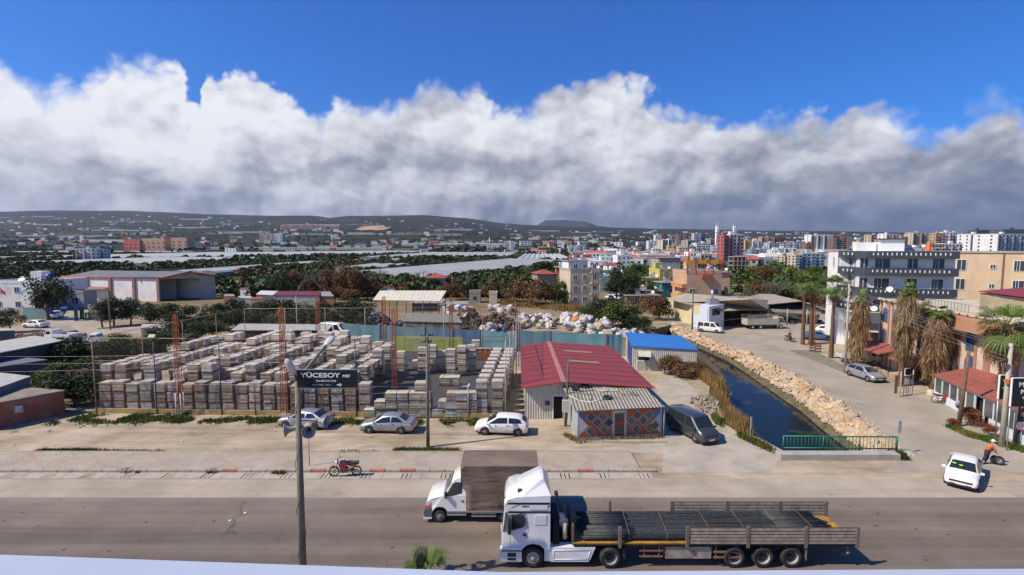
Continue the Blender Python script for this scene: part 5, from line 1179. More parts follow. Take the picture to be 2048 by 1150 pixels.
# ------------------------------------------------------------------ poles, lamps and cables
conc_pole = M('pole_concrete', (.18, .152, .12), .85, .22, 2.5, dirt=(.18, .15, .12), dirt_amt=.5)
Dl = 22.0; lb = P(606, 1160, Dl); lx, ly = lb.x, lb.y
root = thing('street_lamp', 'concrete lamp pole with two arms and cables wound round it', 'lamp post', (lx, ly, 0))
mb = MB(); mb.tube((0, 0, 0), (.05, 0, 9.72), .165, .11, 12); mb.build('pole', conc_pole, root)
def rel(px_, py_, D): return P(px_, py_, D) - Vector((lx, ly, 0))
t0 = Vector((.05, 0, 9.65)); l1 = rel(652, 690, Dl + 1.9); l2 = rel(588, 748, Dl - .9)
mb = MB(); mb.tube(t0, l1, .085, .05, 8); mb.build('lamp_arm', conc_pole, root); mb = MB(); mb.tube(t0 + Vector((0,0,-.05)), l2, .085, .05, 8); mb.build('lamp_arm', conc_pole, root)
lens = M('lamp_lens', (.55, .55, .52), .3, .1)
for p, dr in ((l1, (l1 - t0).normalized()), (l2, (l2 - t0).normalized())):
 mb = MB(); q_ = dr.to_track_quat('X', 'Z').to_matrix()
 prof_ = [(0.001, -.05), (.10, 0), (.17, .18), (.20, .42), (.17, .66), (.08, .78), (.001, .80)]
 vs = []; n = 14
 for r_, h_ in prof_:
  for i in range(n): th = 2 * math.pi * i / n; vs.append(p + q_ @ Vector((h_, r_ * math.cos(th), r_ * .55 * math.sin(th))))
 mb.add(vs, [(k * n + i, k * n + (i + 1) % n, (k + 1) * n + (i + 1) % n, (k + 1) * n + i) for k in range(len(prof_) - 1) for i in range(n)], 0, True); mb.build('lamp_head', lens, root)
mb = MB(); pts = []
for k in range(90): a = k * .9; z = 1.0 + k * .095; pts.append((.185 * math.cos(a * .33) * (1 - z * .03), .185 * math.sin(a * .33) * (1 - z * .03), z))
mb.path(pts, .012, 4); mb.build('wound_cable', PLAST, root)
# black billboard on the pole
bbm = M('billboard_black', (.012, .013, .022), .35, .1)
def text(body, size, mat, parent, loc, rot=(math.pi / 2, 0, 0), name='lettering', ext=.005, ax='LEFT', sx=1., bold=0.):
 c = bpy.data.curves.new(name, 'FONT'); c.body = body; c.size = size; c.extrude = ext; c.align_x = ax; c.offset = bold
 o = bpy.data.objects.new(name, c); col.objects.link(o); c.materials.append(mat); o.parent = parent; o.location = loc; o.rotation_euler = rot; o.scale = (sx, 1, 1)
 bpy.context.view_layer.update(); me = bpy.data.meshes.new_from_object(o.evaluated_get(bpy.context.evaluated_depsgraph_get())); bpy.data.objects.remove(o)
 if not me.materials: me.materials.append(mat)
 o = bpy.data.objects.new(name, me); col.objects.link(o); o.parent = parent; o.location = loc; o.rotation_euler = rot; o.scale = (sx, 1, 1); return o
sc_w = Dl / F
sg = thing('billboard', 'black hanging sign reading YÜCESOY MEF fixed to the lamp pole', 'sign', (lx + .10, ly - .12, 0))
bz1 = H - (729 - 490) * (Dl) / F - .0; bz0 = H - (764 - 490) * Dl / F; bw = 116 * sc_w
mb = MB(); mb.box(0, bw, -.04, .04, bz0, bz1); mb.build('board', bbm, sg)
mb = MB(); mb.box(-.01, bw + .01, -.05, .05, bz1, bz1 + .02); mb.box(-.01, bw + .01, -.05, .05, bz0 - .02, bz0); mb.build('frame', STEEL, sg)
wt = M('white_lettering', (.80, .80, .80), .5, .02)
text('YÜCESOY', .255, wt, sg, (.16, -.052, bz1 - .30), sx=1.42, bold=.006); text('MEF', .15, wt, sg, (1.86, -.052, bz1 - .30), sx=1.2, bold=.004)
text('Tel: 0324 515 15 06', .10, wt, sg, (.78, -.052, bz1 - .48), sx=1.0, bold=.002); text('PARKE TAŞI - 150 m', .085, M('grey_lettering', (.45, .45, .47), .5), sg, (.62, -.052, bz1 - .64), sx=1.0, bold=.001)
mb = MB(); ax_, az_ = 1.62, bz1 - .61; mb.box(ax_, ax_ + .16, -.056, -.044, az_ - .018, az_ + .018); mb.side([(ax_ + .12, az_ - .07), (ax_ + .22, az_), (ax_ + .12, az_ + .07), (ax_ + .09, az_ + .045), (ax_ + .14, az_), (ax_ + .09, az_ - .045)], -.056, -.044); mb.build('arrow', wt, sg)
# three horn loudspeakers clustered on the pole
hornm = M('horn_grey', (.27, .265, .255), .6, .2, 3)
def horn(label, c, d, sc_=1.0):
 root = thing('loudspeaker', label, 'loudspeaker', c, 0, 'horn loudspeakers on the lamp pole'); q_ = Vector(d).normalized().to_track_quat('X', 'Z').to_matrix()
 def lath(pr):
  vs = []; n = 18
  for r_, h_ in pr:
   for i in range(n): th = 2 * math.pi * i / n; vs.append(q_ @ Vector((h_, r_ * math.cos(th), r_ * math.sin(th))) * sc_)
  m_ = MB(); m_.add(vs, [(k * n + i, k * n + (i + 1) % n, (k + 1) * n + (i + 1) % n, (k + 1) * n + i) for k in range(len(pr) - 1) for i in range(n)], 0, True); return m_
 lath([(.10, -.02), (.12, .12), (.17, .24), (.26, .33), (.29, .36), (.27, .36), (.24, .32), (.15, .24), (.10, .12), (.06, .0)]).build('horn', hornm, root, fix=False)
 lath([(.001, .22), (.045, .20), (.05, .0)]).build('centre_cone', PLAST, root, fix=False)
 lath([(.001, -.36), (.10, -.34), (.11, -.1), (.10, -.02), (.001, -.02)]).build('driver', hornm, root, fix=False)
 m_ = MB(); m_.tube((0, 0, 0), Vector((lx, ly, c[2] + .25)) - Vector(c), .022); m_.build('bracket', PLAST, root)
def pp(px_, py_, dD=0): v_ = P(px_, py_, Dl + dD); return (v_.x, v_.y, v_.z)
horn('grey horn loudspeaker facing left on the lamp pole', pp(587, 857, -.1), (-1, -.35, -.12)); horn('grey horn loudspeaker facing the road on the lamp pole', pp(619, 857, -.25), (.25, -1, -.10), .98); horn('grey horn loudspeaker facing right on the lamp pole', pp(638, 842, .1), (1, -.1, -.05), .95)
# signs seen from behind
def roadsign(label, base, h, plate_=(.6, .6), shape='rect', mat=None, rz=0, dx=0., lean=0):
 root = thing('road_sign', label, 'sign', base, rz); mb = MB(); mb.tube((0, 0, 0), (lean, 0, h), .035, None, 7); mb.build('post', gy if mat is None or True else mat, root)
 mb = MB()
 if shape == 'round': mb.lathe([(.001, -.05), (plate_[0] / 2, -.05), (plate_[0] / 2, -.03), (.001, -.03)], (dx, 0, h - plate_[1] / 2), 'Y', 20)
 elif shape == 'hex': w_, h_ = plate_; mb.side([(-w_/2, h - h_/2), (-w_/2 + .15, h), (w_/2, h), (w_/2, h - h_), (-w_/2 + .15, h - h_)], -.05, -.03)
 else: mb.box(dx - plate_[0] / 2, dx + plate_[0] / 2, -.05, -.03, h - plate_[1], h)
 mb.build('plate', mat or M('sign_back', (.30, .31, .31), .5, .1), root); return root
roadsign('thin grey sign post rising from the pavement behind the lamp pole', V(619, 935) + Vector((0, 0, .14)), 3.0, (.6, .6), 'round')
roadsign('narrow grey sign at the right end of the green railing', V(1794, 908), 2.5, (.24, .9), 'rect', dx=.06)
roadsign('round grey sign seen from behind on a thin post near the leaning pole', V(1914, 847), 2.0, (.65, .65), 'round')
s_ = roadsign('white arrow sign with a red edge at the right frame edge', V(2040, 897), 2.05, (.95, .62), 'hex', WHITEP)
mb = MB(); mb.lathe([(.16, -.062), (.20, -.062), (.20, -.055), (.16, -.055), (.16, -.062)], (-.15, 0, 1.74), 'Y', 18); mb.build('red_ring', M('sign_red', (.5, .02, .03), .5), s_, fix=False)
mb = MB(); mb.side([(-.44, 1.50), (.475, 1.46), (.475, 1.42), (-.34, 1.43)], -.062, -.055); mb.build('red_edge', MATS['sign_red'], s_)
text('15', .2, MATS['sign_red'], s_, (-.26, -.064, 1.67), bold=.004)
q = V(1500, 884); roadsign('short grey post sign on the left canal bank', (q.x, q.y, 0), 2.0, (.12, .9), 'rect', dx=.02)
# electricity poles
def epole(label, base, h, r0, r1, mat, lean=(0, 0), arms=(), n=9):
 root = thing('utility_pole', label, 'utility pole', base); mb = MB(); mb.tube((0, 0, 0), (lean[0], lean[1], h), r0, r1, n); mb.build('pole', mat, root)
 for z, w_, ang in arms:
  mb = MB(); c = Vector((lean[0] * z / h, lean[1] * z / h, z)); d = Vector((math.cos(ang), math.sin(ang), 0)) * w_ / 2; mb.tube(c - d, c + d, .05, None, 5); mb.build('crossarm', M('arm_steel', (.10, .09, .085), .7, .3), root)
  for k in (-1, -.4, .4, 1):
   mb = MB(); p = c + d * k * .92; mb.tube(p, p + Vector((0, 0, .22)), .045, .03, 6); mb.build('insulator', M('brown_insulator', (.10, .045, .03), .3, .2), root)
 return root
e857 = V(856, 894)
epole('bare concrete pole with a cluster of insulators standing in the weeds', e857, 8.55, .14, .09, conc_pole, (.03, 0), ((8.5, .9, .4), (8.25, .7, 2.0), (8.0, .7, .4)))
gp_ = V(1129, 853) + Vector((.1, .1, 0)); epole('dark green leaning post between the shed door and the shop', gp_, 5.9, .12, .07, M('green_pole', (.10, .11, .07), .8, .3, 3), (.22, 0))
mb = MB(); mb.box(-.28, .28, -.16, .16, 1.0, 2.0); o = mb.build('meter_box', M('meter_white', (.50, .48, .43), .6, .15, 3), loc=(gp_.x - .05, gp_.y - .38, .35)); tag(o, 'cream electricity meter cabinet on the dark green post', 'meter box')
for px_, py_, top_, lb_, m_, r_ in ((595, 676, 590, 'slim white pole rising behind the paver yard', gy, .1), (1384, 664, 582, 'pale concrete pole in front of the white cube office', conc_pole, .16), (1292, 620, 555, 'pale pole where the town street meets the open yard', conc_pole, .14), (1117, 607, 545, 'pair-like pale pole by the beige block of flats', conc_pole, .12), (934, 592, 548, 'thin pale pole beside the brick hut', conc_pole, .12), (999, 566, 540, 'thin pale pole at the edge of the lime green field', conc_pole, .12), (221, 660, 580, 'tall grey pole by the lane beside the big hall', conc_pole, .13), (1031, 640, 600, 'pale pole in the middle of the waste yard', conc_pole, .12), (75, 720, 690, 'dark short pole on the shed roofs at the left', RUST, .09)):
 q = V(px_, py_); epole(lb_, q, H - (top_ - 490) * (q.y + 1.2) / F, r_, r_ * .7, m_, (0, 0), ((H - (top_ - 490) * (q.y + 1.2) / F - .3, 1.2, .3),) if r_ > .13 else ())
pR = V(2003, 893); epole('thick pale concrete pole with an orange box at the right edge', pR, 7.9, .20, .13, M('pale_pole', (.42, .38, .30), .85, .2, 2), (.12, 0), ((7.6, 1.5, .1), (6.6, 1.0, .1)), 12)
mb = MB(); mb.cbox((0, -.25, 5.05), (.42, .3, .34)); tag(mb.build('orange_box', M('orange_box', (.55, .12, .02), .5, .15), loc=pR), 'orange junction box strapped to the thick pale pole', 'junction box')
mb = MB(); mb.lathe([(.001, -.28), (.12, -.2), (.12, .2), (.001, .28)], (-.55, -.2, 6.62), 'X', 10); tag(mb.build('lamp_head', M('lamp_maroon', (.10, .03, .03), .4), loc=pR), 'small dark street lamp head beside the thick pale pole', 'lamp')
pM = V(1690, 745); epole('pale concrete pole behind the parked silver hatchback', pM, 10.6, .17, .11, MATS['pale_pole'], (-.05, 0), ((10.0, 1.6, .1), (9.4, 1.2, .1)), 10)
pW = V(1918, 852); epole('brown leaning wooden pole in front of the showroom', pW, 6.4, .16, .12, M('brown_wood_pole', (.17, .10, .055), .9, .35, 3), (.38, 0))
pS = V(2030, 885); epole('short dark grey steel post right of the thick pale pole', pS, 3.7, .15, .15, M('dark_post', (.07, .08, .085), .5, .15), (.05, 0))
def cable(label, a, b_, sag=.4, r=.017, group='overhead cables'):
 mb = MB(); N = 12; a, b_ = Vector(a), Vector(b_)
 mb.path([a.lerp(b_, k / N) - Vector((0, 0, sag * 4 * (k / N) * (1 - k / N))) for k in range(N + 1)], r, 4); tag(mb.build('overhead_cable', M('cable_grey', (.20, .18, .16), .6)), label, 'cable', group)
for k, (dz_, dx_) in enumerate(((10.1, -.7), (10.1, 0), (10.1, .7), (9.5, -.5), (9.5, .5))):
 cable(['outer left', 'middle upper', 'outer right', 'lower left', 'lower right'][k] + ' cable between the two pale poles on the right', pM + Vector((dx_, 0, dz_)), pR + Vector((.1 + dx_ * .9, 0, 7.7 if k < 3 else 6.7)), .5)
for k, (za, zb, lb_) in enumerate(((7.9, 8.4, 'top cable crossing the yard from the left edge'), (7.0, 8.1, 'second cable crossing the yard from the left edge'), (6.2, 7.9, 'lowest cable crossing the yard from the left edge'))):
 a = P(-60, 712 + 16 * k, 42); cable(lb_, a, e857 + Vector((.05, 0, zb - .1)), .5)
cable('long cable from the bare concrete pole over the shop to the canal', e857 + Vector((.1, 0, 8.3)), pM + Vector((0, 0, 8.6)), .9)
# ------------------------------------------------------------------ railing on the culvert
root = thing('green_railing', 'green metal railing with upright bars over the canal mouth', 'railing', (0, 0, 0))
a, b_ = V(1566, 906), V(1791, 908); grn = M('green_metal', (.015, .17, .09), .5, .2, 2); h0 = .30
for z in (h0 + .10, h0 + .98): mb = MB(); mb.tube(a + Vector((0, 0, z)), b_ + Vector((0, 0, z)), .045, None, 6); mb.build('rail', grn, root)
for k in range(32):
 big = k in (0, 11, 21, 31); p = a.lerp(b_, k / 31); mb = MB(); mb.tube(p + Vector((0, 0, h0 - .05)), p + Vector((0, 0, h0 + (1.02 if big else .98))), .055 if big else .02, None, 5); mb.build('post' if big else 'bar', grn, root)
mb = MB(); a2, b2 = V(1562, 921), V(1801, 921); mb.prism([(a2.x, a2.y), (b2.x, b2.y), (b2.x, b2.y + .75), (a2.x, a2.y + .75)], -2.2, .42); tag(mb.build('culvert_wall', CONC), 'concrete parapet beam that carries the green railing', 'wall')
mb = MB(); mb.prism([(V(1540, 900).x, V(1540, 900).y), (V(1566, 915).x, V(1566, 915).y), (V(1568, 905).x, V(1568, 905).y), (V(1530, 885).x, V(1530, 885).y), (V(1505, 873).x, V(1505, 873).y), (V(1500, 878).x, V(1500, 878).y)], -1.9, .12); tag(mb.build('bank_slab', CONC), 'concrete edge slab on the left bank beside the railing', 'slab')
q = V(1812, 905); mb = MB(); mb.lathe([(.001, .16), (.42, .16), (.45, .12), (.75, .0)], (q.x, q.y, 0), 'Z', 18); tag(mb.build('manhole', CONC), 'round concrete manhole beside the right end of the railing', 'manhole')
# ------------------------------------------------------------------ trees and plants
LEAF = {'olive': leafmat('olive_leaves', (.060, .072, .036)), 'dark': leafmat('dark_leaves', (.034, .052, .016)), 'mid': leafmat('green_leaves', (.062, .095, .022)),
  'brown': leafmat('dry_leaves', (.15, .085, .035), .5), 'rust': leafmat('rust_twigs', (.13, .07, .03), .4, (.17, .10, .045)), 'gold': leafmat('golden_reed', (.30, .20, .075), .4, (.20, .11, .03)),
  'yellow': leafmat('yellow_leaves', (.25, .20, .02), .4, (.06, .09, .015)), 'grass': leafmat('green_grass', (.085, .125, .02), .5, (.20, .17, .055)), 'palm': leafmat('palm_leaves', (.085, .125, .025), .5), 'deadpalm': leafmat('dead_fronds', (.23, .14, .065), .55, (.32, .23, .13)), 'red': leafmat('red_shrub', (.17, .045, .02), .5, (.08, .07, .02))}
BARK = M('bark', (.12, .09, .065), .9, .3, 6, bump=.4); TWIG = M('grey_twigs', (.17, .14, .12), .9, .3, 5)
def crown_mesh(seed, n, rad, leaf, lumps=13, flatten=.85, thin=0.):
 r = random.Random(seed); mb = MB(); L = []
 for i in range(lumps):
  a = r.uniform(0, 6.283); q = r.uniform(.1, .72); z = r.uniform(-.55, .72); w_ = math.sqrt(max(.05, 1 - z * z))
  L.append((Vector((math.cos(a) * q * w_, math.sin(a) * q * w_, z * flatten)), r.uniform(.28, .48)))
 for i in range(n):
  c, s_ = r.choice(L); d = Vector((r.gauss(0, 1), r.gauss(0, 1), r.gauss(.15, 1))).normalized()
  p = (c + d * s_ * (r.uniform(.55, 1.08) if r.random() < .8 else r.uniform(0, .6))); p = Vector((p.x * rad, p.y * rad, p.z * rad))
  u_ = (d * .5 + Vector((r.gauss(0, 1), r.gauss(0, 1), r.gauss(0, 1)))).normalized(); v_ = u_.cross(Vector((r.gauss(0, 1), r.gauss(0, 1), r.gauss(0, 1)))).normalized()
  w1 = leaf * r.uniform(.6, 1.3); w2 = w1 * r.uniform(.45, .8)
  mb.add([p - u_ * w1 * .5, p + v_ * w2 * .5, p + u_ * w1 * .5, p - v_ * w2 * .5], [(0, 1, 2, 3)])
 return mb
TP = {}
def tree_proto(kind, var, big=True):
 key = (kind, var, big)
 if key in TP: return TP[key]
 r = random.Random(hash_(kind) + var); mb = crown_mesh(hash_(kind) * 7 + var, 3000 if big else 1000, 1.0, .105 if big else .17, 13 + var * 2)
 c = mb.build('crown', LEAF[kind], fix=False); mb = MB()
 mb.path([(0, 0, -1.0), (.03, .02, -.55), (.0, .0, -.1)], [.075, .055, .04], 7)
 for i in range(6): a = r.uniform(0, 6.28); mb.path([(0, 0, -.45), (math.cos(a) * .25, math.sin(a) * .25, -.1), (math.cos(a) * .5, math.sin(a) * .5, .25)], [.04, .025, .01], 5)
 t_ = mb.build('trunk', BARK); TP[key] = (c, t_); col.objects.unlink(c); col.objects.unlink(t_); return TP[key]
def hash_(s): return sum(ord(ch) * (i + 3) for i, ch in enumerate(s)) % 9973
def tree(label, cat, kind, loc, h, w_, group=None, big=True, trunk=.12, name=None):
 w_ *= 1.15
 c, t_ = tree_proto(kind, rnd.randrange(3), big); root = thing(name or ('tree' if cat == 'tree' else 'bush'), label, cat, (loc[0], loc[1], loc[2] if len(loc) > 2 else 0), rnd.uniform(0, 6.28), group)
 hc = h * (1 - trunk) / 2 + .0; k = c.copy(); col.objects.link(k); k.parent = root; k.location = (0, 0, h - hc * .98); k.scale = (w_ / 2, w_ / 2, hc * 1.12)
 if trunk > .06: k = t_.copy(); col.objects.link(k); k.parent = root; k.location = (0, 0, h - hc); k.scale = (min(w_, h) / 2, min(w_, h) / 2, h - hc)
 return root
def bare_tree(label, loc, h, spread, group=None, mat=None, seed=1):
 r = random.Random(seed); root = thing('bare_tree', label, 'tree', loc, 0, group); tb = MB(); br = MB()
 def grow(p, d, L, rad, lev):
  q = p + d * L; (tb if lev == 0 else br).tube(p, q, rad, rad * .66, 5, 0, False)
  if lev < 5:
   for i in range(3 if lev else 5):
    nd = (d + Vector((r.gauss(0, .5), r.gauss(0, .5), r.gauss(.05, .35))) * spread).normalized(); grow(q if i else p + d * L * .8, nd, L * r.uniform(.6, .8), rad * .62, lev + 1)
 grow(Vector((0, 0, 0)), Vector((.05, 0, 1)), h * .30, h * .016, 0); tb.build('trunk', mat or TWIG, root, fix=False); br.build('branches', mat or TWIG, root, fix=False); return root
# thicket left of the paver yard
row = [(228,600,'dark',5.2,5.5,652),(262,618,'olive',4.8,5.2,650),(205,640,'olive',4.6,5,655),(300,625,'dark',4.6,5.5,655),(340,622,'dark',4.4,6,655),(375,628,'dark',4.4,6,662),
       (148,675,'dark',4.2,4.2,740),(240,668,'mid',3.6,4.5,720),(268,690,'dark',3.8,4.5,738),(215,690,'dark',3.6,4.6,745),(300,690,'mid',3.4,4.4,725),(330,680,'mid',3.8,4.6,705),(352,668,'dark',4.2,4.6,690),(180,712,'mid',3.0,4.0,770),(118,722,'mid',2.8,4.0,775),(150,745,'olive',3.2,4.6,812),(120,760,'dark',3.0,3.6,815),(185,750,'dark',3.4,4.0,815),(225,725,'dark',2.6,3.6,770),(90,735,'mid',2.6,3.4,790),(395,655,'mid',3.6,4.6,690),(425,650,'mid',3.4,4.6,680),(385,690,'dark',2.6,3.6,705),(20,622,'olive',4.2,4.6,665)]
lab = ['tall dark round tree at the corner of the big hall','grey-green olive before the rubbish heap of the hall','grey-green olive by the gate pillar','dark round tree before the hall wall','dark spreading tree under the hall gable','dark tree just right of the hall gable','dark round bush beside the grey shed roofs','fresh green bush behind the left fence post','dark tree right behind the left corner post of the net fence','dark tree left of the net fence corner post','green bush behind the left stacks','green tree behind the first floodlight post','dark tree left of the first rusty mast','green bush between shed roof and fence corner','green bush above the brick shed roof','large grey-green olive by the fence corner','dark low tree behind the brick shed','dark tree against the fence corner post','dark bush in the middle of the thicket','green bush hugging the second shed roof','green tree behind the masts at the left','green tree at the back left of the yard','small dark bush behind the net by the mast','round grey-green olive before the turquoise gate sheets']
for (x_, yt_, k_, h_, w_, yb_), l_ in zip(row, lab): tree(l_, 'tree', k_, V(x_, yb_), h_, w_, 'trees of the thicket at the left')
for i in range(22):
 x_ = 96 + i * 12 + rnd.uniform(-5, 5); y_ = (800 - i * 1.5 if i % 2 else 745 - i * 2.2) + rnd.uniform(-8, 8)
 if x_ > 186 and y_ > 735: x_ = 150 + rnd.uniform(0, 30)
 tree('leafy bush, %s from the left in the undergrowth of the thicket' % ordn(i), 'bush', rnd.choice(('mid', 'olive', 'dark', 'mid', 'brown')), V(x_, y_), rnd.uniform(1.8, 3.0), rnd.uniform(2.8, 4.4), 'undergrowth bushes of the thicket', True, .03)
tree('big dark tree towering before the white hall', 'tree', 'dark', V(98, 640), 9.0, 8.0)
# olive grove behind the yard
for i in range(26):
 x_ = 420 + (i % 13) * 26 + rnd.uniform(-6, 6); y_ = 664 if i < 13 else 640
 tree('grey-green olive, %s from the left in the %s row behind the yard' % (ordn(i % 13), 'front' if i < 13 else 'back'), 'tree', 'olive' if rnd.random() < .7 else 'dark', V(x_, y_ + rnd.uniform(-4, 4)), rnd.uniform(3.2, 4.2), rnd.uniform(4.2, 5.4), 'olive grove behind the paver yard', big=i < 13)
# rust-coloured poplar thicket and single trees beyond
pts = [(585,590,7.5,7,'rust'),(560,600,8,6,'mid'),(625,597,6,6,'brown'),(655,600,8.5,6,'rust'),(690,600,9.5,7.5,'rust'),(715,602,9,7,'brown'),(735,600,7,5.5,'rust'),(540,590,5,6,'brown'),(670,606,4.5,6,'rust'),(705,610,4,6,'rust')]
for i, (x_, y_, h_, w_, k_) in enumerate(pts): tree('%s leafless brush, %s from the left in the poplar thicket' % ({'rust': 'rust-red', 'brown': 'brown', 'mid': 'greenish'}[k_], ordn(i)), 'tree', k_, V(x_, y_), h_, w_, 'rusty poplar thicket behind the olive grove')
bare_tree('white-stemmed poplar in the rusty thicket', V(682, 582), 10, .8, mat=M('white_bark', (.5, .47, .42), .8), seed=3); bare_tree('leaning white-stemmed poplar in the rusty thicket', V(695, 583), 10, .8, mat=MATS['white_bark'], seed=5)
bare_tree('grey bare tree left of the rusty thicket', V(640, 598), 10.5, 1.0, seed=8); bare_tree('thin bare tree left of the water tower hut', V(757, 580), 8, .7, seed=9); bare_tree('slender bare poplars before the brown hut', V(842, 584), 8, .6, seed=12)
# middle and right
T2 = [(1232,606,668,'mid',6.0,7,'huge green bush at the upper end of the canal'),(1195,612,655,'dark',5.2,6,'left part of the dark green brush above the canal'),(1262,618,672,'dark',5,5.5,'dark bush right beside the canal boulders'),(1180,622,648,'mid',4,5,'bright green bush by the sacks'),(1285,640,676,'dark',3.5,4,'low dark bush at the boulders upper end'),
      (1233,548,604,'dark',9.5,7,'tall dark conifer-like tree beside the beige flats'),(1252,560,606,'dark',7.5,7,'dark tree left of the town street'),(1265,548,596,'mid',9,7,'green tree over the town street'),(1272,520,562,'mid',8,8,'round green tree up the town street'),(1300,560,600,'mid',6,6,'green tree before the yellow house'),(1372,590,628,'mid',5,6,'green shrub behind the pale warehouse roof'),(1345,600,630,'mid',4,6,'yellow-green shrub left of the pale warehouse'),(1303,600,640,'brown',5,6,'brownish shrub beside the pale pole'),(1325,605,640,'dark',4.5,5,'dark shrub by the warehouse corner'),
      (1085,570,612,'brown',6.5,9,'purplish bare brush by the dry grass'),(1040,572,608,'brown',6,8,'brown brush in the middle of the waste land'),(1110,575,608,'mid',6,7,'green tree left of the beige flats'),(1015,580,604,'dark',5,6,'dark tree at the dry field edge'),(985,575,596,'brown',4.5,8,'brown scrub right of the brick hut'),(950,570,590,'rust',4.5,7,'rust-coloured scrub by the brick hut'),(905,575,600,'rust',5,6,'rust-coloured scrub behind the white canopy'),(1125,592,612,'dark',4,5,'low dark bush at the foot of the beige flats'),(1060,540,560,'mid',5,9,'dark green hedge row by the lime field'),(1010,552,572,'dark',4,9,'hedge tree at the corner of the long greenhouse'),
      (1510,575,618,'brown',7,7,'brown bare-crowned tree behind the workshops'),(1490,590,622,'olive',5,6,'grey-green shrub behind the workshops'),(1540,580,620,'olive',6,8,'olive-coloured thicket right of the brown bare tree'),(1575,575,618,'mid',6,8,'green thicket behind the left palms'),(1600,590,622,'brown',4.5,7,'reddish brown brush behind the palms'),(1640,595,625,'rust',4,7,'rust brush beside the white flats'),(1470,592,622,'olive',4,5,'pale grey brush left behind the workshop'),(1508,538,560,'yellow',6,8,'yellow-green tree beside the unfinished frame'),(1583,540,562,'yellow',7,8,'yellow-green tree before the blue and yellow block'),(1565,540,560,'mid',6,7,'green tree before the white blocks'),(1530,546,570,'brown',7,9,'brown bare thicket below the white blocks'),(1443,556,580,'mid',5,6,'green tree at the foot of the red tower')]
for x_, yt_, yb_, k_, h_, w_, l_ in T2: tree(l_, 'bush' if 'bush' in l_ or 'shrub' in l_ else 'tree', k_, V(x_, yb_), h_, w_, None, True, .05 if ('bush' in l_ or 'brush' in l_ or 'shrub' in l_ or 'scrub' in l_) else .12)
bare_tree('pale bare tree behind the workshop roofs', V(1548, 622), 9.5, .9, seed=21, mat=TWIG); bare_tree('low bare tree left of the teal netting', V(1497, 632), 6, 1.1, seed=22)
# shrubs along the canal and on the right verge
for x_, y_, k_, h_, w_, l_ in [(1338,748,'brown',2.2,3.2,'brown leafless bush before the ruined shelter'),(1362,755,'brown',1.6,3,'brown bush at the lip of the left bank'),(1395,752,'rust',1.8,2.8,'rusty brush at the bend of the left bank'),(1935,848,'red',1.5,2.3,'reddish flowering shrub beside the leaning wooden pole'),(1978,872,'red',1.1,1.2,'small reddish shrub between the poles'),(1905,855,'red',.9,1.0,'tiny reddish shrub at the end of the verge')]:
 tree(l_, 'bush', k_, V(x_, y_), h_, w_, None, True, .05)
def blades(label, name, mat, spots, hgt, wid=.02, lean=.35, tuft=5):
 mb = MB()
 for p, s_ in spots:
  for k in range(tuft):
   a = rnd.uniform(0, 6.28); h_ = hgt * s_ * rnd.uniform(.6, 1.2); q = p + Vector((rnd.gauss(0, .12), rnd.gauss(0, .12), 0)); d = Vector((math.cos(a), math.sin(a), 0)); t_ = q + d * lean * h_ * rnd.random() + Vector((0, 0, h_)); w_ = d.cross(Vector((0, 0, 1))) * wid * rnd.uniform(.7, 1.6)
   mb.add([q - w_, q + w_, t_], [(0, 1, 2)])
 o = mb.build(name, mat, fix=False); return tag(o, label, None, None, 'stuff')
def strip(a, b_, n, w_):
 return [(a.lerp(b_, rnd.random()) + Vector((rnd.gauss(0, .25) * w_, rnd.gauss(0, 1) * w_, 0)), rnd.uniform(.4, 1.2)) for _ in range(n)]
def patchy(sp, sc_=.35, th=0.): return [s_ for s_ in sp if noise.noise(s_[0] * sc_) > th]
blades('green weeds along the foot of the yard wall', 'weeds', LEAF['grass'], patchy(strip(V(190, 838), V(960, 846), 5200, .38), .5, -.12), .26, .035)
blades('weeds beside the brick shed', 'weeds', LEAF['grass'], patchy(strip(V(120, 838), V(330, 836), 1500, .7), .5, -.1), .25, .035)
blades('green weeds round the bare concrete pole', 'weeds', LEAF['grass'], strip(V(790, 902), V(915, 903), 1300, .16), .22, .03)
blades('weeds at the back of the pavement', 'weeds', LEAF['grass'], strip(V(75, 903), V(185, 902), 700, .10) + strip(V(185, 902), V(330, 905), 160, .08) + patchy(strip(V(650, 907), V(800, 905), 600, .10), .7), .2, .03)
blades('weeds in the gutter', 'weeds', LEAF['brown'], strip(V(245, 943), V(262, 943), 60, .04) + strip(V(418, 944), V(434, 944), 70, .04) + strip(V(545, 946), V(570, 946), 60, .04) + strip(V(272, 945), V(280, 945), 20, .04), .2, .03)
blades('green verge on the right roadside', 'weeds', LEAF['grass'], strip(V(1905, 856), V(1945, 875), 1200, .25) + strip(V(1945, 872), V(2060, 905), 3000, .4), .28, .035)
blades('golden dry reeds on the left canal bank', 'dry_reeds', LEAF['gold'], strip(V(1398, 752), V(1440, 780), 1400, .7) + strip(V(1432, 800), V(1452, 832), 1400, .45) + strip(V(1455, 838), V(1490, 868), 1300, .35) + strip(V(1400, 748), V(1345, 745), 600, .5), 1.15, .03, .4)
blades('greenish weeds on the left canal bank', 'weeds', LEAF['grass'], strip(V(1420, 815), V(1440, 850), 500, .3) + strip(V(1480, 872), V(1540, 900), 700, .25), .4, .035)
blades('green weed at the right end of the culvert wall', 'weeds', LEAF['mid'], strip(V(1801, 912), V(1806, 918), 120, .15), .45, .04)
blades('dry golden grass field before the beige flats', 'dry_grass', LEAF['gold'], strip(V(1005, 606), V(1195, 622), 5000, 2.2), .9, .06, .5)
blades('weeds round the shop front', 'weeds', LEAF['gold'], strip(V(1130, 870), V(1160, 884), 180, .15) + strip(V(1160, 884), V(1325, 874), 260, .08), .25, .03)
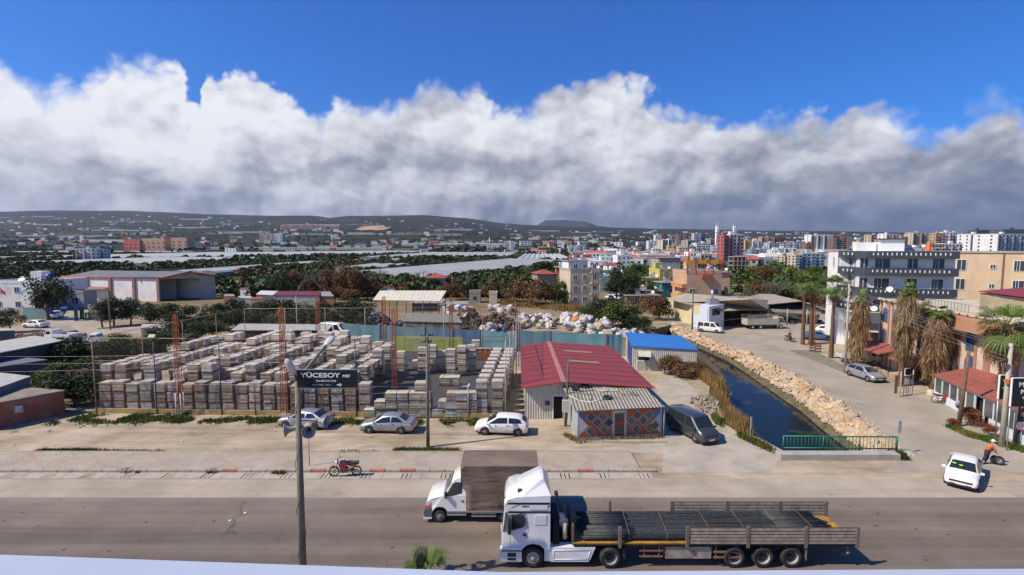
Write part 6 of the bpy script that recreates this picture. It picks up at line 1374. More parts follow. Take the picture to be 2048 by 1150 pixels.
# ------------------------------------------------------------------ palms
def palm(label, base, h, kind='live', r=.22, crown=2.0, skirt=0, lean=(0, 0), group=None, tuft=1.2, seed=1, nf=30, fine=False):
 R_ = random.Random(seed); root = thing('palm_tree', label, 'palm tree', base, 0, group)
 mb = MB(); n = int(h / .28); top_ = Vector((lean[0], lean[1], h))
 for i in range(n):
  a, b_ = top_ * (i / n), top_ * ((i + 1) / n); rr = r * (1.25 - .45 * min(1, i / n * 1.4)); mb.tube(a, b_, rr * .88, rr * 1.12, 9, 0, False)
 mb.build('trunk', M('palm_trunk', (.21, .125, .07), .95, .35, 5, bump=.8, dirt=(.12, .06, .03), dirt_amt=.6, dscale=2), root, fix=False)
 def frond(mb, o, az_, el_, L, fan, droop, wid):
  d = Vector((math.cos(az_) * math.cos(el_), math.sin(az_) * math.cos(el_), math.sin(el_))); p = o.copy(); pts = [p.copy()]
  for k in range(4): d = (d + Vector((0, 0, -droop * .22))).normalized(); p = p + d * L * .25; pts.append(p.copy())
  for a, b_ in zip(pts[:3], pts[1:3]): mb.tube(a, b_, .022, .016, 3, 0, False)
  c = pts[2]; s_ = d.cross(Vector((0, 0, 1))); s_ = (s_ if s_.length > .01 else Vector((1, 0, 0))).normalized(); u_ = s_.cross(d).normalized()
  for k in range(fan):
   t = (k / (fan - 1) - .5) * 2.5; dd = (d * math.cos(t) + s_ * math.sin(t)).normalized(); l_ = L * .58 * (1 - .25 * abs(t) / 1.25)
   m_ = c + dd * l_ * .62 + u_ * .03; e = c + dd * l_ - Vector((0, 0, .16 * l_ + R_.uniform(0, .16) * l_)); w_ = dd.cross(u_).normalized() * wid
   mb.add([c, m_ - w_, e, m_ + w_], [(0, 1, 2, 3)])
 mb = MB()
 for i in range(nf):
  el_ = R_.uniform(-.35, 1.35); frond(mb, top_ + Vector((0, 0, .1)), R_.uniform(0, 6.28), el_, crown * R_.uniform(.75, 1.1), 26 if fine else 13, .5 + (1.35 - el_) * .5, .018 if fine else .05)
 mb.build('crown', LEAF['palm'], root, fix=False)
 if kind == 'live':
  mb = MB()
  for i in range(16): frond(mb, top_ - Vector((0, 0, .1)), R_.uniform(0, 6.28), R_.uniform(-1.3, -.7), crown * R_.uniform(.5, .8), 8, .6, .04)
  mb.build('dead_fronds', LEAF['deadpalm'], root, fix=False)
 if skirt:
  mb = MB(); core = 0
  for i in range(int(560 * skirt / 4)):
   z = h - .1 - skirt * R_.random() ** .9; a = R_.uniform(0, 6.28); q = top_ * (z / h); f_ = (h - z) / skirt; wdt = tuft * (.28 + .85 * math.sin(math.pi * min(1, .12 + f_ * .72)))
   st_ = q + Vector((math.cos(a) * r, math.sin(a) * r, .35)); out_ = wdt * R_.uniform(.25, 1.15) * (.8 + .35 * math.sin(a * 2 + seed) + .2 * math.sin(z * 2.6 + a * 3)); L = R_.uniform(.5, 1.6)
   e1 = st_ + Vector((math.cos(a) * out_ * .8, math.sin(a) * out_ * .8, R_.uniform(-.3, .12))); e2 = e1 + Vector((math.cos(a) * out_ * .22 + R_.gauss(0, .08), math.sin(a) * out_ * .22 + R_.gauss(0, .08), -L))
   mb.tube(st_, e1, .022, .016, 3, 0, False)
   for k in range(5):
    s_ = Vector((R_.gauss(0, .17), R_.gauss(0, .17), R_.gauss(0, .2))); w_ = Vector((R_.uniform(-1, 1), R_.uniform(-1, 1), 0)).normalized() * R_.uniform(.015, .04)
    m_ = e1.lerp(e2, .5) + s_ * .8; mb.add([e1, m_ - w_, e2 + s_ * 1.6, m_ + w_], [(0, 1, 2, 3)])
  mb.build('dead_frond_skirt', LEAF['deadpalm'], root, fix=False)
 return root
palm('leftmost tall palm with a clean trunk by the open yard', V(1605, 689), 9.2, 'live', .24, 2.4, seed=1)
palm('second tall palm with the widest green crown by the open yard', V(1621, 689), 9.6, 'live', .26, 2.9, seed=2, nf=38)
palm('third tall green palm, beside the white flats', V(1662, 716), 9.3, 'live', .25, 2.5, seed=3)
mb = MB(); mb.tube((0, 0, 0), (-.05, 0, 8.6), .11, .09, 8); tag(mb.build('wooden_pole', M('orange_wood_pole', (.30, .13, .05), .85, .2, 3), loc=tuple(V(1627, 690))), 'thin orange-brown pole right against the second tall palm', 'pole')
palm('slim dead-skirted palm in front of the white flats', V(1711, 731), 8.6, 'skirt', .18, 1.25, 7.0, (.35, 0), tuft=.78, seed=4, nf=22)
palm('tallest dead-skirted palm in front of the pink building', V(1801, 772), 10.2, 'skirt', .24, 1.35, 6.6, (.15, 0), tuft=.88, seed=5, nf=24)
palm('smaller dead-skirted palm leaning on the tallest one', V(1828, 762), 8.6, 'skirt', .2, .9, 2.3, (.5, 0), tuft=1.2, seed=6, nf=12)
palm('dead-skirted palm with a whitewashed foot beside the showroom', V(1862, 790), 8.3, 'skirt', .22, 1.3, 5.9, (.35, 0), tuft=.92, seed=7, nf=22)
palm('bushy dead-skirted palm right behind the whitewashed one', V(1893, 785), 7.6, 'skirt', .2, .5, 3.2, (.6, 0), tuft=1.35, seed=8, nf=8)
palm('green palm at the right edge behind the thick pale pole', V(2040, 865) + Vector((.3, 2.2, 0)), 8.1, 'live', .3, 2.7, 2.2, (0, 0), tuft=.9, seed=9, nf=46)
palm('low palm tip poking up over the blue-white ledge', P(856, 1185, 19.5) * 1.0 - Vector((0, 0, P(856, 1185, 19.5).z)), P(856, 1170, 19.5).z, 'live', .2, 1.4, seed=10, nf=30, fine=True)
q = V(1862, 790); mb = MB(); mb.lathe([(.36, 0), (.34, .55), (.26, .62)], (q.x, q.y, 0), 'Z', 12); tag(mb.build('whitewashed_base', M('whitewash', (.55, .45, .34), .9, .15, 2)), 'whitewashed collar round the palm foot beside the showroom', 'collar')
# ------------------------------------------------------------------ canal boulders
rockm, g, b, t = nodes_mat('limestone')
oi = g.n('ShaderNodeObjectInfo').outputs['Random']; v = g.n('ShaderNodeNewGeometry').outputs['Position']
cc = g.ramp(oi, [(0, (.42, .29, .17)), (.3, (.52, .38, .24)), (.6, (.56, .44, .30)), (.85, (.46, .28, .16)), (1, (.38, .31, .25))])
cc = g.vm('SCALE', cc, g.mapr(g.noise(v, 2.2, 6, .65), .3, .7, .72, 1.2)); g.put(b.inputs['Base Color'], cc); b.inputs['Roughness'].default_value = .95
bp = g.n('ShaderNodeBump'); bp.inputs['Strength'].default_value = .6; bp.inputs['Distance'].default_value = .08; g.put(bp.inputs['Height'], g.noise(v, 5, 6, .65)); t.links.new(bp.outputs[0], b.inputs['Normal'])
def blob(name, mat, seed, rough=.28, sub=2, flat_=.8, facet=True):
 bm = bmesh.new(); bmesh.ops.create_icosphere(bm, subdivisions=sub, radius=1); r = random.Random(seed)
 cuts = [(Vector((r.gauss(0, 1), r.gauss(0, 1), r.gauss(0, 1))).normalized(), r.uniform(.62, .9)) for _ in range(9 if facet else 0)]
 for v_ in bm.verts:
  for n_, d in cuts:
   e = v_.co.dot(n_) - d
   if e > 0: v_.co -= n_ * e
  v_.co *= 1 + rough * noise.noise(v_.co * 1.6 + Vector((seed, 0, 0))); v_.co.z *= flat_
 me = bpy.data.meshes.new(name); bm.to_mesh(me); bm.free(); me.materials.append(mat)
 for p in me.polygons: p.use_smooth = not facet
 return me
RK = [blob('boulder', rockm, s_) for s_ in range(7)]
nb = 0
for i in range(len(Rt) - 1):
 a, b_ = Rt[i], Rt[i + 1]; wa, wb = Rw[i], Rw[i + 1]; L = (b_ - a).length; wid = (Rw[i] - Rt[i]).length
 for q in range(int(L * 4.5) + 1):
  t = (q + rnd.random()) / (L * 4.5 + 1); u_ = rnd.random() ** 1.1 * .72
  p = a.lerp(b_, t).lerp(wa.lerp(wb, t), u_); s_ = rnd.uniform(.26, .52) * (1.4 if rnd.random() < .14 else 1)
  if p.y < 40 and p.x > 28.2 and u_ < .2: continue
  o = bpy.data.objects.new('boulder', rnd.choice(RK)); col.objects.link(o); o.location = (p.x + .1, p.y, p.z + s_ * .22); o.rotation_euler = (rnd.uniform(-.4, .4), rnd.uniform(-.4, .4), rnd.uniform(0, 6.28)); o.scale = (s_ * rnd.uniform(.9, 1.5), s_, s_ * rnd.uniform(.75, 1.1))
  tag(o, 'pale tan limestone boulder heaped on the right bank of the canal', 'boulder', 'limestone boulders along the canal'); nb += 1
print('boulders', nb)
gm = MB()
for k in range(4200):     # small stones spilling to the road edge
 i = rnd.randrange(len(Rt) - 1); t = rnd.random(); p = Rt[i].lerp(Rt[i + 1], t); on = k % 2; p = p + Vector((abs(rnd.gauss(0, .4)), 0, 0)) if on else p.lerp(Rw[i].lerp(Rw[i + 1], t), rnd.random() * .75) + Vector((0, 0, .12)); s_ = rnd.uniform(.03, .11) if on else rnd.uniform(.08, .24)
 gm.cbox((p.x, p.y, p.z + s_ * .4), (s_ * 1.5, s_, s_), rnd.uniform(0, 3))
tag(gm.build('gravel', M('pale_gravel', (.52, .42, .30), .95, .35, 3, space='World'), fix=False), 'small pale stones spilled along the boulder bank', kind='stuff')
# ------------------------------------------------------------------ sacks and scrap in the waste yard
SKm = [M('sack_white', (.50, .48, .45), .8, .12, 4, rand=.12, bump=.5, dirt=(.35, .3, .25), dirt_amt=.5, dscale=2), M('sack_lilac', (.48, .47, .60), .8, .1, 4, rand=.1, bump=.5), M('sack_tan', (.42, .34, .25), .85, .15, 4, rand=.15, bump=.5), M('sack_black', (.04, .04, .04), .6, .2, 4), M('sack_orange', (.50, .16, .07), .8, .2, 4)]
SK = [[blob('sack', m_, 40 + s_ + 10 * mi, .5, 3, .75, False) for s_ in range(3)] for mi, m_ in enumerate(SKm)]
SN = ['dirty white', 'pale lilac', 'tan', 'black', 'orange']; ns = 0
def sacks(poly, n, hmax, tagw, size=(.5, .9)):
 global ns
 for k in range(n):
  u_, v_ = rnd.random(), rnd.random(); p = poly[0].lerp(poly[1], u_).lerp(poly[3].lerp(poly[2], u_), v_); hz = hmax * math.sin(math.pi * min(1, max(0, v_))) ** .7 * (0.45 + .55 * rnd.random())
  mi = rnd.choices(range(5), (62, 8, 20, 9, 2))[0]; s_ = rnd.uniform(*size) * .8
  o = bpy.data.objects.new('sack', rnd.choice(SK[mi])); col.objects.link(o); o.location = (p.x, p.y, .15 + s_ * .35 + hz); o.rotation_euler = (rnd.uniform(-.8, .8), rnd.uniform(-.8, .8), rnd.uniform(0, 6.28)); o.scale = (s_ * rnd.uniform(.9, 1.4), s_, s_)
  tag(o, 'bulging %s sack in %s' % (SN[mi], tagw), 'sack', 'stuffed sacks of the waste yard'); ns += 1
sacks([V(1130, 672), V(1235, 700), V(1225, 665), V(1120, 645)], 70, 2.6, 'the big heap behind the turquoise sheets', (.6, 1.05))
sacks([V(1200, 700), V(1290, 690), V(1285, 672), V(1200, 670)], 34, 1.2, 'the low heap reaching the blue roof', (.5, .9))
sacks([V(1045, 655), V(1110, 660), V(1110, 640), V(1040, 635)], 34, 1.2, 'the loose heap in the middle of the waste yard', (.6, 1.0))
sacks([V(960, 668), V(1000, 668), V(1000, 660), V(960, 660)], 10, .8, 'the small pile near the blue barrel', (.5, .9))
sacks([V(975, 628), V(1030, 634), V(1030, 622), V(975, 618)], 18, 1.0, 'the far row before the dry grass', (.6, 1.0))
sacks([V(885, 640), V(935, 640), V(935, 628), V(885, 628)], 14, 2.6, 'the stack beside the dark canopy roof', (.6, 1.0))
print('sacks', ns)
scm = M('scrap_metal', (.28, .28, .28), .45, .6, 3, .6, dirt=(.12, .07, .05), dirt_amt=.6, dscale=1);
def scrap(label, c, w_, d_, h_, n, mat, name='scrap_heap', cat='heap', size=.5):
 mb = MB()
 for k in range(n):
  a, r_ = rnd.uniform(0, 6.28), math.sqrt(rnd.random()); z = h_ * (1 - r_) * rnd.random(); E = Matrix.Rotation(rnd.uniform(-1, 1), 3, 'X') @ Matrix.Rotation(rnd.uniform(-1, 1), 3, 'Y')
  mb.cbox((c[0] + math.cos(a) * r_ * w_ / 2, c[1] + math.sin(a) * r_ * d_ / 2, z + .1), (rnd.uniform(.2, 1.3) * size, rnd.uniform(.08, .5) * size, rnd.uniform(.03, .3) * size), rnd.uniform(0, 3), 0, E)
 return tag(mb.build(name, mat, fix=False), label, cat, None, 'stuff')
scrap('heap of shining scrap metal behind the turquoise fence', V(755, 664), 8, 7, 4.6, 900, scm, size=1.0)
scrap('dark heap of scrap by the charcoal sheets', V(810, 664), 8, 6, 2.5, 500, M('dark_scrap', (.07, .07, .075), .6, .7, 3), size=1.0)
scrap('rust-brown heap of rubbish in the waste yard', V(985, 655), 13, 9, 3.0, 900, M('brown_rubbish', (.13, .09, .065), .9, .7, 2), size=1.1)
scrap('dark heap of tyres and rubbish by the masts', V(945, 652), 7, 7, 3.4, 500, M('dark_rubbish', (.05, .045, .042), .85, .6, 3), size=1.0)
scrap('heap of scrap against the wall of the big hall', V(256, 620), 7, 5, 3.6, 400, scm, size=1.1)
scrap('rubble and rubbish on the lot at the left', V(100, 676), 14, 6, .9, 700, M('red_rubble', (.22, .13, .09), .95, .5, 2), size=.7)
scrap('heap of twigs on the left canal bank', V(1419, 815), 2.2, 5.5, .9, 500, M('grey_sticks', (.27, .23, .18), .95, .3, 3), 'brushwood', 'heap', .8)
q = V(1009, 668); mb = MB(); mb.lathe([(.001, 1.1), (.36, 1.1), (.38, .75), (.36, .4), (.38, 0)], (q.x, q.y, 0), 'Z', 14); tag(mb.build('barrel', M('blue_barrel', (.02, .07, .26), .5, .1)), 'blue barrel standing in the waste yard', 'barrel')
# ------------------------------------------------------------------ buildings
WC = {}
def win_mesh(w_, h_, style):
 k = (round(w_, 2), round(h_, 2), style)
 if k in WC: return WC[k]
 fm = {'w': WHITEP, 'd': PLAST, 'b': M('blue_frame', (.03, .12, .35), .5), 'n': None}[style]
 pn = MB(); pn.box(-w_ / 2, w_ / 2, -.03, .0, 0, h_); p = pn.build('pane', PANE)
 f = None
 if fm:
  mb = MB(); t = .06
  for a, b_, c, d in ((-w_/2 - t, w_/2 + t, -t, 0), (-w_/2 - t, w_/2 + t, h_, h_ + t), (-w_/2 - t, -w_/2, 0, h_), (w_/2, w_/2 + t, 0, h_), (-.03, .03, 0, h_)): mb.box(a, b_, -.07, .005, c, d)
  if h_ > 1.1 and w_ > 1.2: mb.box(-w_ / 4 - .02, -w_ / 4 + .02, -.06, -.03, 0, h_)
  f = mb.build('window', fm); col.objects.unlink(f)
 col.objects.unlink(p); WC[k] = (f, p); return f, p
def window(parent, x, y, z, w_=1.1, h_=1.2, rz=0, style='w'):
 f, p = win_mesh(w_, h_, style)
 if f is None: o = p.copy(); o.name = 'window'; col.objects.link(o); o.parent = parent; o.location = (x, y, z); o.rotation_euler = (0, 0, rz); return o
 o = f.copy(); col.objects.link(o); o.parent = parent; o.location = (x, y, z); o.rotation_euler = (0, 0, rz)
 q = p.copy(); col.objects.link(q); q.parent = o; return o
def wallm(name, c, **k):
 k.setdefault('dirt', tuple(v * .62 for v in c)); return M('wall_' + name, c, .85, .10, .5, dirt_amt=k.pop('da', .35), dscale=.35, **k)
WM = {n_: wallm(n_, c) for n_, c in dict(white=(.76, .76, .74), cream=(.55, .48, .36), beige=(.46, .40, .30), grey=(.34, .34, .33), pink=(.56, .44, .38), red=(.42, .11, .10), orange=(.55, .25, .10), brick=(.33, .14, .085), blue=(.22, .34, .44), yellow=(.50, .44, .13), lblue=(.44, .52, .56), dgrey=(.09, .10, .11), brown=(.22, .13, .09), peach=(.52, .33, .22), teal=(.05, .20, .20), bare=(.30, .27, .23)).items()}
ROOFG = M('flat_roof', (.30, .29, .27), .9, .2, .5, dirt=(.18, .17, .16), dirt_amt=.5); ROOFR = corr('tile_red', (.36, .075, .05), 0, .3, .8, dirt=(.25, .07, .05), dark=.8)
def building(name, label, cat, x0, x1, yt, D, dep, wall, nf, cols, scols=2, rz=0., group=None, win=(1.1, 1.25), style='w', roof='flat', bal=None, balm=None, fh=None, side=-1, trim=None, skip=(), h=None, pos=None, floor1=.9):
 """box building whose front spans image columns x0..x1 at depth D; windows on the front and one side"""
 w_ = (x1 - x0) * D / F; h = h or (H - (yt - 490) * D / F)
 c = P((x0 + x1) / 2, 490, D); base = tz(c.x, c.y) if D > 700 else 0
 if D > 700: h = P(0, yt, D).z - base
 root = thing(name, label, cat, (c.x, c.y, base), rz, group); wm = WM.get(wall, wall)
 mb = MB(); mb.box(-w_/2, w_/2, 0, dep, -2 if D > 700 else 0, h); wo_ = mb.build('wall', wm, root)
 fh = fh or h / nf
 if roof == 'flat':
  mb = MB(); t = .18
  for a, b_, c_, d in ((-w_/2 - .05, w_/2 + .05, -.05, t), (-w_/2 - .05, w_/2 + .05, dep - t, dep + .05), (-w_/2 - .05, -w_/2 + t, t, dep - t), (w_/2 - t, w_/2 + .05, t, dep - t)): mb.box(a, b_, c_, d, h - .12, h + .55)
  mb.box(-w_/2 + t, w_/2 - t, t, dep - t, h + .002, h + .05, 1); mb.build('roof', [WM.get(trim, wm), ROOFG], root)
  if nf > 1:
   mb = MB(); bx = rnd.uniform(-.2, .2) * w_; mb.box(bx - 1.3, bx + 1.3, dep * .4, dep * .4 + 2.4, h + .05, h + 2.4); mb.build('roof_hut', wm, root)
 elif roof == 'hip':
  mb = MB(); o = .5; rh = min(w_, dep) * .22; a, b_ = (-w_/2 - o, -o), (w_/2 + o, dep + o); r0 = (-w_/2 + dep * .45 if w_ > dep else 0, dep / 2); r1 = (w_/2 - dep * .45 if w_ > dep else 0.01, dep / 2)
  A, B, C, E = (a[0], a[1], h), (b_[0], a[1], h), (b_[0], b_[1], h), (a[0], b_[1], h); p, q = (*r0, h + rh), (*r1, h + rh)
  mb.face([A, B, q, p]); mb.face([C, E, p, q]); mb.face([B, C, q]); mb.face([E, A, p]); mb.face([A, E, C, B]); mb.build('roof', ROOFR, root)
 elif roof == 'slab':
  mb = MB(); mb.box(-w_/2 - .4, w_/2 + .4, -.5, dep + .4, h, h + .16); mb.build('roof', ROOFG, root)
 elif roof == 'shed':
  mb = MB(); mb.sheet([(-w_/2 - .3, -.4, h + .02), (w_/2 + .3, -.4, h + .02), (w_/2 + .3, dep + .2, h + .6), (-w_/2 - .3, dep + .2, h + .6)], .08); mb.build('roof', WM.get(trim) or (trim if trim else ROOFG), root)
 for f_ in range(nf):
  z = f_ * fh + fh * .32
  for i in range(cols):
   if (f_, i) in skip or f_ * 100 + i in skip: continue
   x = -w_/2 + w_ * (i + .5) / cols
   if bal and i in bal and f_ > 0:
    mb = MB(); bw = w_ / cols * .46; mb.box(x - bw, x + bw, -1.1, .0, f_ * fh - .05, f_ * fh + .12); mb.box(x - bw, x + bw, -1.12, -1.02, f_ * fh + .12, f_ * fh + .95); mb.build('balcony', WM.get(balm, wm), root)
   window(root, x, -.01, z, win[0], min(win[1], fh * .6), 0, style)
  for i in range(scols): window(root, side * (w_/2 + .01), dep * (i + .5) / scols, z, win[0], min(win[1], fh * .6), side * math.pi / 2, style)
 return root, w_, h
def tank(parent, x, y, z, m_=None):
 mb = MB(); mb.lathe([(.001, -.6), (.32, -.6), (.32, .6), (.001, .6)], (x, y, z + .9), 'X', 10); mb.sheet([(x - .7, y - 1.2, z + .1), (x + .7, y - 1.2, z + .1), (x + .7, y - .35, z + .8), (x - .7, y - .35, z + .8)], .05); mb.build('solar_heater', m_ or STEEL, parent)
def dish(parent, x, y, z):
 mb = MB(); mb.lathe([(.001, 0), (.25, -.04), (.42, -.14)], (0, 0, 0), 'Y', 14); o = mb.build('satellite_dish', WHITEP, parent, fix=False); o.location = (x, y, z); o.rotation_euler = (R(-30), 0, R(-20))
# --- left edge: grey roofs and brick shed
lgrey = corr('light_fibre_roof', (.42, .42, .38), 0, .5, .8, dirt=(.26, .25, .22), dark=.93, depth=.25); dgr = M('dark_metal_wall', (.045, .055, .07), .7, .15, 1)
def roofshed(label, q, zs, wallm_, roofm, name='shed', floor=0.):
 root = thing(name, label, 'shed', (0, 0, 0)); p = [G(a, b_, z) for (a, b_), z in zip(q, zs)]; mb = MB(); mb.sheet(p, .1); mb.build('roof', roofm, root)
 c = sum(p, Vector()) / len(p); mb = MB(); ins = [x.lerp(c, .03) for x in p]
 for k in range(len(p)): a, b_ = ins[k], ins[(k + 1) % len(p)]; mb.face([(a.x, a.y, 0), (b_.x, b_.y, 0), (b_.x, b_.y, b_.z - .08), (a.x, a.y, a.z - .08)])
 mb.build('wall', wallm_, root); return root
brick, g, b, t = nodes_mat('red_brick')
v = g.n('ShaderNodeTexCoord').outputs['Object']; x_, y_, z_ = g.xyz(v)[:3]; br = g.n('ShaderNodeTexBrick'); g.put(br.inputs['Vector'], g.comb(g.m('ADD', x_, y_), z_, 0)); br.inputs['Scale'].default_value = 1
for k_, v_ in (('Brick Width', .3), ('Row Height', .2), ('Mortar Size', .014)): br.inputs[k_].default_value = v_
br.inputs['Color1'].default_value = (.30, .075, .045, 1); br.inputs['Color2'].default_value = (.20, .06, .04, 1); br.inputs['Mortar'].default_value = (.24, .17, .13, 1)
cc = g.mix(g.mapr(g.noise(v, .8, 5, .6), .5, .65, 0, .6), br.outputs[0], (.34, .20, .15)); g.put(b.inputs['Base Color'], cc); b.inputs['Roughness'].default_value = .9
s_ = roofshed('brick shed with a flat brown roof at the left edge', [(-40, 812), (131, 780), (62, 775), (-60, 795)], [2.2] * 4, brick, M('brown_flat_roof', (.24, .20, .16), .9, .25, 1, dirt=(.14, .12, .10)))
s_.children[1].active_material = brick
e_ = G(35, 818, 1.3); mb = MB(); mb.cbox((e_.x, e_.y - .12, e_.z), (.9, .25, .6), .5); mb.build('vent_opening', M('pale_vent', (.40, .40, .37), .8, .5, 4), s_)
roofshed('second grey shed roof above the brick shed', [(-60, 795), (62, 752), (0, 745), (-90, 750)], [2.9, 2.9, 3.0, 3.0], M('sheeted_wall', (.16, .18, .22), .6, .3, 1), lgrey)
roofshed('long blue-grey lean-to roof at the left edge', [(-60, 742), (95, 719), (55, 715), (-60, 715)], [2.6] * 4, dgr, corr('bluegrey_roof', (.16, .18, .21), 0, .3, .6, dark=.85))
s_ = roofshed('broad pale fibre-cement roof of the shed at the left', [(-70, 718), (132, 680), (68, 671), (-60, 692)], [3.6, 3.6, 3.7, 3.7], dgr, lgrey)
e_ = G(46, 718, 1.2); mb = MB(); mb.lathe([(.001, -.9), (.75, -.9), (.8, .9), (.001, .9)], (e_.x, e_.y - 1.2, 1.9), 'X', 16); tag(mb.build('water_tank', M('tank_cream', (.50, .50, .44), .5, .1)), 'rounded cream tank before the dark wall of the left shed', 'tank')
roofshed('thin grey roof edge behind the rubble at the far left', [(-60, 664), (30, 660), (30, 657), (-60, 657)], [2.4] * 4, dgr, lgrey)
roofshed('small brown-walled lot shed with a low pale roof', [(92, 668), (154, 660), (140, 650), (105, 652)], [.6] * 4, M('lot_wall', (.20, .12, .08), .9), M('lot_cover', (.26, .24, .20), .9))
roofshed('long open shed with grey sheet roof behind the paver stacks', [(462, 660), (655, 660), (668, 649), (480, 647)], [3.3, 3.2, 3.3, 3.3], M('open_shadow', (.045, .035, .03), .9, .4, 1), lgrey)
roofshed('low grey shed roof by the left mast', [(282, 655), (330, 655), (330, 648), (284, 648)], [2.4] * 4, WM['bare'], lgrey)
# --- white hall with grey roof and open gable
root = thing('warehouse', 'big white hall with pinkish pillars, grey roof and an open gable', 'warehouse', (0, 0, 0))
A_, B_, C_, E_ = V(131, 598), V(320, 603), V(432, 597), V(265, 590)
eh = H - (556 - 490) * B_.y / F; rh = eh + 1.5
front = (B_ - A_).normalized();
gd_ = (C_ - B_); A2 = A_ + gd_; mid_ = B_.lerp(C_, .55); midA = A_.lerp(A2, .55)
mb = MB(); Z_ = lambda p, z: (p.x, p.y, z)
mb.face([Z_(A_, 0), Z_(B_, 0), Z_(B_, eh), Z_(A_, eh)]); mb.face([Z_(A2, 0), Z_(C_, 0), Z_(C_, eh), Z_(A2, eh)]); mb.face([Z_(A_, 0), Z_(A2, 0), Z_(A2, eh), Z_(midA, rh), Z_(A_, eh)])
mb.build('wall', WM['white'], root)
g0, g1 = B_.lerp(C_, .02), B_.lerp(C_, .72); mb = MB(); mb.face([Z_(g1, 0), Z_(C_, 0), Z_(C_, eh), Z_(g1, eh + .5)]); mb.face([Z_(B_, eh - .35), Z_(g1, eh - .35), Z_(g1, eh + .5), Z_(mid_, rh), Z_(B_, eh)]); mb.build('gable_wall', WM['grey'], root)
mb = MB(); off_ = (B_ - A_) * .25; mb.face([Z_(g0 - off_, 0), Z_(g1 - off_, 0), Z_(g1 - off_, eh), Z_(g0 - off_, eh)]); mb.build('inner_wall', WM['grey'], root)
rb = M('slate_roof_sheet', (.14, .155, .17), .7, .15, .4); rtm = M('red_trim', (.42, .09, .06), .7, .15, 1)
mb = MB(); o = front * -.6; mb.sheet([Z_(A_ + o, eh + .05), Z_(B_ - o, eh + .05), Z_(mid_ - o, rh + .05), Z_(midA + o, rh + .05)], .15); mb.sheet([Z_(A2 + o, eh + .05), Z_(C_ - o, eh + .05), Z_(mid_ - o, rh + .05), Z_(midA + o, rh + .05)], .15); mb.build('roof', rb, root)
for a, b_ in ((Z_(A_ + o, eh), Z_(B_ - o, eh)), (Z_(B_ - o, eh), Z_(mid_ - o, rh)), (Z_(mid_ - o, rh), Z_(C_ - o, eh))): mb = MB(); mb.tube(Vector(a) + Vector((0, -.25, .05)), Vector(b_) + Vector((0, -.25, .05)), .2, None, 5); mb.build('roof_trim', rtm, root)
pkp = M('pink_pillar', (.42, .22, .19), .85, .2, 1)
for k in range(5): p = A_.lerp(B_, (k + .02) / 4.04); mb = MB(); mb.box(p.x - .35, p.x + .35, p.y - .45, p.y, 0, eh - .05); mb.build('pillar', pkp, root)
p0, p1 = A_.lerp(B_, .28), A_.lerp(B_, .48); mb = MB(); mb.box(p0.x + .2, p1.x, p0.y - .12, p0.y - .02, 0, 3.3); mb.build('doorway', DARK, root)
mb = MB(); mb.sheet([(p0.x - .3, p0.y - 1.8, 3.2), (p1.x, p1.y - 1.8, 3.2), (p1.x, p1.y, 3.7), (p0.x - .3, p0.y, 3.7)], .08); mb.build('canopy', M('rust_canopy', (.24, .15, .09), .9, .3, 1), root)
p2, p3 = A_.lerp(B_, .82), A_.lerp(B_, .90); mb = MB(); mb.box(p2.x, p3.x, p2.y - .06, p2.y - .01, eh - 1.5, eh - .35); mb.build('window', M('brown_window', (.22, .10, .05), .7), root)
# --- left group
bR, w_, h_ = building('house', 'white house with a blue roof tank and flags at the left edge', 'house', -30, 84, 566, 118, 12, 'white', 2, 3, 0)
tank(bR, -2, 4, h_); mb = MB(); mb.lathe([(.001, 1.6), (.7, 1.5), (.75, 0)], (5, 3, h_ + .4), 'Z', 12); mb.build('water_tank', M('blue_tank', (.02, .06, .45), .5), bR)
for x_, m_ in ((-2.2, M('flag_red', (.5, .02, .03), .7)), (1.8, M('flag_blue', (.25, .35, .6), .7))):
 mb = MB(); mb.tube((x_ - .5, -1.0, 3.2), (x_ - .5, -1.0, 5.4), .03); mb.face([(x_ - .5, -1, 5.3), (x_ + .6, -1.1, 4.6), (x_ + .5, -1, 3.7), (x_ - .5, -1, 4.4)]); mb.build('flag', m_, bR)
tg = M('dark_green_sheet', (.01, .09, .07), .7, .2, .5); tq3 = M('pale_turquoise_sheet', (.17, .28, .28), .7, .2, .5)
def wallpx(name, label, a, b_, h_, mat, cat='fence', th=.12):
 A, B = V(*a), V(*b_); mb = MB(); mb.prism([(A.x, A.y), (B.x, B.y), (B.x, B.y + th), (A.x, A.y + th)], 0, h_); return tag(mb.build(name, mat), label, cat)
wallpx('sheet_fence', 'pale turquoise sheeting fence by the gate at the left', (46, 638), (95, 638), 2.4, tq3); wallpx('sheet_fence', 'dark green sheeting fence at the far left', (-20, 622), (90, 618), 2.6, tg)
wallpx('blue_wall', 'bright blue cabin side by the gate', (94, 638), (108, 622), 2.6, M('cabin_blue', (.04, .07, .26), .6)); wallpx('gate_leaf', 'dark grey gate leaf standing open before the hall', (149, 642), (156, 641), 2.6, M('gate_grey', (.10, .13, .13), .6), 'gate'); wallpx('gate_leaf', 'dark green gate leaf beside the white booth', (160, 638), (168, 637), 2.4, tg, 'gate')
building('booth', 'small white booth at the gate of the hall', 'booth', 168, 190, 616, 105, 2.4, 'beige', 1, 1, 0, win=(.6, .9))
building('shop_unit', 'curved blue and pale shop front under the hall canopy', 'shop', 126, 160, 586, 122, 4, 'grey', 1, 1, 0, win=(1.5, 1.6))
wallpx('container', 'blue container in the yard of the hall', (100, 616), (118, 613), 3.2, MATS['cabin_blue'], 'container', 3)
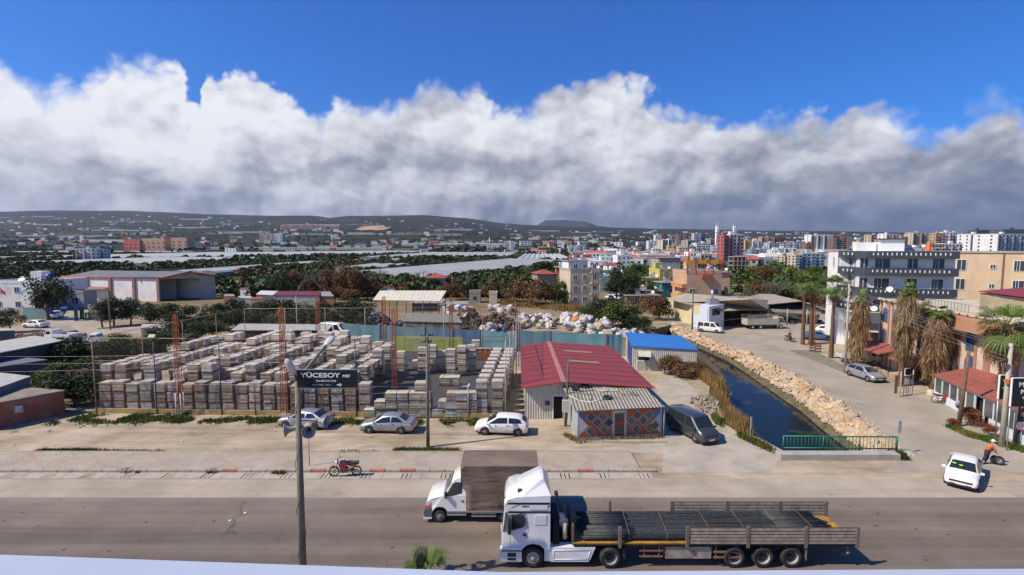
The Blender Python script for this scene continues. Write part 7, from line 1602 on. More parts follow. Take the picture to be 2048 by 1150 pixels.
# --- long greenhouses
film = M('greenhouse_film', (.44, .45, .41), .5, .08, .05, space='World', dirt=(.30, .31, .27), dirt_amt=.6, dscale=.03); film2 = M('greenhouse_side', (.27, .29, .27), .6, .1, .2, space='World')
def greenhouse(label, near, far, w0, spans, h_, dy=None):
 """arched tunnels side by side; near, far: two ground points of the left edge, w0: width vector"""
 root = thing('greenhouse', label, 'greenhouse', near, 0, 'plastic greenhouses of the plain'); d = far - near; wv = w0
 N = 7; mb = MB(); s0 = d.normalized(); up = h_ * .34
 for i in range(spans):
  for k in range(N):
   def q(t, e): u_ = (i + t) / spans; z = h_ - up + up * math.sin(math.pi * t) ** .6; return wv * u_ + (d if e else Vector((0, 0, 0))) + Vector((0, 0, z))
   mb.face([q(k / N, 0), q((k + 1) / N, 0), q((k + 1) / N, 1), q(k / N, 1)], 0, True)
 mb.build('roof', film, root, fix=False)
 mb = MB(); zt = h_ - up
 for e in (Vector((0, 0, 0)), d):
  mb.face([e, e + wv, e + wv + Vector((0, 0, zt)), e + Vector((0, 0, zt))])
  for i in range(spans): mb.face([e + wv * ((i + k / 6) / spans) + Vector((0, 0, zt + up * math.sin(math.pi * k / 6) ** .6)) for k in range(7)])
 for e in (Vector((0, 0, 0)), wv): mb.face([e, e + d, e + d + Vector((0, 0, zt)), e + Vector((0, 0, zt))])
 mb.build('wall', film2, root, fix=False); return root
a, b_, c = V(862, 578), V(1130, 530), V(690, 562)
greenhouse('longest greenhouse, running away behind the brown hut', a, b_, c - a, 9, 4.2)
k = 0
GH = [(-80,300,537,521,3,'nearest long greenhouse at the left'),(-80,215,522,508,4,'greenhouse row behind the small white school'),(212,440,520,506,5,'greenhouse row right of the white block'),(-60,150,508,499,3,'far greenhouse row at the left edge'),(150,330,507,500,4,'thin greenhouse row above the white block'),(445,600,516,503,6,'greenhouse row in the middle left'),(600,720,514,501,6,'greenhouse row left of the blue shed roofs'),(720,880,520,508,7,'greenhouse field in the centre'),(880,1010,519,508,7,'greenhouse field left of the white blocks'),(1030,1150,526,512,9,'greenhouse field before the twin white blocks'),(240,380,500,494,5,'distant greenhouse strip behind the red roofs'),(470,640,500,494,6,'distant greenhouse strip in the centre left'),(740,900,503,497,6,'distant greenhouse strip in the centre'),(1000,1100,506,500,6,'distant greenhouse strip by the towers'),(340,432,556,531,3,'small greenhouse right of the hall roof'),(660,760,548,537,3,'low greenhouse left of the longest one')]
for x0, x1, yn, yf, sp, l_ in GH:
 if yf < 506: yf_, zf = yf, 0
 n0, n1, f0 = V(x0, yn), V(x1, yn), V((x0 + x1) / 2 - (x1 - x0) / 2 * ((max(yf, 501) - 490) / (yn - 490)) ** 0 , max(yf, 501.5))
 dep = min((f0.y - n0.y), 480); hh_ = 3.6
 greenhouse(l_, n0, n0 + Vector((dep * .05, dep, 0)), n1 - n0, max(sp, int((n1 - n0).length / 16)), hh_)
# --- waste yard structures
root = thing('canopy', 'big cream-coloured sloping canopy over the waste yard', 'canopy', (0, 0, 0)); q = [G(745, 600, 5.0), G(880, 602, 5.0), G(893, 581, 6.4), G(760, 581, 6.4)]
mb = MB(); mb.sheet(q, .12); mb.build('roof', corr('cream_sheet', (.62, .58, .46), 0, .8, .6, dark=.94, depth=.3, dirt=(.5, .45, .35)), root)
for u_ in (0.02, .25, .5, .75, .98): p = q[0].lerp(q[1], u_); mb = MB(); mb.tube((p.x, p.y, 0), (p.x, p.y, p.z), .09, None, 6); mb.build('post', RUST, root); p = q[3].lerp(q[2], u_); mb = MB(); mb.tube((p.x, p.y, 0), (p.x, p.y, p.z), .09, None, 6); mb.build('post', RUST, root)
building('dark_shed', 'charcoal sheeted shed under the cream canopy', 'shed', 822, 880, 607, 118, 8, 'dgrey', 1, 1, 0, style='n', roof='slab', win=(.1, .1)); building('corrugated_shed', 'whitish corrugated shed wall right of the charcoal sheets', 'shed', 879, 930, 610, 117, 5, wcor, 1, 1, 0, style='n', win=(.1, .1), roof='slab')
roofshed('low grey roof over sorted rubbish behind the blue fence', [(803, 642), (925, 645), (912, 628), (812, 626)], [3.0] * 4, M('rubbish_front', (.20, .15, .12), .9, .8, 1.5), corr('dull_roof', (.24, .225, .19), 0, .5, .8, dark=.9))
building('brown_hut', 'tall brown block hut with an orange tiled roof', 'hut', 851, 889, 556, 150, 5, 'bare', 1, 1, 0, style='n', roof='hip', win=(.1, .1))
building('brick_hut', 'small orange brick hut with a slab roof', 'hut', 918, 943, 575, 150, 4, 'brick', 1, 1, 0, roof='slab', style='n', win=(.8, .8)); building('ruin', 'roofless grey ruin in the rusty scrub', 'hut', 938, 960, 586, 135, 4, 'bare', 1, 1, 0, style='n', win=(.9, .9)); building('ruin', 'pale wall stub in the rusty scrub', 'hut', 978, 994, 588, 135, 3, 'cream', 1, 1, 0, style='n', win=(.1, .1))
roofshed('long dark red roof in front of the poplar thicket', [(545, 590), (640, 590), (640, 582), (556, 582)], [3.5] * 4, WM['grey'], corr('maroon_roof', (.18, .035, .05), 0, .5, .7)); roofshed('white sheet roof left of the long dark red one', [(512, 588), (548, 590), (560, 582), (522, 581)], [3.2] * 4, WM['dgrey'], M('white_roof', (.6, .6, .58), .6)); roofshed('grey roof on brick walls right of the dark red one', [(622, 592), (668, 592), (660, 583), (630, 583)], [3.2] * 4, WM['brick'], ROOFG); roofshed('red tiled little roof before the long greenhouse', [(760, 574), (790, 574), (786, 568), (764, 568)], [3.0] * 4, WM['white'], ROOFR)
for i_, (x_, y_, w2, m_) in enumerate(((448,600,22,'brick'),(475,604,30,'grey'),(500,606,26,'bare'),(520,560,16,'white'),(566,548,24,'white'),(610,545,20,'red'),(650,536,26,'lblue'),(700,530,22,'red'),(770,528,40,'grey'),(745,536,16,'white'),(445,578,24,'bare'),(480,585,20,'white'))):
 roofshed('small low %s-walled shed, %s of the scattered sheds beyond the yard' % ({'lblue': 'pale blue', 'bare': 'dun'}.get(m_, m_), ordn(i_)), [(x_, y_ - 8), (x_ + w2, y_ - 8), (x_ + w2 - 3, y_ - 12), (x_ + 2, y_ - 12)], [2.8] * 4, WM[m_], (ROOFG, lgrey, ROOFR, M('rust_roof', (.22, .12, .07), .9, .3, 1))[i_ % 4])
# --- beige block of flats
bR, w_, h_ = building('block_of_flats', 'beige four-storey block of flats with balconies at the waste land', 'building', 1140, 1201, 541, 131, 9, 'cream', 4, 3, 0, .22, style='w', bal=(2,), balm='cream', win=(1.0, 1.2), side=1, trim='grey', fh=2.75)
mb = MB(); mb.box(-w_/2, w_/2 - 2.6, 1.5, 7, h_ + .1, h_ + 2.3); mb.build('roof_storey', WM['white'], bR); mb = MB(); mb.box(-w_/2 - .3, w_/2 - 2.3, 1.2, 7.3, h_ + 2.3, h_ + 2.5); mb.build('roof_slab', ROOFG, bR); tank(bR, -1.5, 4, h_ + 2.5); tank(bR, 1.2, 5, h_ + 2.5); dish(bR, w_/2 - .5, -.2, h_ + .8)
# --- houses in the middle distance
HS = [(1075,1112,548,150,8,'bare',1,1,'hip','low bare house with a crimson tiled roof by the lime field'),(1113,1138,535,150,6,'brick',2,1,'slab','brick-red house with rooftop clutter beside the beige flats'),(1235,1262,512,330,10,'white',3,3,'flat','white house with a red-brown neighbour up the street'),(1215,1240,530,240,8,'white',2,2,'hip','white house with a bright red hip roof left of the street'),(1222,1250,546,190,8,'white',2,2,'flat','white house half hidden by the dark tree'),(1202,1222,556,170,8,'teal',3,2,'flat','blue-green narrow house right of the beige flats'),(1318,1362,516,215,11,'grey',3,3,'slab','grey house with a wide flat roof slab over a dark loft'),(1294,1320,557,165,7,'yellow',1,1,'slab','yellow terrace with a low parapet beside the yellow house'),(1320,1345,541,165,8,'yellow',3,1,'flat','yellow plastered house with one visible window'),(1325,1360,566,150,6,'teal',1,1,'slab','greenish low shed with a pale roof below the yellow house'),(1262,1325,582,140,9,'red',1,2,'slab','long low terrace with a red-brown roof behind the pale pole'),(1255,1322,592,132,5,'brown',1,3,'slab','brown low annex in front of the red-brown terrace'),
      (1365,1372,560,150,5,'pink',1,1,'flat','tiny pink stair tower left of the orange house'),(1155,1180,522,420,12,'lblue',1,2,'flat','low pale shed before the centre greenhouses'),(1180,1215,540,260,10,'beige',1,2,'hip','low tiled house left of the street'),(1425,1462,545,150,8,'peach',1,2,'slab','low pink roof terrace right of the orange house')]
for x0, x1, yt, D, dep, wl, nf, nc, rf, lb_ in HS:
 r_, a1, a2 = building('house', lb_, 'house', x0, x1, yt, D, dep, wl, nf, nc, 1, rnd.uniform(-.15, .2), style='w' if D < 260 else 'n', roof=rf, win=(1.0, 1.1))
 if rf in ('flat', 'slab') and D < 260: tank(r_, rnd.uniform(-1, 1), 3, a2 + .2); dish(r_, a1 * .3, .3, a2 + .9)
# orange and yellow house
bR, w_, h_ = building('orange_house', 'peach house with an orange and yellow striped roof frame', 'house', 1375, 1446, 546, 118, 9, 'peach', 2, 3, 2, .05, win=(1.2, 1.3), skip=(1, 101), fh=3.0, side=-1)
mb = MB()
for k in range(9): mb.box(-w_/2 - .35 + (w_ + .4) / 9 * k, -w_/2 - .35 + (w_ + .4) / 9 * (k + 1), -.3, .1, h_ + 2.1, h_ + 3.0, 1 if k in (2, 5, 8) else 0)
mb.build('roof_frame', [M('amber_paint', (.60, .30, .03), .7, .1), M('orange_paint', (.55, .10, .02), .7, .1)], bR)
for k in range(5): mb = MB(); x_ = -w_/2 + w_ * k / 4; mb.box(x_ - .12, x_ + .12, -.1, .12, h_, h_ + 2.1); mb.build('roof_post', WM['red'], bR)
mb = MB(); mb.box(-.9, 1.6, -1.2, 0, h_ - 1.0, h_ - .2); mb.build('awning', MATS['red_trim'], bR)
for f_ in range(3):
 mb = MB(); mb.box(-w_/2 - 1.1, -w_/2, .0, 7, f_ * 2.6 + .2, f_ * 2.6 + 1.1, 0); mb.build('side_balcony', MATS['amber_paint'] if f_ % 2 else MATS['wall_orange'], bR)
for x_ in (-2.5, .3, 2.8): tank(bR, x_, 4, h_)
mb = MB(); mb.tube((-w_/2 + .3, 0, h_ + 3), (-w_/2 + .3, 0, h_ + 5.0), .28, .2); mb.build('chimney', MATS['orange_paint'], bR)
# workshops: pale hipped warehouse, white cube office, open steel sheds
tan_roof = corr('fibre_cement_tan', (.34, .30, .235), 0, .9, .9, dirt=(.22, .19, .15), dark=.96, depth=.2)
root = thing('warehouse', 'pale yellow warehouse with a dusty fibre-cement roof', 'warehouse', (0, 0, 0))
e1, e2, e3, r1, r2, b1 = G(1332, 597, 4.2), G(1360, 604, 4.2), G(1535, 618, 3.2), G(1372, 586, 5.6), G(1500, 598, 5.6), G(1545, 600, 3.2)
e2b = G(1440, 622, 3.3)
mb = MB(); mb.sheet([e1, e2, r1], .1); mb.sheet([e2, e2b, e3, r2, r1], .1); mb.sheet([e3, b1, r2], .1); mb.sheet([e1, r1, r2, b1], .1); mb.build('roof', tan_roof, root)
mb = MB()
for a, b_ in ((G(1333, 632), G(1361, 642)), (G(1361, 642), G(1400, 655))): mb.face([(a.x, a.y, 0), (b_.x, b_.y, 0), (b_.x, b_.y, 4.0), (a.x, a.y, 4.0)])
mb.build('wall', M('wall_pale_yellow', (.60, .53, .30), .85, .1, .6), root)
mb = MB(); a, b_ = G(1452, 648), G(1545, 636); mb.face([(a.x, a.y + 4, 0), (b_.x, b_.y, 0), (b_.x, b_.y, 3.1), (a.x, a.y + 4, 3.1)]); mb.build('shop_front', dgr, root)
a, b_, c = V(1384, 652), V(1417, 663), V(1447, 655); root = thing('cube_office', 'white two-storey cube office with a dark window at the yard', 'building', (0, 0, 0))
zt_ = 4.4; mb = MB(); d_ = c - b_; mb.face([Z_(a, 0), Z_(b_, 0), Z_(b_, zt_), Z_(a.lerp(b_, .45), zt_), Z_(a.lerp(b_, .45), 2.4), Z_(a, 2.4)]); mb.face([Z_(b_, 0), Z_(c, 0), Z_(c, zt_), Z_(b_, zt_)]); a45 = a.lerp(b_, .45); mb.face([Z_(b_, zt_), Z_(c, zt_), Z_(a45 + d_, zt_), Z_(a45, zt_)]); mb.face([Z_(c, 0), Z_(a + d_, 0), Z_(a45 + d_, zt_), Z_(c, zt_)]); mb.build('wall', M('wall_cube', (.56, .62, .70), .7, .05), root)
n_ = Vector((d_.y, -d_.x, 0)).normalized() * .03; mb = MB(); mb.face([Z_(b_.lerp(c, .2) + n_, 2.6), Z_(b_.lerp(c, .72) + n_, 2.6), Z_(b_.lerp(c, .72) + n_, 3.9), Z_(b_.lerp(c, .2) + n_, 3.9)]); mb.build('window', GLASS, root)
mb = MB(); p = a45.lerp(c, .5); mb.cbox((p.x, p.y, zt_ + .55), (2.0, 1.2, .9), .3); mb.tube((p.x, p.y, zt_ + 1), (p.x, p.y, zt_ + 2.6), .25); mb.build('extractor', STEEL, root)
root = thing('open_shed', 'open steel workshop shed with tyres stacked inside', 'shed', (0, 0, 0)); q0_, q1_, q2_ = G(1500, 612, 3.3), G(1605, 602, 4.0), G(1655, 620, 3.2)
bk = Vector((2, 22, 0)); mb = MB(); mb.sheet([q0_, q1_, q1_ + bk, q0_ + bk], .12); mb.sheet([q1_, q2_, q2_ + bk, q1_ + bk], .12); mb.build('roof', tan_roof, root)
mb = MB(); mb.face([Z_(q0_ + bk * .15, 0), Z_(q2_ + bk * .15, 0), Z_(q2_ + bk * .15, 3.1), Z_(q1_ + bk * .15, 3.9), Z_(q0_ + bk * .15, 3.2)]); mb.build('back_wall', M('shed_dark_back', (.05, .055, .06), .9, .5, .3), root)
mb = MB(); mb.face([Z_(q0_ + bk * .1, 2.2), Z_(q2_ + bk * .1, 2.0), Z_(q2_ + bk * .1, 2.6), Z_(q0_ + bk * .1, 2.8)]); mb.build('beam', WM['bare'], root)
for k in range(5): p = q0_.lerp(q2_, k / 4); mb = MB(); mb.tube((p.x, p.y, 0), (p.x, p.y, 3.1), .12, None, 6); mb.build('post', CONC, root)
tp = MB(); tp.lathe([(.30, -.13), (.45, -.14), (.5, 0), (.45, .14), (.30, .13), (.30, -.13)], (0, 0, 0), 'Z', 12); tm = tp.build('tyre', BLACK).data; col.objects.unlink(bpy.data.objects['tyre'] if bpy.data.objects['tyre'].data == tm else [o for o in bpy.data.objects if o.data == tm][0])
for i in range(46):
 left = i < 16; x_ = rnd.uniform(1452, 1486) if left else rnd.uniform(1565, 1640); y_ = rnd.uniform(652, 656) if left else rnd.uniform(646, 652); p = V(x_, y_ - 3)
 o = bpy.data.objects.new('tyre', tm); col.objects.link(o); o.location = (p.x, p.y, .2 + .3 * rnd.randrange(5)); o.rotation_euler = (rnd.uniform(-.3, .3) + (1.4 if rnd.random() < .3 else 0), rnd.uniform(-.3, .3), 0); tag(o, 'black tyre stacked against the dark wall %s' % ('left of the beige lorry' if left else 'right of the beige lorry'), 'tyre', 'tyres at the workshops')
# --- white flats with dark grey balcony bands
D_ = 75.; cF = P(1718, 490, D_); Lf, Wf = 11.5, 10.0
root = thing('white_flats', 'white block of flats with dark grey wraparound balcony bands', 'building', (cF.x, cF.y, 0), R(-19)); hF = 14.0; band = M('band_slate', (.045, .056, .074), .7, .12, 1); wh = WM['white']
mb = MB(); mb.box(0, Lf, 0, Wf, 0, hF); mb.build('wall', wh, root)
mb = MB(); mb.box(-1.3, 0, 3.6, Wf + 1.5, 0, hF); mb.build('stair_wing', wh, root)
def bandring(z0, z1, out, name='balcony'):
 pts = [(Lf + .1, -out), (1.2, -out)] + [(1.2 - (1.2 + out * .9) * math.sin(t), -out * math.cos(t) + (1 - math.cos(t)) * 1.8 * 0 + 3.0 * (1 - math.cos(t))) for t in [math.pi / 2 * k / 6 for k in range(1, 7)]] + [(-1.2 - out * .5, 3.6)]
 inn = [(x + (.0 if x > 1 else .15), y + .15) for x, y in pts]; mb = MB()
 for (a, b_), (c, d) in zip(list(zip(pts, pts[1:])), list(zip(inn, inn[1:]))):
  mb.face([(*a, z0), (*b_, z0), (*b_, z1), (*a, z1)], 0); mb.face([(*c, z0), (*d, z0), (*d, z1), (*c, z1)], 0); mb.face([(*a, z1), (*b_, z1), (*d, z1), (*c, z1)], 0)
 mb.face([(x, y, z0 + .05) for x, y in pts] + [(0.0, 3.6, z0 + .05), (.0, .0, z0 + .05), (Lf, 0, z0 + .05)], 0)
 o = mb.build(name, band, root); mb = MB()
 for k in range(17): x = 1.5 + k * .56; mb.box(x, x + .14, -out - .025, -out + .0, z0 + .45, z0 + .80)
 for k in range(3): x = -.9 + k * .35; mb.box(x - .5, x - .38, 1.9 - k * .75 - .02, 2.1 - k * .75, z0 + .45, z0 + .80)
 mb.build('slot', WHITEP, o)
for z0 in (2.6 + .25, 5.45 + .25 - 0.0, 8.05, 10.9):
 if z0 > 4: bandring(z0, z0 + 1.1, 1.0)
bandring(13.3, 14.35, 1.0, 'roof_band')
mb = MB(); mb.box(-1.2, Lf + .1, -1.02, .0, 5.58, 5.69); mb.build('lower_slab', wh, root)
for f_, z in enumerate((5.9, 8.95, 11.8)):
 for x, w2 in ((3.0, 1.8), (6.6, 1.2), (9.6, 1.3)): window(root, x, -.01, z - .2, w2, 1.7)
 window(root, .75, -.01, z, 1.0, 1.5)
 for y in (1.1, 2.6): window(root, -.01, y, z, 1.1, 1.5, -math.pi / 2)
for y in (4.6, 7.4): [window(root, -1.31, y, z, 1.0, 1.5, -math.pi / 2) for z in (5.9, 8.95, 11.8)]
mb = MB(); mb.box(-1.6, 8.0, -1.7, -1.5, 3.1, 4.1); mb.build('sign_panel', M('dark_glass_panel', (.06, .08, .085), .2, .3, 1), root); mb = MB(); mb.box(.2, 7.5, -.04, -.01, .1, 2.6); mb.build('shop_opening', DARK, root)
mb = MB(); mb.box(3.5, 6.5, 3, 6, hF, hF + 2.0); mb.box(.8, 3.3, 4, 6, hF, hF + 1.6); mb.build('roof_hut', wh, root); mb = MB(); mb.box(3.2, 6.8, 2.7, 6.3, hF + 2.0, hF + 2.15); mb.build('hut_slab', M('dark_slab', (.07, .05, .04), .8), root)
for x in (7.2, 8.4, 9.6): tank(root, x, 4.5, hF)
mb = MB(); mb.lathe([(.001, 1.3), (.3, 1.3), (.3, 0)], (9.2, 2.4, hF + .1), 'Z', 10); mb.build('orange_tank', M('orange_tank', (.55, .10, .02), .5), root)
for p_, z_ in (((3.5, -1.8), 9.0), ((1.8, -1.7), 6.2)): dish(root, p_[0], p_[1], z_)
mb = MB(); mb.tube((-.05, 3.5, 0), (-.05, 3.5, hF), .09, None, 6); mb.build('drainpipe', PLAST, root)
# --- cream flats behind, at the right edge
bm_ = wallm('apricot', (.72, .54, .34)); c = P(1893, 490, 82.); root = thing('cream_flats', 'cream-coloured flats at the right edge with two roof levels', 'building', (c.x, c.y, 0), R(-26)); mb = MB(); mb.box(0, 10.2, 0, 11, 0, 14.0); mb.box(10.2, 26, -.8, 11, 0, 13.9); mb.build('wall', bm_, root)
mb = MB(); mb.box(-.15, 10.15, -.15, 11, 14.0, 14.2); mb.box(10.2, 26.1, -.95, 11, 13.9, 14.15); mb.build('roof', WM['beige'], root); mb = MB(); mb.sheet([(10.3, -1.6, 14.4), (19, -1.4, 14.6), (20, 6, 16.2), (11, 6, 16.0)], .1); mb.build('lean_to_roof', M('grey_green_sheet', (.20, .24, .22), .7), root)
for z in (5.2, 8.3, 11.3):
 window(root, 2.0, -.01, z, 1.1, 1.6); window(root, 5.8, -.01, z + .3, .6, .6); window(root, 8.9, -.01, z, 1.3, 1.5); window(root, 13.5, -.81, z, 1.2, 1.5); window(root, 18.4, -.81, z, 2.2, 1.7)
mb = MB(); mb.box(6.9, 7.1, -.08, 0, 0, 14.0); mb.build('drainpipe', WM['brown'], root)
# --- pink building with pilasters along the side road
A_ = Vector((47.0, 66.0, 0)); B_ = Vector((42.9, 36.0, 0)); d_ = (B_ - A_).normalized(); Lp = (B_ - A_).length
root = thing('pink_building', 'pale pink building with brown pilasters and arched blue windows', 'building', A_, math.atan2(d_.y, d_.x)); hP = 8.35
def sx(px_): u_ = (px_ - 1024) / F; yy_ = lambda s: (A_ + d_ * s); s = (u_ * (A_.y * CT + H * ST) - A_.x) / (d_.x - u_ * d_.y * CT); return s
pkm = M('wall_rose', (.62, .51, .42), .85, .1, .7, dirt=(.44, .35, .28), dirt_amt=.4, dscale=.5); brn = M('pilaster_brown', (.38, .20, .14), .8, .12, 1)
mb = MB(); mb.box(0, Lp, 0, 14, 0, hP); mb.build('wall', pkm, root)
mb = MB(); mb.box(-.15, Lp, -.22, .0, hP - .1, hP + .18); mb.box(0, Lp, .3, 14, hP, hP + .05); mb.build('roof', WM['cream'], root)
for px_, w2 in ((1758, .22), (1773, .25), (1780, .2), (1795, .25), (1945, .3), (1913, .25), (1968, .75), (2025, .4)): s = sx(px_); mb = MB(); mb.box(s - w2 / 2, s + w2 / 2, -.12, -.002, 0, hP - .1); mb.build('pilaster', brn, root)
for k in range(26): s = .6 + k * 1.15; mb = MB(); mb.box(s, s + .16, -.30, -.22, hP - .5, hP + .06); mb.build('corbel', M('corbel_dark', (.12, .06, .05), .8), root) if k % 1 == 0 else 0
bfr = M('blue_window_frame', (.05, .16, .42), .5, .1); ag = M('blue_glass', (.05, .10, .20), .15, .2, 2, spec=.8)
def arch(s, z, w2, h2):
 def ringp(e): return [(-w2/2 - e, -e), (w2/2 + e, -e), (w2/2 + e, h2 - w2/2)] + [((w2/2 + e) * math.cos(t), h2 - w2/2 + (w2/2 + e) * math.sin(t)) for t in [math.pi * k / 8 for k in range(1, 8)]] + [(-w2/2 - e, h2 - w2/2)]
 mb = MB(); mb.face([(x, 0, z_) for x, z_ in ringp(.14)]); a = mb.build('window_surround', brn, root, fix=False); a.location = (s, -.012, z)
 mb = MB(); mb.face([(x, 0, z_) for x, z_ in ringp(0)]); a2 = mb.build('window', ag, root, fix=False); a2.location = (s, -.03, z)
 mb = MB(); mb.box(-w2/2, -w2/2 + .07, -.03, 0, 0, h2 - w2/2); mb.box(w2/2 - .07, w2/2, -.03, 0, 0, h2 - w2/2); mb.box(-.03, .03, -.03, 0, 0, h2); mb.box(-w2/2, w2/2, -.03, 0, h2 - w2/2 - .03, h2 - w2/2 + .04); mb.build('frame', bfr, a2)
for px_ in (1765, 1784): s = sx(px_); arch(s, 5.6, .95, 1.75); arch(s, 2.9, .95, 1.75)
for px_, w2 in ((1815, 1.0), (1845, 1.0), (1935, 1.35)): s = sx(px_); arch(s, 4.9, w2, 2.0); arch(s, 2.4, w2, 2.0)
s = sx(1942); mb = MB(); pts = [(s + 3.0 * math.cos(t), -1.3 * math.sin(t)) for t in [math.pi * k / 12 for k in range(13)]]
mb.prism(pts, 6.9, 8.15); mb.build('balcony', M('balcony_brown', (.44, .22, .13), .8, .1, 1), root)
mb = MB(); mb.box(12, 24, 3.2, 12, hP, hP + 1.9); mb.build('roof_storey', M('bare_block', (.36, .31, .20), .9, .25, .6, dirt=(.22, .2, .17), dirt_amt=.6), root); mb = MB(); mb.sheet([(12, 3, hP + 2.1), (18, 2.8, hP + 2.1), (18, 9, hP + 2.7), (12, 9, hP + 2.7)], .08); mb.build('roof_sheet', MATS['red_roof_sheet'], root)
mb = MB(); [mb.box(8 + k * .5, 8.05 + k * .5, .5, .55, hP, hP + .9) for k in range(14)]; mb.box(8, 15, .5, .55, hP + .85, hP + .9); mb.build('roof_rail', STEEL, root)
# awnings and showroom
tile = corr('tile_awning', (.34, .10, .075), 0, .35, .8, dirt=(.24, .09, .07), dark=.72, depth=.8)
for (x0, x1, z0, z1, o1), lb_ in (((sx(1735), sx(1806), 3.0, 2.3, 2.9), 'red'), ((sx(1822), sx(1872), 2.9, 2.2, 2.6), 'red')):
 mb = MB(); mb.sheet([(x0, 0, z0), (x1, 0, z0), (x1, -o1, z1), (x0, -o1, z1)], .08); mb.build('awning', tile, root)
 for x in (x0 + .1, x1 - .1): mb = MB(); mb.tube((x, -o1 + .1, 0), (x, -o1 + .1, z1), .04); mb.build('awning_post', PLAST, root)
mb = MB(); mb.box(sx(1800), sx(1880), -.05, -.01, .1, 2.2); mb.build('shop_opening', DARK, root)
Sa, Sb = V(1869, 797), V(2075, 905); dS = (Sb - Sa).normalized(); LS = (Sb - Sa).length
rS = thing('glass_showroom', 'white framed glass showroom with a red tiled lean-to roof', 'shop', Sa, math.atan2(dS.y, dS.x)); hS = 2.3
mb = MB(); n0 = 11
for k in range(n0 + 1):
 x = LS * k / n0; mb.box(x - .06, x + .06, -.06, .06, 0, hS)
mb.box(0, LS, -.05, .05, hS - .14, hS + .05); mb.box(0, LS * .505, -.05, .05, 0, .75); mb.box(LS * .60, LS, -.05, .05, 0, .75); mb.box(-.03, .05, 0, 3.4, 0, .8); mb.box(-.03, .05, 0, 3.4, hS - .12, hS); mb.build('frame', glossy('pvc_white', (.68, .72, .77), .3, .4), rS)
for k in range(n0):
 x = LS * k / n0
 if k == 5 or k == 6 and False: continue
 mb = MB(); mb.box(x + .06, x + LS / n0 - .06, -.01, .01, .75, hS - .14); mb.build('pane', M('showroom_glass', (.085, .095, .09), .15, .5, .8, spec=.7), rS)
mb = MB(); mb.box(LS * 5 / n0 + .06, LS * 6 / n0 - .06, .3, .35, 0, hS); mb.build('doorway', DARK, rS); mb = MB(); mb.box(.0, .03, .1, 3.3, .8, hS - .12); mb.build('side_pane', MATS['showroom_glass'], rS)
mb = MB(); mb.sheet([(-.2, -.25, hS + .08), (LS * .45, -.25, hS + .08), (LS * .45, 3.6, hS + 1.2), (-.2, 3.6, hS + 1.2)], .07); mb.sheet([(LS * .43, -.25, hS + .14), (LS, -.25, hS + .14), (LS, 3.6, hS + 1.25), (LS * .43, 3.6, hS + 1.25)], .07); mb.build('roof', tile, rS)
# black signs of the showroom, angled to the main road
for x0, x1, yt_, yb_, dd, ex in ((2001, 2024, 751, 800, 40.5, 0), (2026, 2110, 757, 815, 38.0, 1)):
 a, b_ = P(x0, yt_, dd), P(x1, yt_, dd); z0 = P(x0, yb_, dd).z
 sg = thing('shop_sign', ['narrow black sign panel with a green mark and the letter Y', 'wide black sign board lettered MAZ PLA at the right edge'][ex], 'sign', (a.x, a.y, 0)); W_ = b_.x - a.x
 mb = MB(); mb.box(0, W_, 0, .12, z0, a.z); mb.build('board', bbm, sg); mb = MB(); mb.box(-.04, 0, -.02, .12, z0, a.z); mb.box(0, W_, -.02, .12, a.z, a.z + .05); mb.build('frame', WHITEP, sg)
 for x in (.1, W_ - .1): mb = MB(); mb.tube((x, .15, 0), (x, .15, z0), .05); mb.build('post', STEEL, sg)
 gl_ = M('sign_green', (.08, .55, .03), .5)
 if not ex:
  text('Y', .42, wt, sg, (.22, -.02, a.z - .62), bold=.01)
  for k in range(3): mb = MB(); mb.lathe([(.001, 0), (.09, 0), (.09, .02), (.001, .02)], (.30 + k * .24, -.03, a.z - 1.0 - (k % 2) * .1), 'Y', 12); mb.build('green_mark', gl_, sg)
 else:
  text('MAZ', .50, wt, sg, (.45, -.02, a.z - .62), bold=.01); text('PLA', .46, wt, sg, (.62, -.02, a.z - 1.15), bold=.01); text('KAML', .24, wt, sg, (.8, -.02, a.z - 1.52), bold=.005); text('ÜR', .24, wt, sg, (.95, -.02, a.z - 1.85), bold=.005)
# gate frame stored by the palms, planks and benches
root = thing('stored_gate', 'pale steel gate frames standing upright before the tallest shaggy palm', 'frame', V(1812, 792), .35); pm_ = M('pale_steel', (.50, .44, .38), .7, .2, 3)
for z in (.05, 1.2, 2.1): mb = MB(); mb.tube((-.9, 0, z), (.9, 0, z), .04); mb.build('bar', pm_, root)
for x in (-.9, -.4, 0, .35, .9): mb = MB(); mb.tube((x, 0, 0), (x, 0, 2.1 if x < .8 and x > -.8 else 2.6), .04); mb.build('upright', pm_, root)
mb = MB(); mb.tube((-.0, .25, 0), (0, .25, 2.75), .035); mb.tube((0, .25, 2.75), (.9, .25, 2.75), .035); mb.build('hook_bar', pm_, root)
q = V(1791, 787); mb = MB(); mb.cbox((q.x, q.y, .95), (.35, .05, 1.9), .2); tag(mb.build('plank', M('brown_plank', (.22, .14, .09), .85, .2, 3)), 'brown board leaning upright left of the pale steel frames', 'plank')
for i, px_ in enumerate((1625, 1636)):
 root = thing('pallet_rack', ['reddish slatted pallet stood on edge, nearer the tall palms', 'reddish slatted pallet stood on edge, right of its twin'][i], 'pallet', V(px_, 704 + i * 2), .2)
 for k in range(4): mb = MB(); mb.box(-.5, .5, -.03 + k * .02, .0 + k * .02, .12 + k * .38, .34 + k * .38); mb.build('slat', M('red_wood', (.33, .15, .10), .85, .25, 4), root)
 for x in (-.45, .45): mb = MB(); mb.tube((x, .05, 0), (x, .05, 1.6), .035); mb.build('upright', RUST, root)
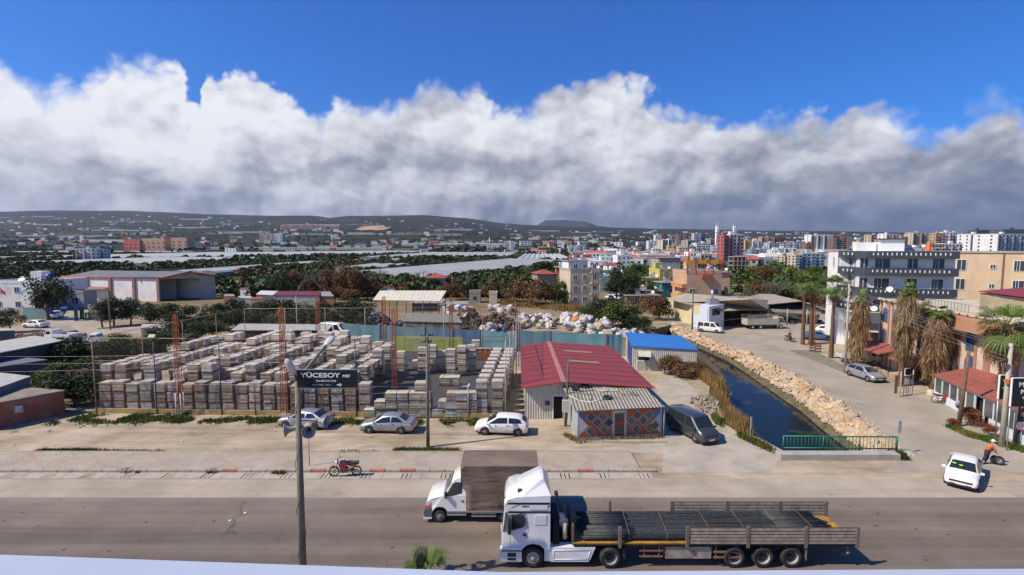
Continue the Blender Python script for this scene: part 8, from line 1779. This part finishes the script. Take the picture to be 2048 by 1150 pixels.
# ------------------------------------------------------------------ the town
TW = [(1310,1322,470,900,'white',12,2,'white','white-edged tower, left of the brick-brown pair'),(1322,1334,469,900,'brick',12,2,'grey','brick-brown tower with grey balconies on the skyline'),(1334,1347,471,905,'lblue',12,3,'dgrey','grey-blue tower joined to the brick-brown one'),(1355,1377,468,880,'brown',12,4,'lblue','dark brown tower with a red top between two pale ones'),(1387,1402,467,860,'lblue',13,3,'white','slim pale grey tower with roof masts'),(1402,1410,471,870,'dgrey',12,2,'grey','dark slab attached to the slim pale tower'),(1392,1421,487,520,'white',7,6,'white','broad white block of seven floors before the slim tower'),
(1447,1458,472,330,'red',9,1,'dgrey','left wing of the red and white tower'),(1458,1489,470,335,'white',9,4,'red','tall red and white tower with stepped red roof'),(1503,1520,500,420,'blue',7,2,'blue','shaded blue block beside the unfinished frame'),(1520,1544,498,425,'lblue',7,3,'blue','pale block with blue balconies'),(1544,1560,501,400,'white',7,3,'white','white six-floor block with curved balconies'),(1556,1592,497,440,'white',7,5,'dgrey','white block with dark balconies under a white roof line'),(1570,1592,514,330,'beige',5,3,'brown','white and brown block with a dark flat roof'),(1592,1606,511,285,'cream',6,2,'lblue','cream flank of the blue and yellow block'),(1606,1650,508,287,'lblue',6,5,'blue','pale block with blue balconies and a yellow stripe'),
(1537,1560,486,640,'lblue',7,4,'grey','grey-white row block, leftmost of three'),(1560,1586,485,640,'grey',7,4,'white','grey-white row block, middle of three'),(1586,1612,484,640,'lblue',7,4,'white','grey-white row block, rightmost of three'),(1612,1630,487,600,'brick',6,3,'peach','orange-brown block beside the grey-white row'),(1622,1660,470,760,'white',12,6,'dgrey','white and brown tower with white roof frame, left one'),(1664,1680,473,700,'brown',11,2,'white','brown tower slice left of its twin'),(1680,1700,471,705,'brick',11,3,'lblue','brick tower behind the white flats'),(1523,1548,474,900,'peach',10,4,'brown','pinkish far block with brown balconies'),(1548,1574,476,905,'brown',9,4,'red','far brown block with a red roof storey'),(1490,1504,480,700,'yellow',8,2,'red','yellow-banded block right of the red tower'),(1505,1522,482,720,'white',7,3,'grey','small white stepped block on the skyline'),
(1741,1770,470,650,'beige',10,5,'brown','beige tower over the roof of the white flats'),(1770,1800,469,600,'white',9,4,'red','white block with a red roof band over the white flats'),(1800,1816,475,610,'peach',9,2,'white','pinkish flank beside the red-banded block'),(1825,1857,466,620,'cream',10,4,'dgrey','beige double tower on the right skyline'),(1870,1884,467,560,'peach',9,2,'cream','salmon tower slice on the right skyline'),(1884,1904,465,560,'white',9,3,'peach','white tower with pinkish balconies on the right skyline'),(1904,1921,466,565,'lblue',9,3,'white','pale tower right of the pinkish balconies'),(1921,1938,470,570,'beige',9,3,'dgrey','shaded beige tower on the right skyline'),(1940,1985,469,480,'white',8,6,'dgrey','dark and white striped apartment block at the right'),(1951,1980,461,520,'dgrey',3,4,'grey','dark roof storeys over the striped block'),(1990,2060,469,440,'white',8,8,'dgrey','dark and white striped apartment block at the frame edge'),(2005,2050,460,470,'dgrey',3,4,'grey','dark roof storeys at the frame edge'),
(1858,1890,489,420,'peach',5,5,'white','long red-railed block, left part'),(1890,1925,488,420,'white',5,5,'red','long red-railed block, right part'),(1337,1362,492,460,'peach',5,3,'cream','peach block before the brick-brown towers'),(1358,1376,495,450,'cream',5,3,'peach','apricot block under the dark brown tower'),(1306,1322,497,480,'white',4,3,'grey','low white block left of the peach one'),(1340,1362,504,380,'cream',3,3,'red','cream villa with a red roof in the town'),(1255,1266,500,600,'lblue',6,2,'grey','little grey-white block left of the towers'),(1276,1290,491,620,'dgrey',6,2,'lblue','narrow dark and white block'),(1268,1280,500,560,'peach',4,2,'red','small pink block beside the narrow dark one'),(1375,1392,493,520,'grey',6,3,'dgrey','grey shaded block between the towers'),(1425,1447,492,480,'lblue',7,3,'white','pale turquoise block left of the red tower'),
(1137,1154,492,760,'lblue',8,3,'white','left of the twin blue-white blocks in the plain'),(1154,1172,491,760,'lblue',8,3,'white','right of the twin blue-white blocks in the plain'),(1009,1027,483,1000,'white',12,3,'lblue','white tower standing alone in the plain'),(984,1000,490,1000,'white',9,3,'lblue','lower white block beside the lone tower'),(974,984,489,1010,'lblue',9,2,'white','pale slab left of the lone white tower'),(828,836,485,1200,'lblue',10,1,'white','slim far white tower in the plain'),(150,182,498,440,'lblue',4,4,'red','white school-like block with blue flank and brown roof line'),(182,206,499,450,'blue',4,3,'blue','blue flank of the white school-like block'),
(246,282,479,1050,'red',3,7,'peach','long low red building in the plain, left wing'),(282,330,477,1050,'peach',3,9,'red','long low red and pink building in the plain, right wing'),(342,374,476,1050,'peach',4,5,'grey','pale block with a red roof right of the long red building'),(520,545,467,1900,'pink',4,4,'pink','pink block at the foot of the hills'),(548,566,467,1900,'lblue',4,3,'grey','pale grey block right of the pink one'),
(1240,1256,505,380,'white',3,2,'red','white low block up the town street'),(1296,1318,508,380,'white',4,3,'dgrey','white block above the grey house'),(1380,1402,505,340,'white',3,3,'red','white low houses before the broad white block'),(1402,1425,509,330,'cream',3,3,'dgrey','cream low block before the red tower')]
for x0, x1, yt, D, wl, nf, nc, bm_, lb_ in TW:
 big_ = D < 700
 building('apartment_block' if nf > 4 else 'low_block', lb_, 'building', x0, x1, yt, D, max(8, (x1 - x0) * D / F * .7), wl, nf, nc, 2 if big_ else 1, rnd.uniform(-.12, .2), 'buildings of the town and plain', (1.6, 1.5), 'n', bal=tuple(range(0, nc, 2)), balm=bm_, side=-1 if x0 > 1024 else 1)
for i in range(30):
 x0 = 1300 + i * 13 if i < 18 else 1722 + (i - 18) * 27; x0 += rnd.uniform(-4, 4)
 building('apartment_block', 'mid-rise block, %s from the left in the back row of the town' % ordn(i), 'building', x0, x0 + rnd.uniform(9, 17), rnd.uniform(475, 486) + (4 if i < 6 else 0), rnd.uniform(760, 980), 16, rnd.choice(('white', 'white', 'cream', 'lblue', 'peach', 'grey', 'brick')), 9, 3, 1, rnd.uniform(-.2, .2), 'buildings of the town and plain', (2.2, 1.6), 'n', bal=(0, 2), balm=rnd.choice(('white', 'dgrey', 'brown')), side=-1)
# unfinished concrete frame
D_ = 235.; c = P(1485, 490, D_); root = thing('unfinished_building', 'unfinished concrete frame of five open floors below the red tower', 'building', (c.x, c.y, 0)); W_ = 34 * D_ / F; hh = H - (513 - 490) * D_ / F
for k in range(6): mb = MB(); z = hh * k / 5; mb.box(-W_/2, W_/2, 0, 6, z - .25, z); mb.build('floor_slab', WM['beige'], root)
for i in range(5):
 for y in (.2, 5.6): mb = MB(); x = -W_/2 + .2 + (W_ - .4) * i / 4; mb.box(x - .2, x + .2, y - .2, y + .2, 0, hh); mb.build('column', WM['bare'], root)
mb = MB(); mb.box(-W_/2 + 1, W_/2 - .3, 4.0, 4.2, 0, hh - .3); mb.build('brick_infill', WM['brown'], root)
# minarets
for px_, yt_, D, lb_ in ((1431.5, 443, 560, 'left minaret of the slender white pair'), (1436, 443, 562, 'right minaret of the slender white pair'), (1466, 443, 620, 'left minaret rising over the red tower'), (1471, 443, 622, 'right minaret rising over the red tower'), (979, 474, 1500, 'far thin minaret in the plain'), (157.5 + 507, 468, 1800, 'far minaret at the foot of the hills')):
 c = P(px_, 490, D); h_ = P(0, yt_, D).z - tz(c.x, c.y); root = thing('minaret', lb_, 'minaret', (c.x, c.y, tz(c.x, c.y)), 0, 'minarets of the town'); r_ = 1.0 if D < 1000 else 1.4
 mb = MB(); mb.tube((0, 0, 0), (0, 0, h_ * .88), r_ * 1.1, r_ * .8, 10); mb.build('shaft', WM['white'], root); mb = MB(); mb.lathe([(r_ * .8, 0), (r_ * 1.5, .6), (r_ * 1.5, 1.3), (r_ * .8, 1.4)], (0, 0, h_ * .70), 'Z', 12); mb.build('gallery', WM['white'], root); mb = MB(); mb.lathe([(r_ * .9, 0), (r_ * .3, h_ * .10), (.05, h_ * .12)], (0, 0, h_ * .88), 'Z', 10); mb.build('spire', WM['grey'], root)
# small houses strewn over the plain and the slopes
def small(wl, rf, s_):
 mb = MB(); mb.box(-5 * s_, 5 * s_, 0, 8 * s_, -3, 6 * s_)
 if rf: mb.sheet([(-5.4*s_, -.4, 6*s_), (5.4*s_, -.4, 6*s_), (5.4*s_, 4*s_, 8*s_), (-5.4*s_, 4*s_, 8*s_)], .2, 1); mb.sheet([(-5.4*s_, 4*s_, 8*s_), (5.4*s_, 4*s_, 8*s_), (5.4*s_, 8.4*s_, 6*s_), (-5.4*s_, 8.4*s_, 6*s_)], .2, 1)
 else: mb.box(-5.1*s_, 5.1*s_, -.1, 8.1*s_, 6*s_ + .02, 6.5*s_, 1)
 for f_ in range(2):
  for k in range(3): mb.box((-3.6 + 3 * k) * s_, (-2.2 + 3 * k) * s_, -.06, .02, (1 + 2.8 * f_) * s_, (2.4 + 2.8 * f_) * s_, 2)
 o = mb.build('small_house', [WM[wl], WM['red'] if rf else WM[wl], PANE]); col.objects.unlink(o); return o.data
kinds = [('white', 0, 1.0), ('white', 1, .9), ('cream', 1, 1.), ('cream', 0, 1.1), ('white', 0, 1.35), ('peach', 1, 1.), ('lblue', 0, 1.1), ('grey', 0, 1.)]
SM = [small(*k) for k in kinds]; r7 = random.Random(3)
def inquad(x, y, Q):
 c_ = False
 for i in range(4):
  a, b_ = Q[i], Q[(i + 1) % 4]
  if (a.y > y) != (b_.y > y) and x < (b_.x - a.x) * (y - a.y) / (b_.y - a.y) + a.x: c_ = not c_
 return c_
GQ = []
for x0, x1, yn, yf, sp, l_ in GH:
 n0, n1 = V(x0, yn), V(x1, yn); dep = min(V(x0, max(yf, 501.5)).y - n0.y, 480); GQ.append((n0, n1, n1 + Vector((dep * .05, dep, 0)), n0 + Vector((dep * .05, dep, 0))))
a, b_, c = V(862, 578), V(1130, 530), V(690, 562); GQ.append((a, b_, b_ + (c - a), c)); GQ.append([V(985, 566), V(1130, 538), V(1110, 556), V(1000, 572)])
GQ.append([V(1232, 612), V(1262, 612), V(1262, 530), V(1240, 530)])
def blocked(x, y): return any(inquad(x, y, Q) for Q in GQ)
cnt = 0; tries = 0
while cnt < 285 and tries < 6000:
 tries += 1
 if r7.random() < .33: px_, y = r7.uniform(1170, 1720), 320 * (2.6 ** r7.random())
 else: px_, y = (r7.uniform(-40, 1300) if r7.random() < .8 else r7.uniform(1300, 2080)), 700 * (7.5 ** (r7.random() ** .8))
 if 0 < px_ < 1024 and y > 1500 and noise.noise(Vector((px_ / 90, y / 900, 4))) < -.05: continue
 x = (px_ - 1024) / F * y
 if blocked(x, y): continue
 i = r7.randrange(len(SM)); o = bpy.data.objects.new('small_house', SM[i]); col.objects.link(o); s_ = 1.0 if y < 1200 else 1.35
 o.location = (x, y, tz(x, y)); o.rotation_euler = (0, 0, r7.uniform(-.4, .4)); o.scale = (s_ * r7.uniform(.9, 1.9), s_, s_ * r7.uniform(.8, 1.3)); cnt += 1
 zone = 'in the dense town at the right' if px_ > 1170 and y < 900 else ('on the far slopes' if y > 2200 else 'among the groves of the plain')
 tag(o, 'small %s house with a %s roof %s' % ({'lblue': 'pale blue'}.get(kinds[i][0], kinds[i][0]), 'red tiled' if kinds[i][1] else 'flat', zone), 'house', 'small houses of the plain and slopes')
mb = MB(); fm_ = [WM[k] for k in ('white', 'cream', 'red', 'peach', 'grey', 'lblue')]
for i in range(1500):
 if i < 430: px_, y = r7.uniform(1160, 1740), 330 * (2.4 ** r7.random())
 else: px_, y = r7.uniform(-60, 2100), 1100 * (5.6 ** (r7.random() ** .9))
 x = (px_ - 1024) / F * y
 if blocked(x, y) or noise.noise(Vector((px_ / 60, math.log(y) * 6, 1))) < (-.5 if i < 430 else -.08): continue
 s_ = 1 + (y > 1500) * y / 3600; w_ = r7.uniform(4, 9) * s_; h_ = r7.uniform(4, 9) * (s_ * .6 + .4); z = tz(x, y); m_ = r7.choices(range(6), (40, 16, 10, 10, 14, 10))[0]
 mb.box(x - w_, x + w_, y, y + w_ * 1.3, z - 8, z + h_, m_)
 if y < 1600:
  for q in range(int(w_ / 1.6)): mb.box(x - w_ + 1 + q * 3, x - w_ + 2.2 + q * 3, y - .08, y, z + h_ - 2.6, z + h_ - 1.2, 6)
tag(mb.build('far_houses', fm_ + [PANE], fix=False), 'countless tiny pale houses strewn over the plain and slopes', kind='stuff')
# estate of pinkish blocks on the hillside, far greenhouse strips, quarry
for i in range(17):
 px_ = 566 + i * 6.6 + (i > 13) * 6; y = 3450.; x = (px_ - 1024) / F * y; z = tz(x, y); mb = MB(); mb.box(-8.5, 8.5, 0, 16, -4, 30 + rnd.uniform(-4, 5))
 for f_ in range(5): mb.box(-6, 6, -.3, 0, 4 + f_ * 5, 6.2 + f_ * 5, 1)
 o = mb.build('hill_block', [WM['peach'] if i % 3 else WM['pink'], WM['brown']], loc=(x, y, z)); tag(o, 'pinkish hillside block, %s from the left of the estate' % ordn(i), 'building', 'hillside estate of pinkish blocks')
for i in range(46):
 px_ = r7.uniform(-60, 1250); y = 1100 * (5.2 ** r7.random()); x = (px_ - 1024) / F * y
 if blocked(x, y): continue
 L = r7.uniform(30, 120) * (1 + y / 3500); mb = MB(); n_ = 8; a = r7.uniform(12, 40); z0, z1 = tz(x, y), tz(x, y + a)
 mb.add([(-L, 0, 0), (L, 0, 0), (L, a, z1 - z0), (-L, a, z1 - z0), (-L, 0, 5), (L, 0, 5), (L, a, z1 - z0 + 5), (-L, a, z1 - z0 + 5), (-L, 0, -6), (L, 0, -6)], [(8, 9, 5, 4), (4, 5, 6, 7), (0, 3, 7, 4), (1, 5, 6, 2)])
 tag(mb.build('greenhouse', film, loc=(x, y, z0), fix=False), 'thin pale greenhouse strip far off in the plain', 'greenhouse', 'far greenhouse strips')
qy = 3350.; mb = MB()
for i in range(9):
 for j in range(4):
  f = lambda i, j: ((712 + i * 6.5 + j * 3 - 1024) / F * (qy + j * 55), qy + j * 55, tz((712 + i * 6.5 - 1024) / F * qy, qy + j * 55) + 2 + j * 3.5 + 9 * math.sin(math.pi * i / 9) * (j > 1) + 5 * noise.noise(Vector((i * .7, j * .7, 0))))
  mb.face([f(i, j), f(i + 1, j), f(i + 1, j + 1), f(i, j + 1)])
tag(mb.build('quarry_face', M('quarry_tan', (.42, .28, .17), .95, .25, .02, space='World'), fix=False), kind='structure')
# groves: masses of trees nobody could count
def mass(label, mat, n, gen, name='grove'):
 mb = MB(); r = random.Random(len(label))
 k = 0; tr_ = 0
 while k < n and tr_ < n * 6:
  tr_ += 1; px_, D, keep = gen(r)
  x, y = (px_ - 1024) / F * D, D
  if not keep or blocked(x, y): continue
  z = tz(x, y); s_ = r.uniform(2.0, 3.6) * (1 if D < 900 else 1.7); q_ = 60 if D < 300 else (34 if D < 420 else 14); k += 1
  for _ in range(q_):
   a, e = r.uniform(0, 6.28), r.uniform(-.2, 1.4); p = Vector((x + math.cos(a) * math.cos(e) * s_, y + math.sin(a) * math.cos(e) * s_, z + s_ * .55 + math.sin(e) * s_ * .8)) ; L = s_ * (.25 if q_ > 40 else (.34 if q_ > 20 else .62))
   u_ = Vector((r.gauss(0, 1), r.gauss(0, 1), r.gauss(0, 1))).normalized() * L; v_ = u_.cross(Vector((r.gauss(0, 1), r.gauss(0, 1), r.gauss(0, 1)))).normalized() * L * .8
   mb.add([p - u_, p - v_, p + u_, p + v_], [(0, 1, 2, 3)])
 return tag(mb.build(name, mat, fix=False), label, kind='stuff')
def g1(r):
 D = 150 * (5.5 ** r.random()); px_ = r.uniform(-80, 1150); return px_, D, noise.noise(Vector(((px_ - 1024) / F * D / 90, D / 60, 7))) > -.12 and not (px_ < 120 and D < 180) and not (120 < px_ < 440 and D < 172)
def g2_(r):
 D = 135 * (3.0 ** r.random()); px_ = r.uniform(430, 1140); return px_, D, noise.noise(Vector(((px_ - 1024) / F * D / 40, D / 40, 17))) > .12 and D > 150
def g3(r):
 D = 700 * (9 ** r.random()); px_ = r.uniform(-80, 2120); return px_, D, noise.noise(Vector(((px_ - 1024) / F * D / 260, D / 200, 9))) > -.05
def g4(r):
 D = 125 * (4.2 ** r.random()); px_ = r.uniform(1200, 1900); return px_, D, (D > 150 or 1470 < px_ < 1640) and noise.noise(Vector(((px_ - 1024) / F * D / 30, D / 30, 3))) > .0
mass('orchard greenery covering the near plain', LEAF['mid'], 1500, g1); mass('dark citrus groves of the plain', leafmat('grove_olive', (.05, .062, .022), .5, (.12, .09, .04)), 1300, g1, 'citrus_grove'); mass('rust-brown scrub patches', LEAF['brown'], 70, g2_, 'scrub'); mass('dark woods of the far plain and slopes', LEAF['dark'], 2600, g3, 'far_woods'); mass('greenery between the houses of the town', LEAF['mid'], 420, g4, 'town_greenery')
# ------------------------------------------------------------------ people
def skinned(name, joints, edges, mat, parent, sub_=2):
 me = bpy.data.meshes.new(name); me.from_pydata([j[:3] for j in joints], edges, []); o = bpy.data.objects.new(name, me); col.objects.link(o); o.parent = parent
 sk = o.modifiers.new('s', 'SKIN'); me.skin_vertices.new() if not me.skin_vertices else 0
 for i, j in enumerate(joints): me.skin_vertices[0].data[i].radius = (j[3], j[3]); me.skin_vertices[0].data[i].use_root = i == 0
 o.modifiers.new('v', 'SUBSURF').levels = sub_; o.modifiers['v'].render_levels = sub_
 bpy.context.view_layer.update(); m2 = bpy.data.meshes.new_from_object(o.evaluated_get(bpy.context.evaluated_depsgraph_get())); o.modifiers.clear(); o.data = m2; m2.materials.clear(); m2.materials.append(mat)
 for p in m2.polygons: p.use_smooth = True
 return o
SKIN = M('skin', (.40, .22, .14), .6, .05)
def person(label, loc, rz, shirt, trouser, cap=None, pose='stoop', group=None):
 root = thing('person', label, 'person', loc, rz, group)
 if pose == 'stoop':   # walks to +x, bent forward, arms reaching to the tyres
  hip = (0, 0, .92); ch = (.22, 0, 1.30); nk = (.30, 0, 1.46); hd = (.37, 0, 1.60)
  L1, L2 = [(.16, .09, .50), (.02, .10, .08), (.14, .11, .03)], [(-.10, -.09, .52), (-.36, -.10, .12), (-.26, -.11, .05)]
  A1, A2 = [(.22, .20, 1.38), (.34, .24, 1.12), (.52, .20, .90)], [(.22, -.20, 1.38), (.36, -.25, 1.10), (.54, -.16, .86)]
 else:                 # sits astride facing +x
  hip = (-.15, 0, .80); ch = (-.06, 0, 1.20); nk = (-.02, 0, 1.38); hd = (.02, 0, 1.54)
  L1, L2 = [(.22, .17, .72), (.12, .18, .32), (.26, .18, .28)], [(.22, -.17, .72), (.12, -.18, .32), (.26, -.18, .28)]
  A1, A2 = [(-.04, .20, 1.30), (.14, .26, 1.10), (.34, .30, 1.07)], [(-.04, -.20, 1.30), (.14, -.26, 1.10), (.34, -.30, 1.07)]
 J = [(*hip, .135), (*ch, .150), (*nk, .06), (*hd, .095), ((hd[0] + .01), 0, hd[2] + .09, .085)]; E = [(0, 1), (1, 2), (2, 3), (3, 4)]
 def chain(st_, pts, rs):
  p = st_
  for q, r_ in zip(pts, rs): J.append((*q, r_)); E.append((p, len(J) - 1)); p = len(J) - 1
  return p
 chain(0, L1, (.075, .045, .04)); chain(0, L2, (.075, .045, .04)); h1 = chain(1, A1, (.06, .042, .028)); h2 = chain(1, A2, (.06, .042, .028))
 for h in (h1, h2):
  b_ = J[h]; palm_ = (b_[0] + .06, b_[1], b_[2] - .05, .028); J.append(palm_); E.append((h, len(J) - 1)); p = len(J) - 1
  for k in range(5): J.append((palm_[0] + (.02 if k == 4 else .07 - .004 * abs(k - 1)), palm_[1] + (-.030 + .020 * k if k < 4 else .045), palm_[2] - (.02 if k == 4 else .045), .009)); E.append((p, len(J) - 1))
 skinned('body', J, E, SKIN, root)
 T = [(*hip, .150), (*ch, .170), ((ch[0] + nk[0]) / 2, 0, (ch[2] + nk[2]) / 2, .12)]; e = [(0, 1), (1, 2)]
 for A in (A1, A2): k = len(T); T += [(*A[0], .075), (*A[1], .058), tuple(a + (b_ - a) * .7 for a, b_ in zip(A[1], A[2])) + (.048,)]; e += [(1, k), (k, k + 1), (k + 1, k + 2)]
 skinned('shirt', T, e, shirt, root)
 T = [(hip[0], 0, hip[2] + .04, .16)]; e = []
 if pose == 'stoop': T.append((ch[0] * .75, 0, (hip[2] + ch[2]) / 2 + .08, .178)); e = [(0, 1)]
 for L in (L1, L2): k = len(T); T += [(*L[0], .092), (L[1][0], L[1][1], L[1][2] + .04, .065)]; e += [(0, k), (k, k + 1)]
 skinned('trousers', T, e, trouser, root)
 for L in (L1, L2): mb = MB(); mb.cbox((L[2][0] - .03, L[2][1], L[2][2]), (.27, .10, .08)); mb.build('shoe', PLAST, root)
 for s in (-1, 1): mb = MB(); mb.lathe([(.001, 0), (.014, .004), (.001, .012)], (hd[0] + .098, s * .035, hd[2] + .045), 'X', 6); mb.build('eye', DARK, root, fix=False); mb = MB(); mb.lathe([(.001, -.01), (.028, 0), (.001, .01)], (hd[0], s * .105, hd[2] + .03), 'Y', 8); mb.build('ear', SKIN, root, fix=False)
 mb = MB(); mb.side([(hd[0] + .09, hd[2] + .04), (hd[0] + .125, hd[2] - .005), (hd[0] + .09, hd[2] - .01)], -.015, .015); mb.build('nose', SKIN, root)
 mb = MB(); mb.lathe([(.118, 0), (.122, .05), (.10, .10), (.05, .135), (.001, .14)], (hd[0] - .01, 0, hd[2] + .05), 'Z', 14)
 if cap and pose == 'stoop': mb.cbox((hd[0] + .12, 0, hd[2] + .055), (.12, .15, .015))
 mb.build('cap' if pose == 'stoop' else 'helmet', cap or PLAST, root, fix=False); return root
pl = V(1971, 928); person('person in a white cap, orange shirt and black dungarees bending over tyres at the roadside', pl, R(-12), M('orange_shirt', (.50, .12, .03), .8, .15, 5), M('black_dungarees', (.03, .03, .035), .85, .2, 4), M('white_cap', (.72, .72, .70), .8, .05))
mb = MB(); mb.side([(.06,1.02),(.13,1.28),(.32,1.30),(.24,1.0)], -.13, .13); b_ = mb.build('bib', MATS['black_dungarees'], [o for o in bpy.data.objects if o.name == 'person'][0]); b_.location = (.05, 0, .0)
for i, (dx_, dy_, an) in enumerate(((.62, .02, .2), (.80, -.14, -.25))):
 mb = MB(); mb.lathe([(.19, -.07), (.28, -.08), (.31, -.03), (.31, .03), (.28, .08), (.19, .07), (.19, -.07)], (0, 0, 0), 'Y', 20); mb.lathe([(.19, -.02), (.03, -.03), (.03, .03), (.19, .02)], (0, 0, 0), 'Y', 12, 1)
 o = mb.build('car_wheel', [TYRE, ALLOY], loc=(pl.x + dx_, pl.y + dy_, .31)); o.rotation_euler = (R(-8), 0, an); tag(o, ['upright car wheel under the hands of the stooping person', 'upright car wheel rolled ahead of the other one'][i], 'wheel')
q = V(1579, 683); sc_m = motorbike('dark scooter ridden across the open yard', q, (.35, -.94), PLAST); person('person in dark clothes riding a scooter across the yard', q, math.atan2(-.94, .35), PLAST, MATS['black_dungarees'], None, 'ride')
dr = bpy.data.objects.get('articulated_lorry')
# litter
lw = M('litter_white', (.6, .6, .58), .8); mb = MB()
for px_, py_ in [(75,906),(461,908),(470,907),(460,1042),(490,1027),(1640,905),(1975,902),(1990,890),(1780,920),(160,837),(250,826),(1690,985),(1120,905),(640,880)] + [(rnd.uniform(20, 560), rnd.uniform(840, 900)) for _ in range(14)]:
 p = V(px_, py_); mb.cbox((p.x, p.y, .03), (rnd.uniform(.05, .2), rnd.uniform(.05, .15), .03), rnd.uniform(0, 3))
tag(mb.build('litter', lw, fix=False), 'scraps of white litter on the dirt lot and roadside', kind='stuff')
# ------------------------------------------------------------------ air
hz = bpy.data.materials.new('haze_air'); hz.use_nodes = True; t = hz.node_tree; t.nodes.clear(); vo_ = t.nodes.new('ShaderNodeVolumePrincipled'); ou = t.nodes.new('ShaderNodeOutputMaterial'); t.links.new(vo_.outputs[0], ou.inputs['Volume'])
vo_.inputs['Color'].default_value = (.62, .74, 1, 1); vo_.inputs['Density'].default_value = .000035; vo_.inputs['Anisotropy'].default_value = .3
mb = MB(); mb.box(-23000, 23000, -60, 15500, -25, 1100); tag(mb.build('haze', hz), kind='stuff')
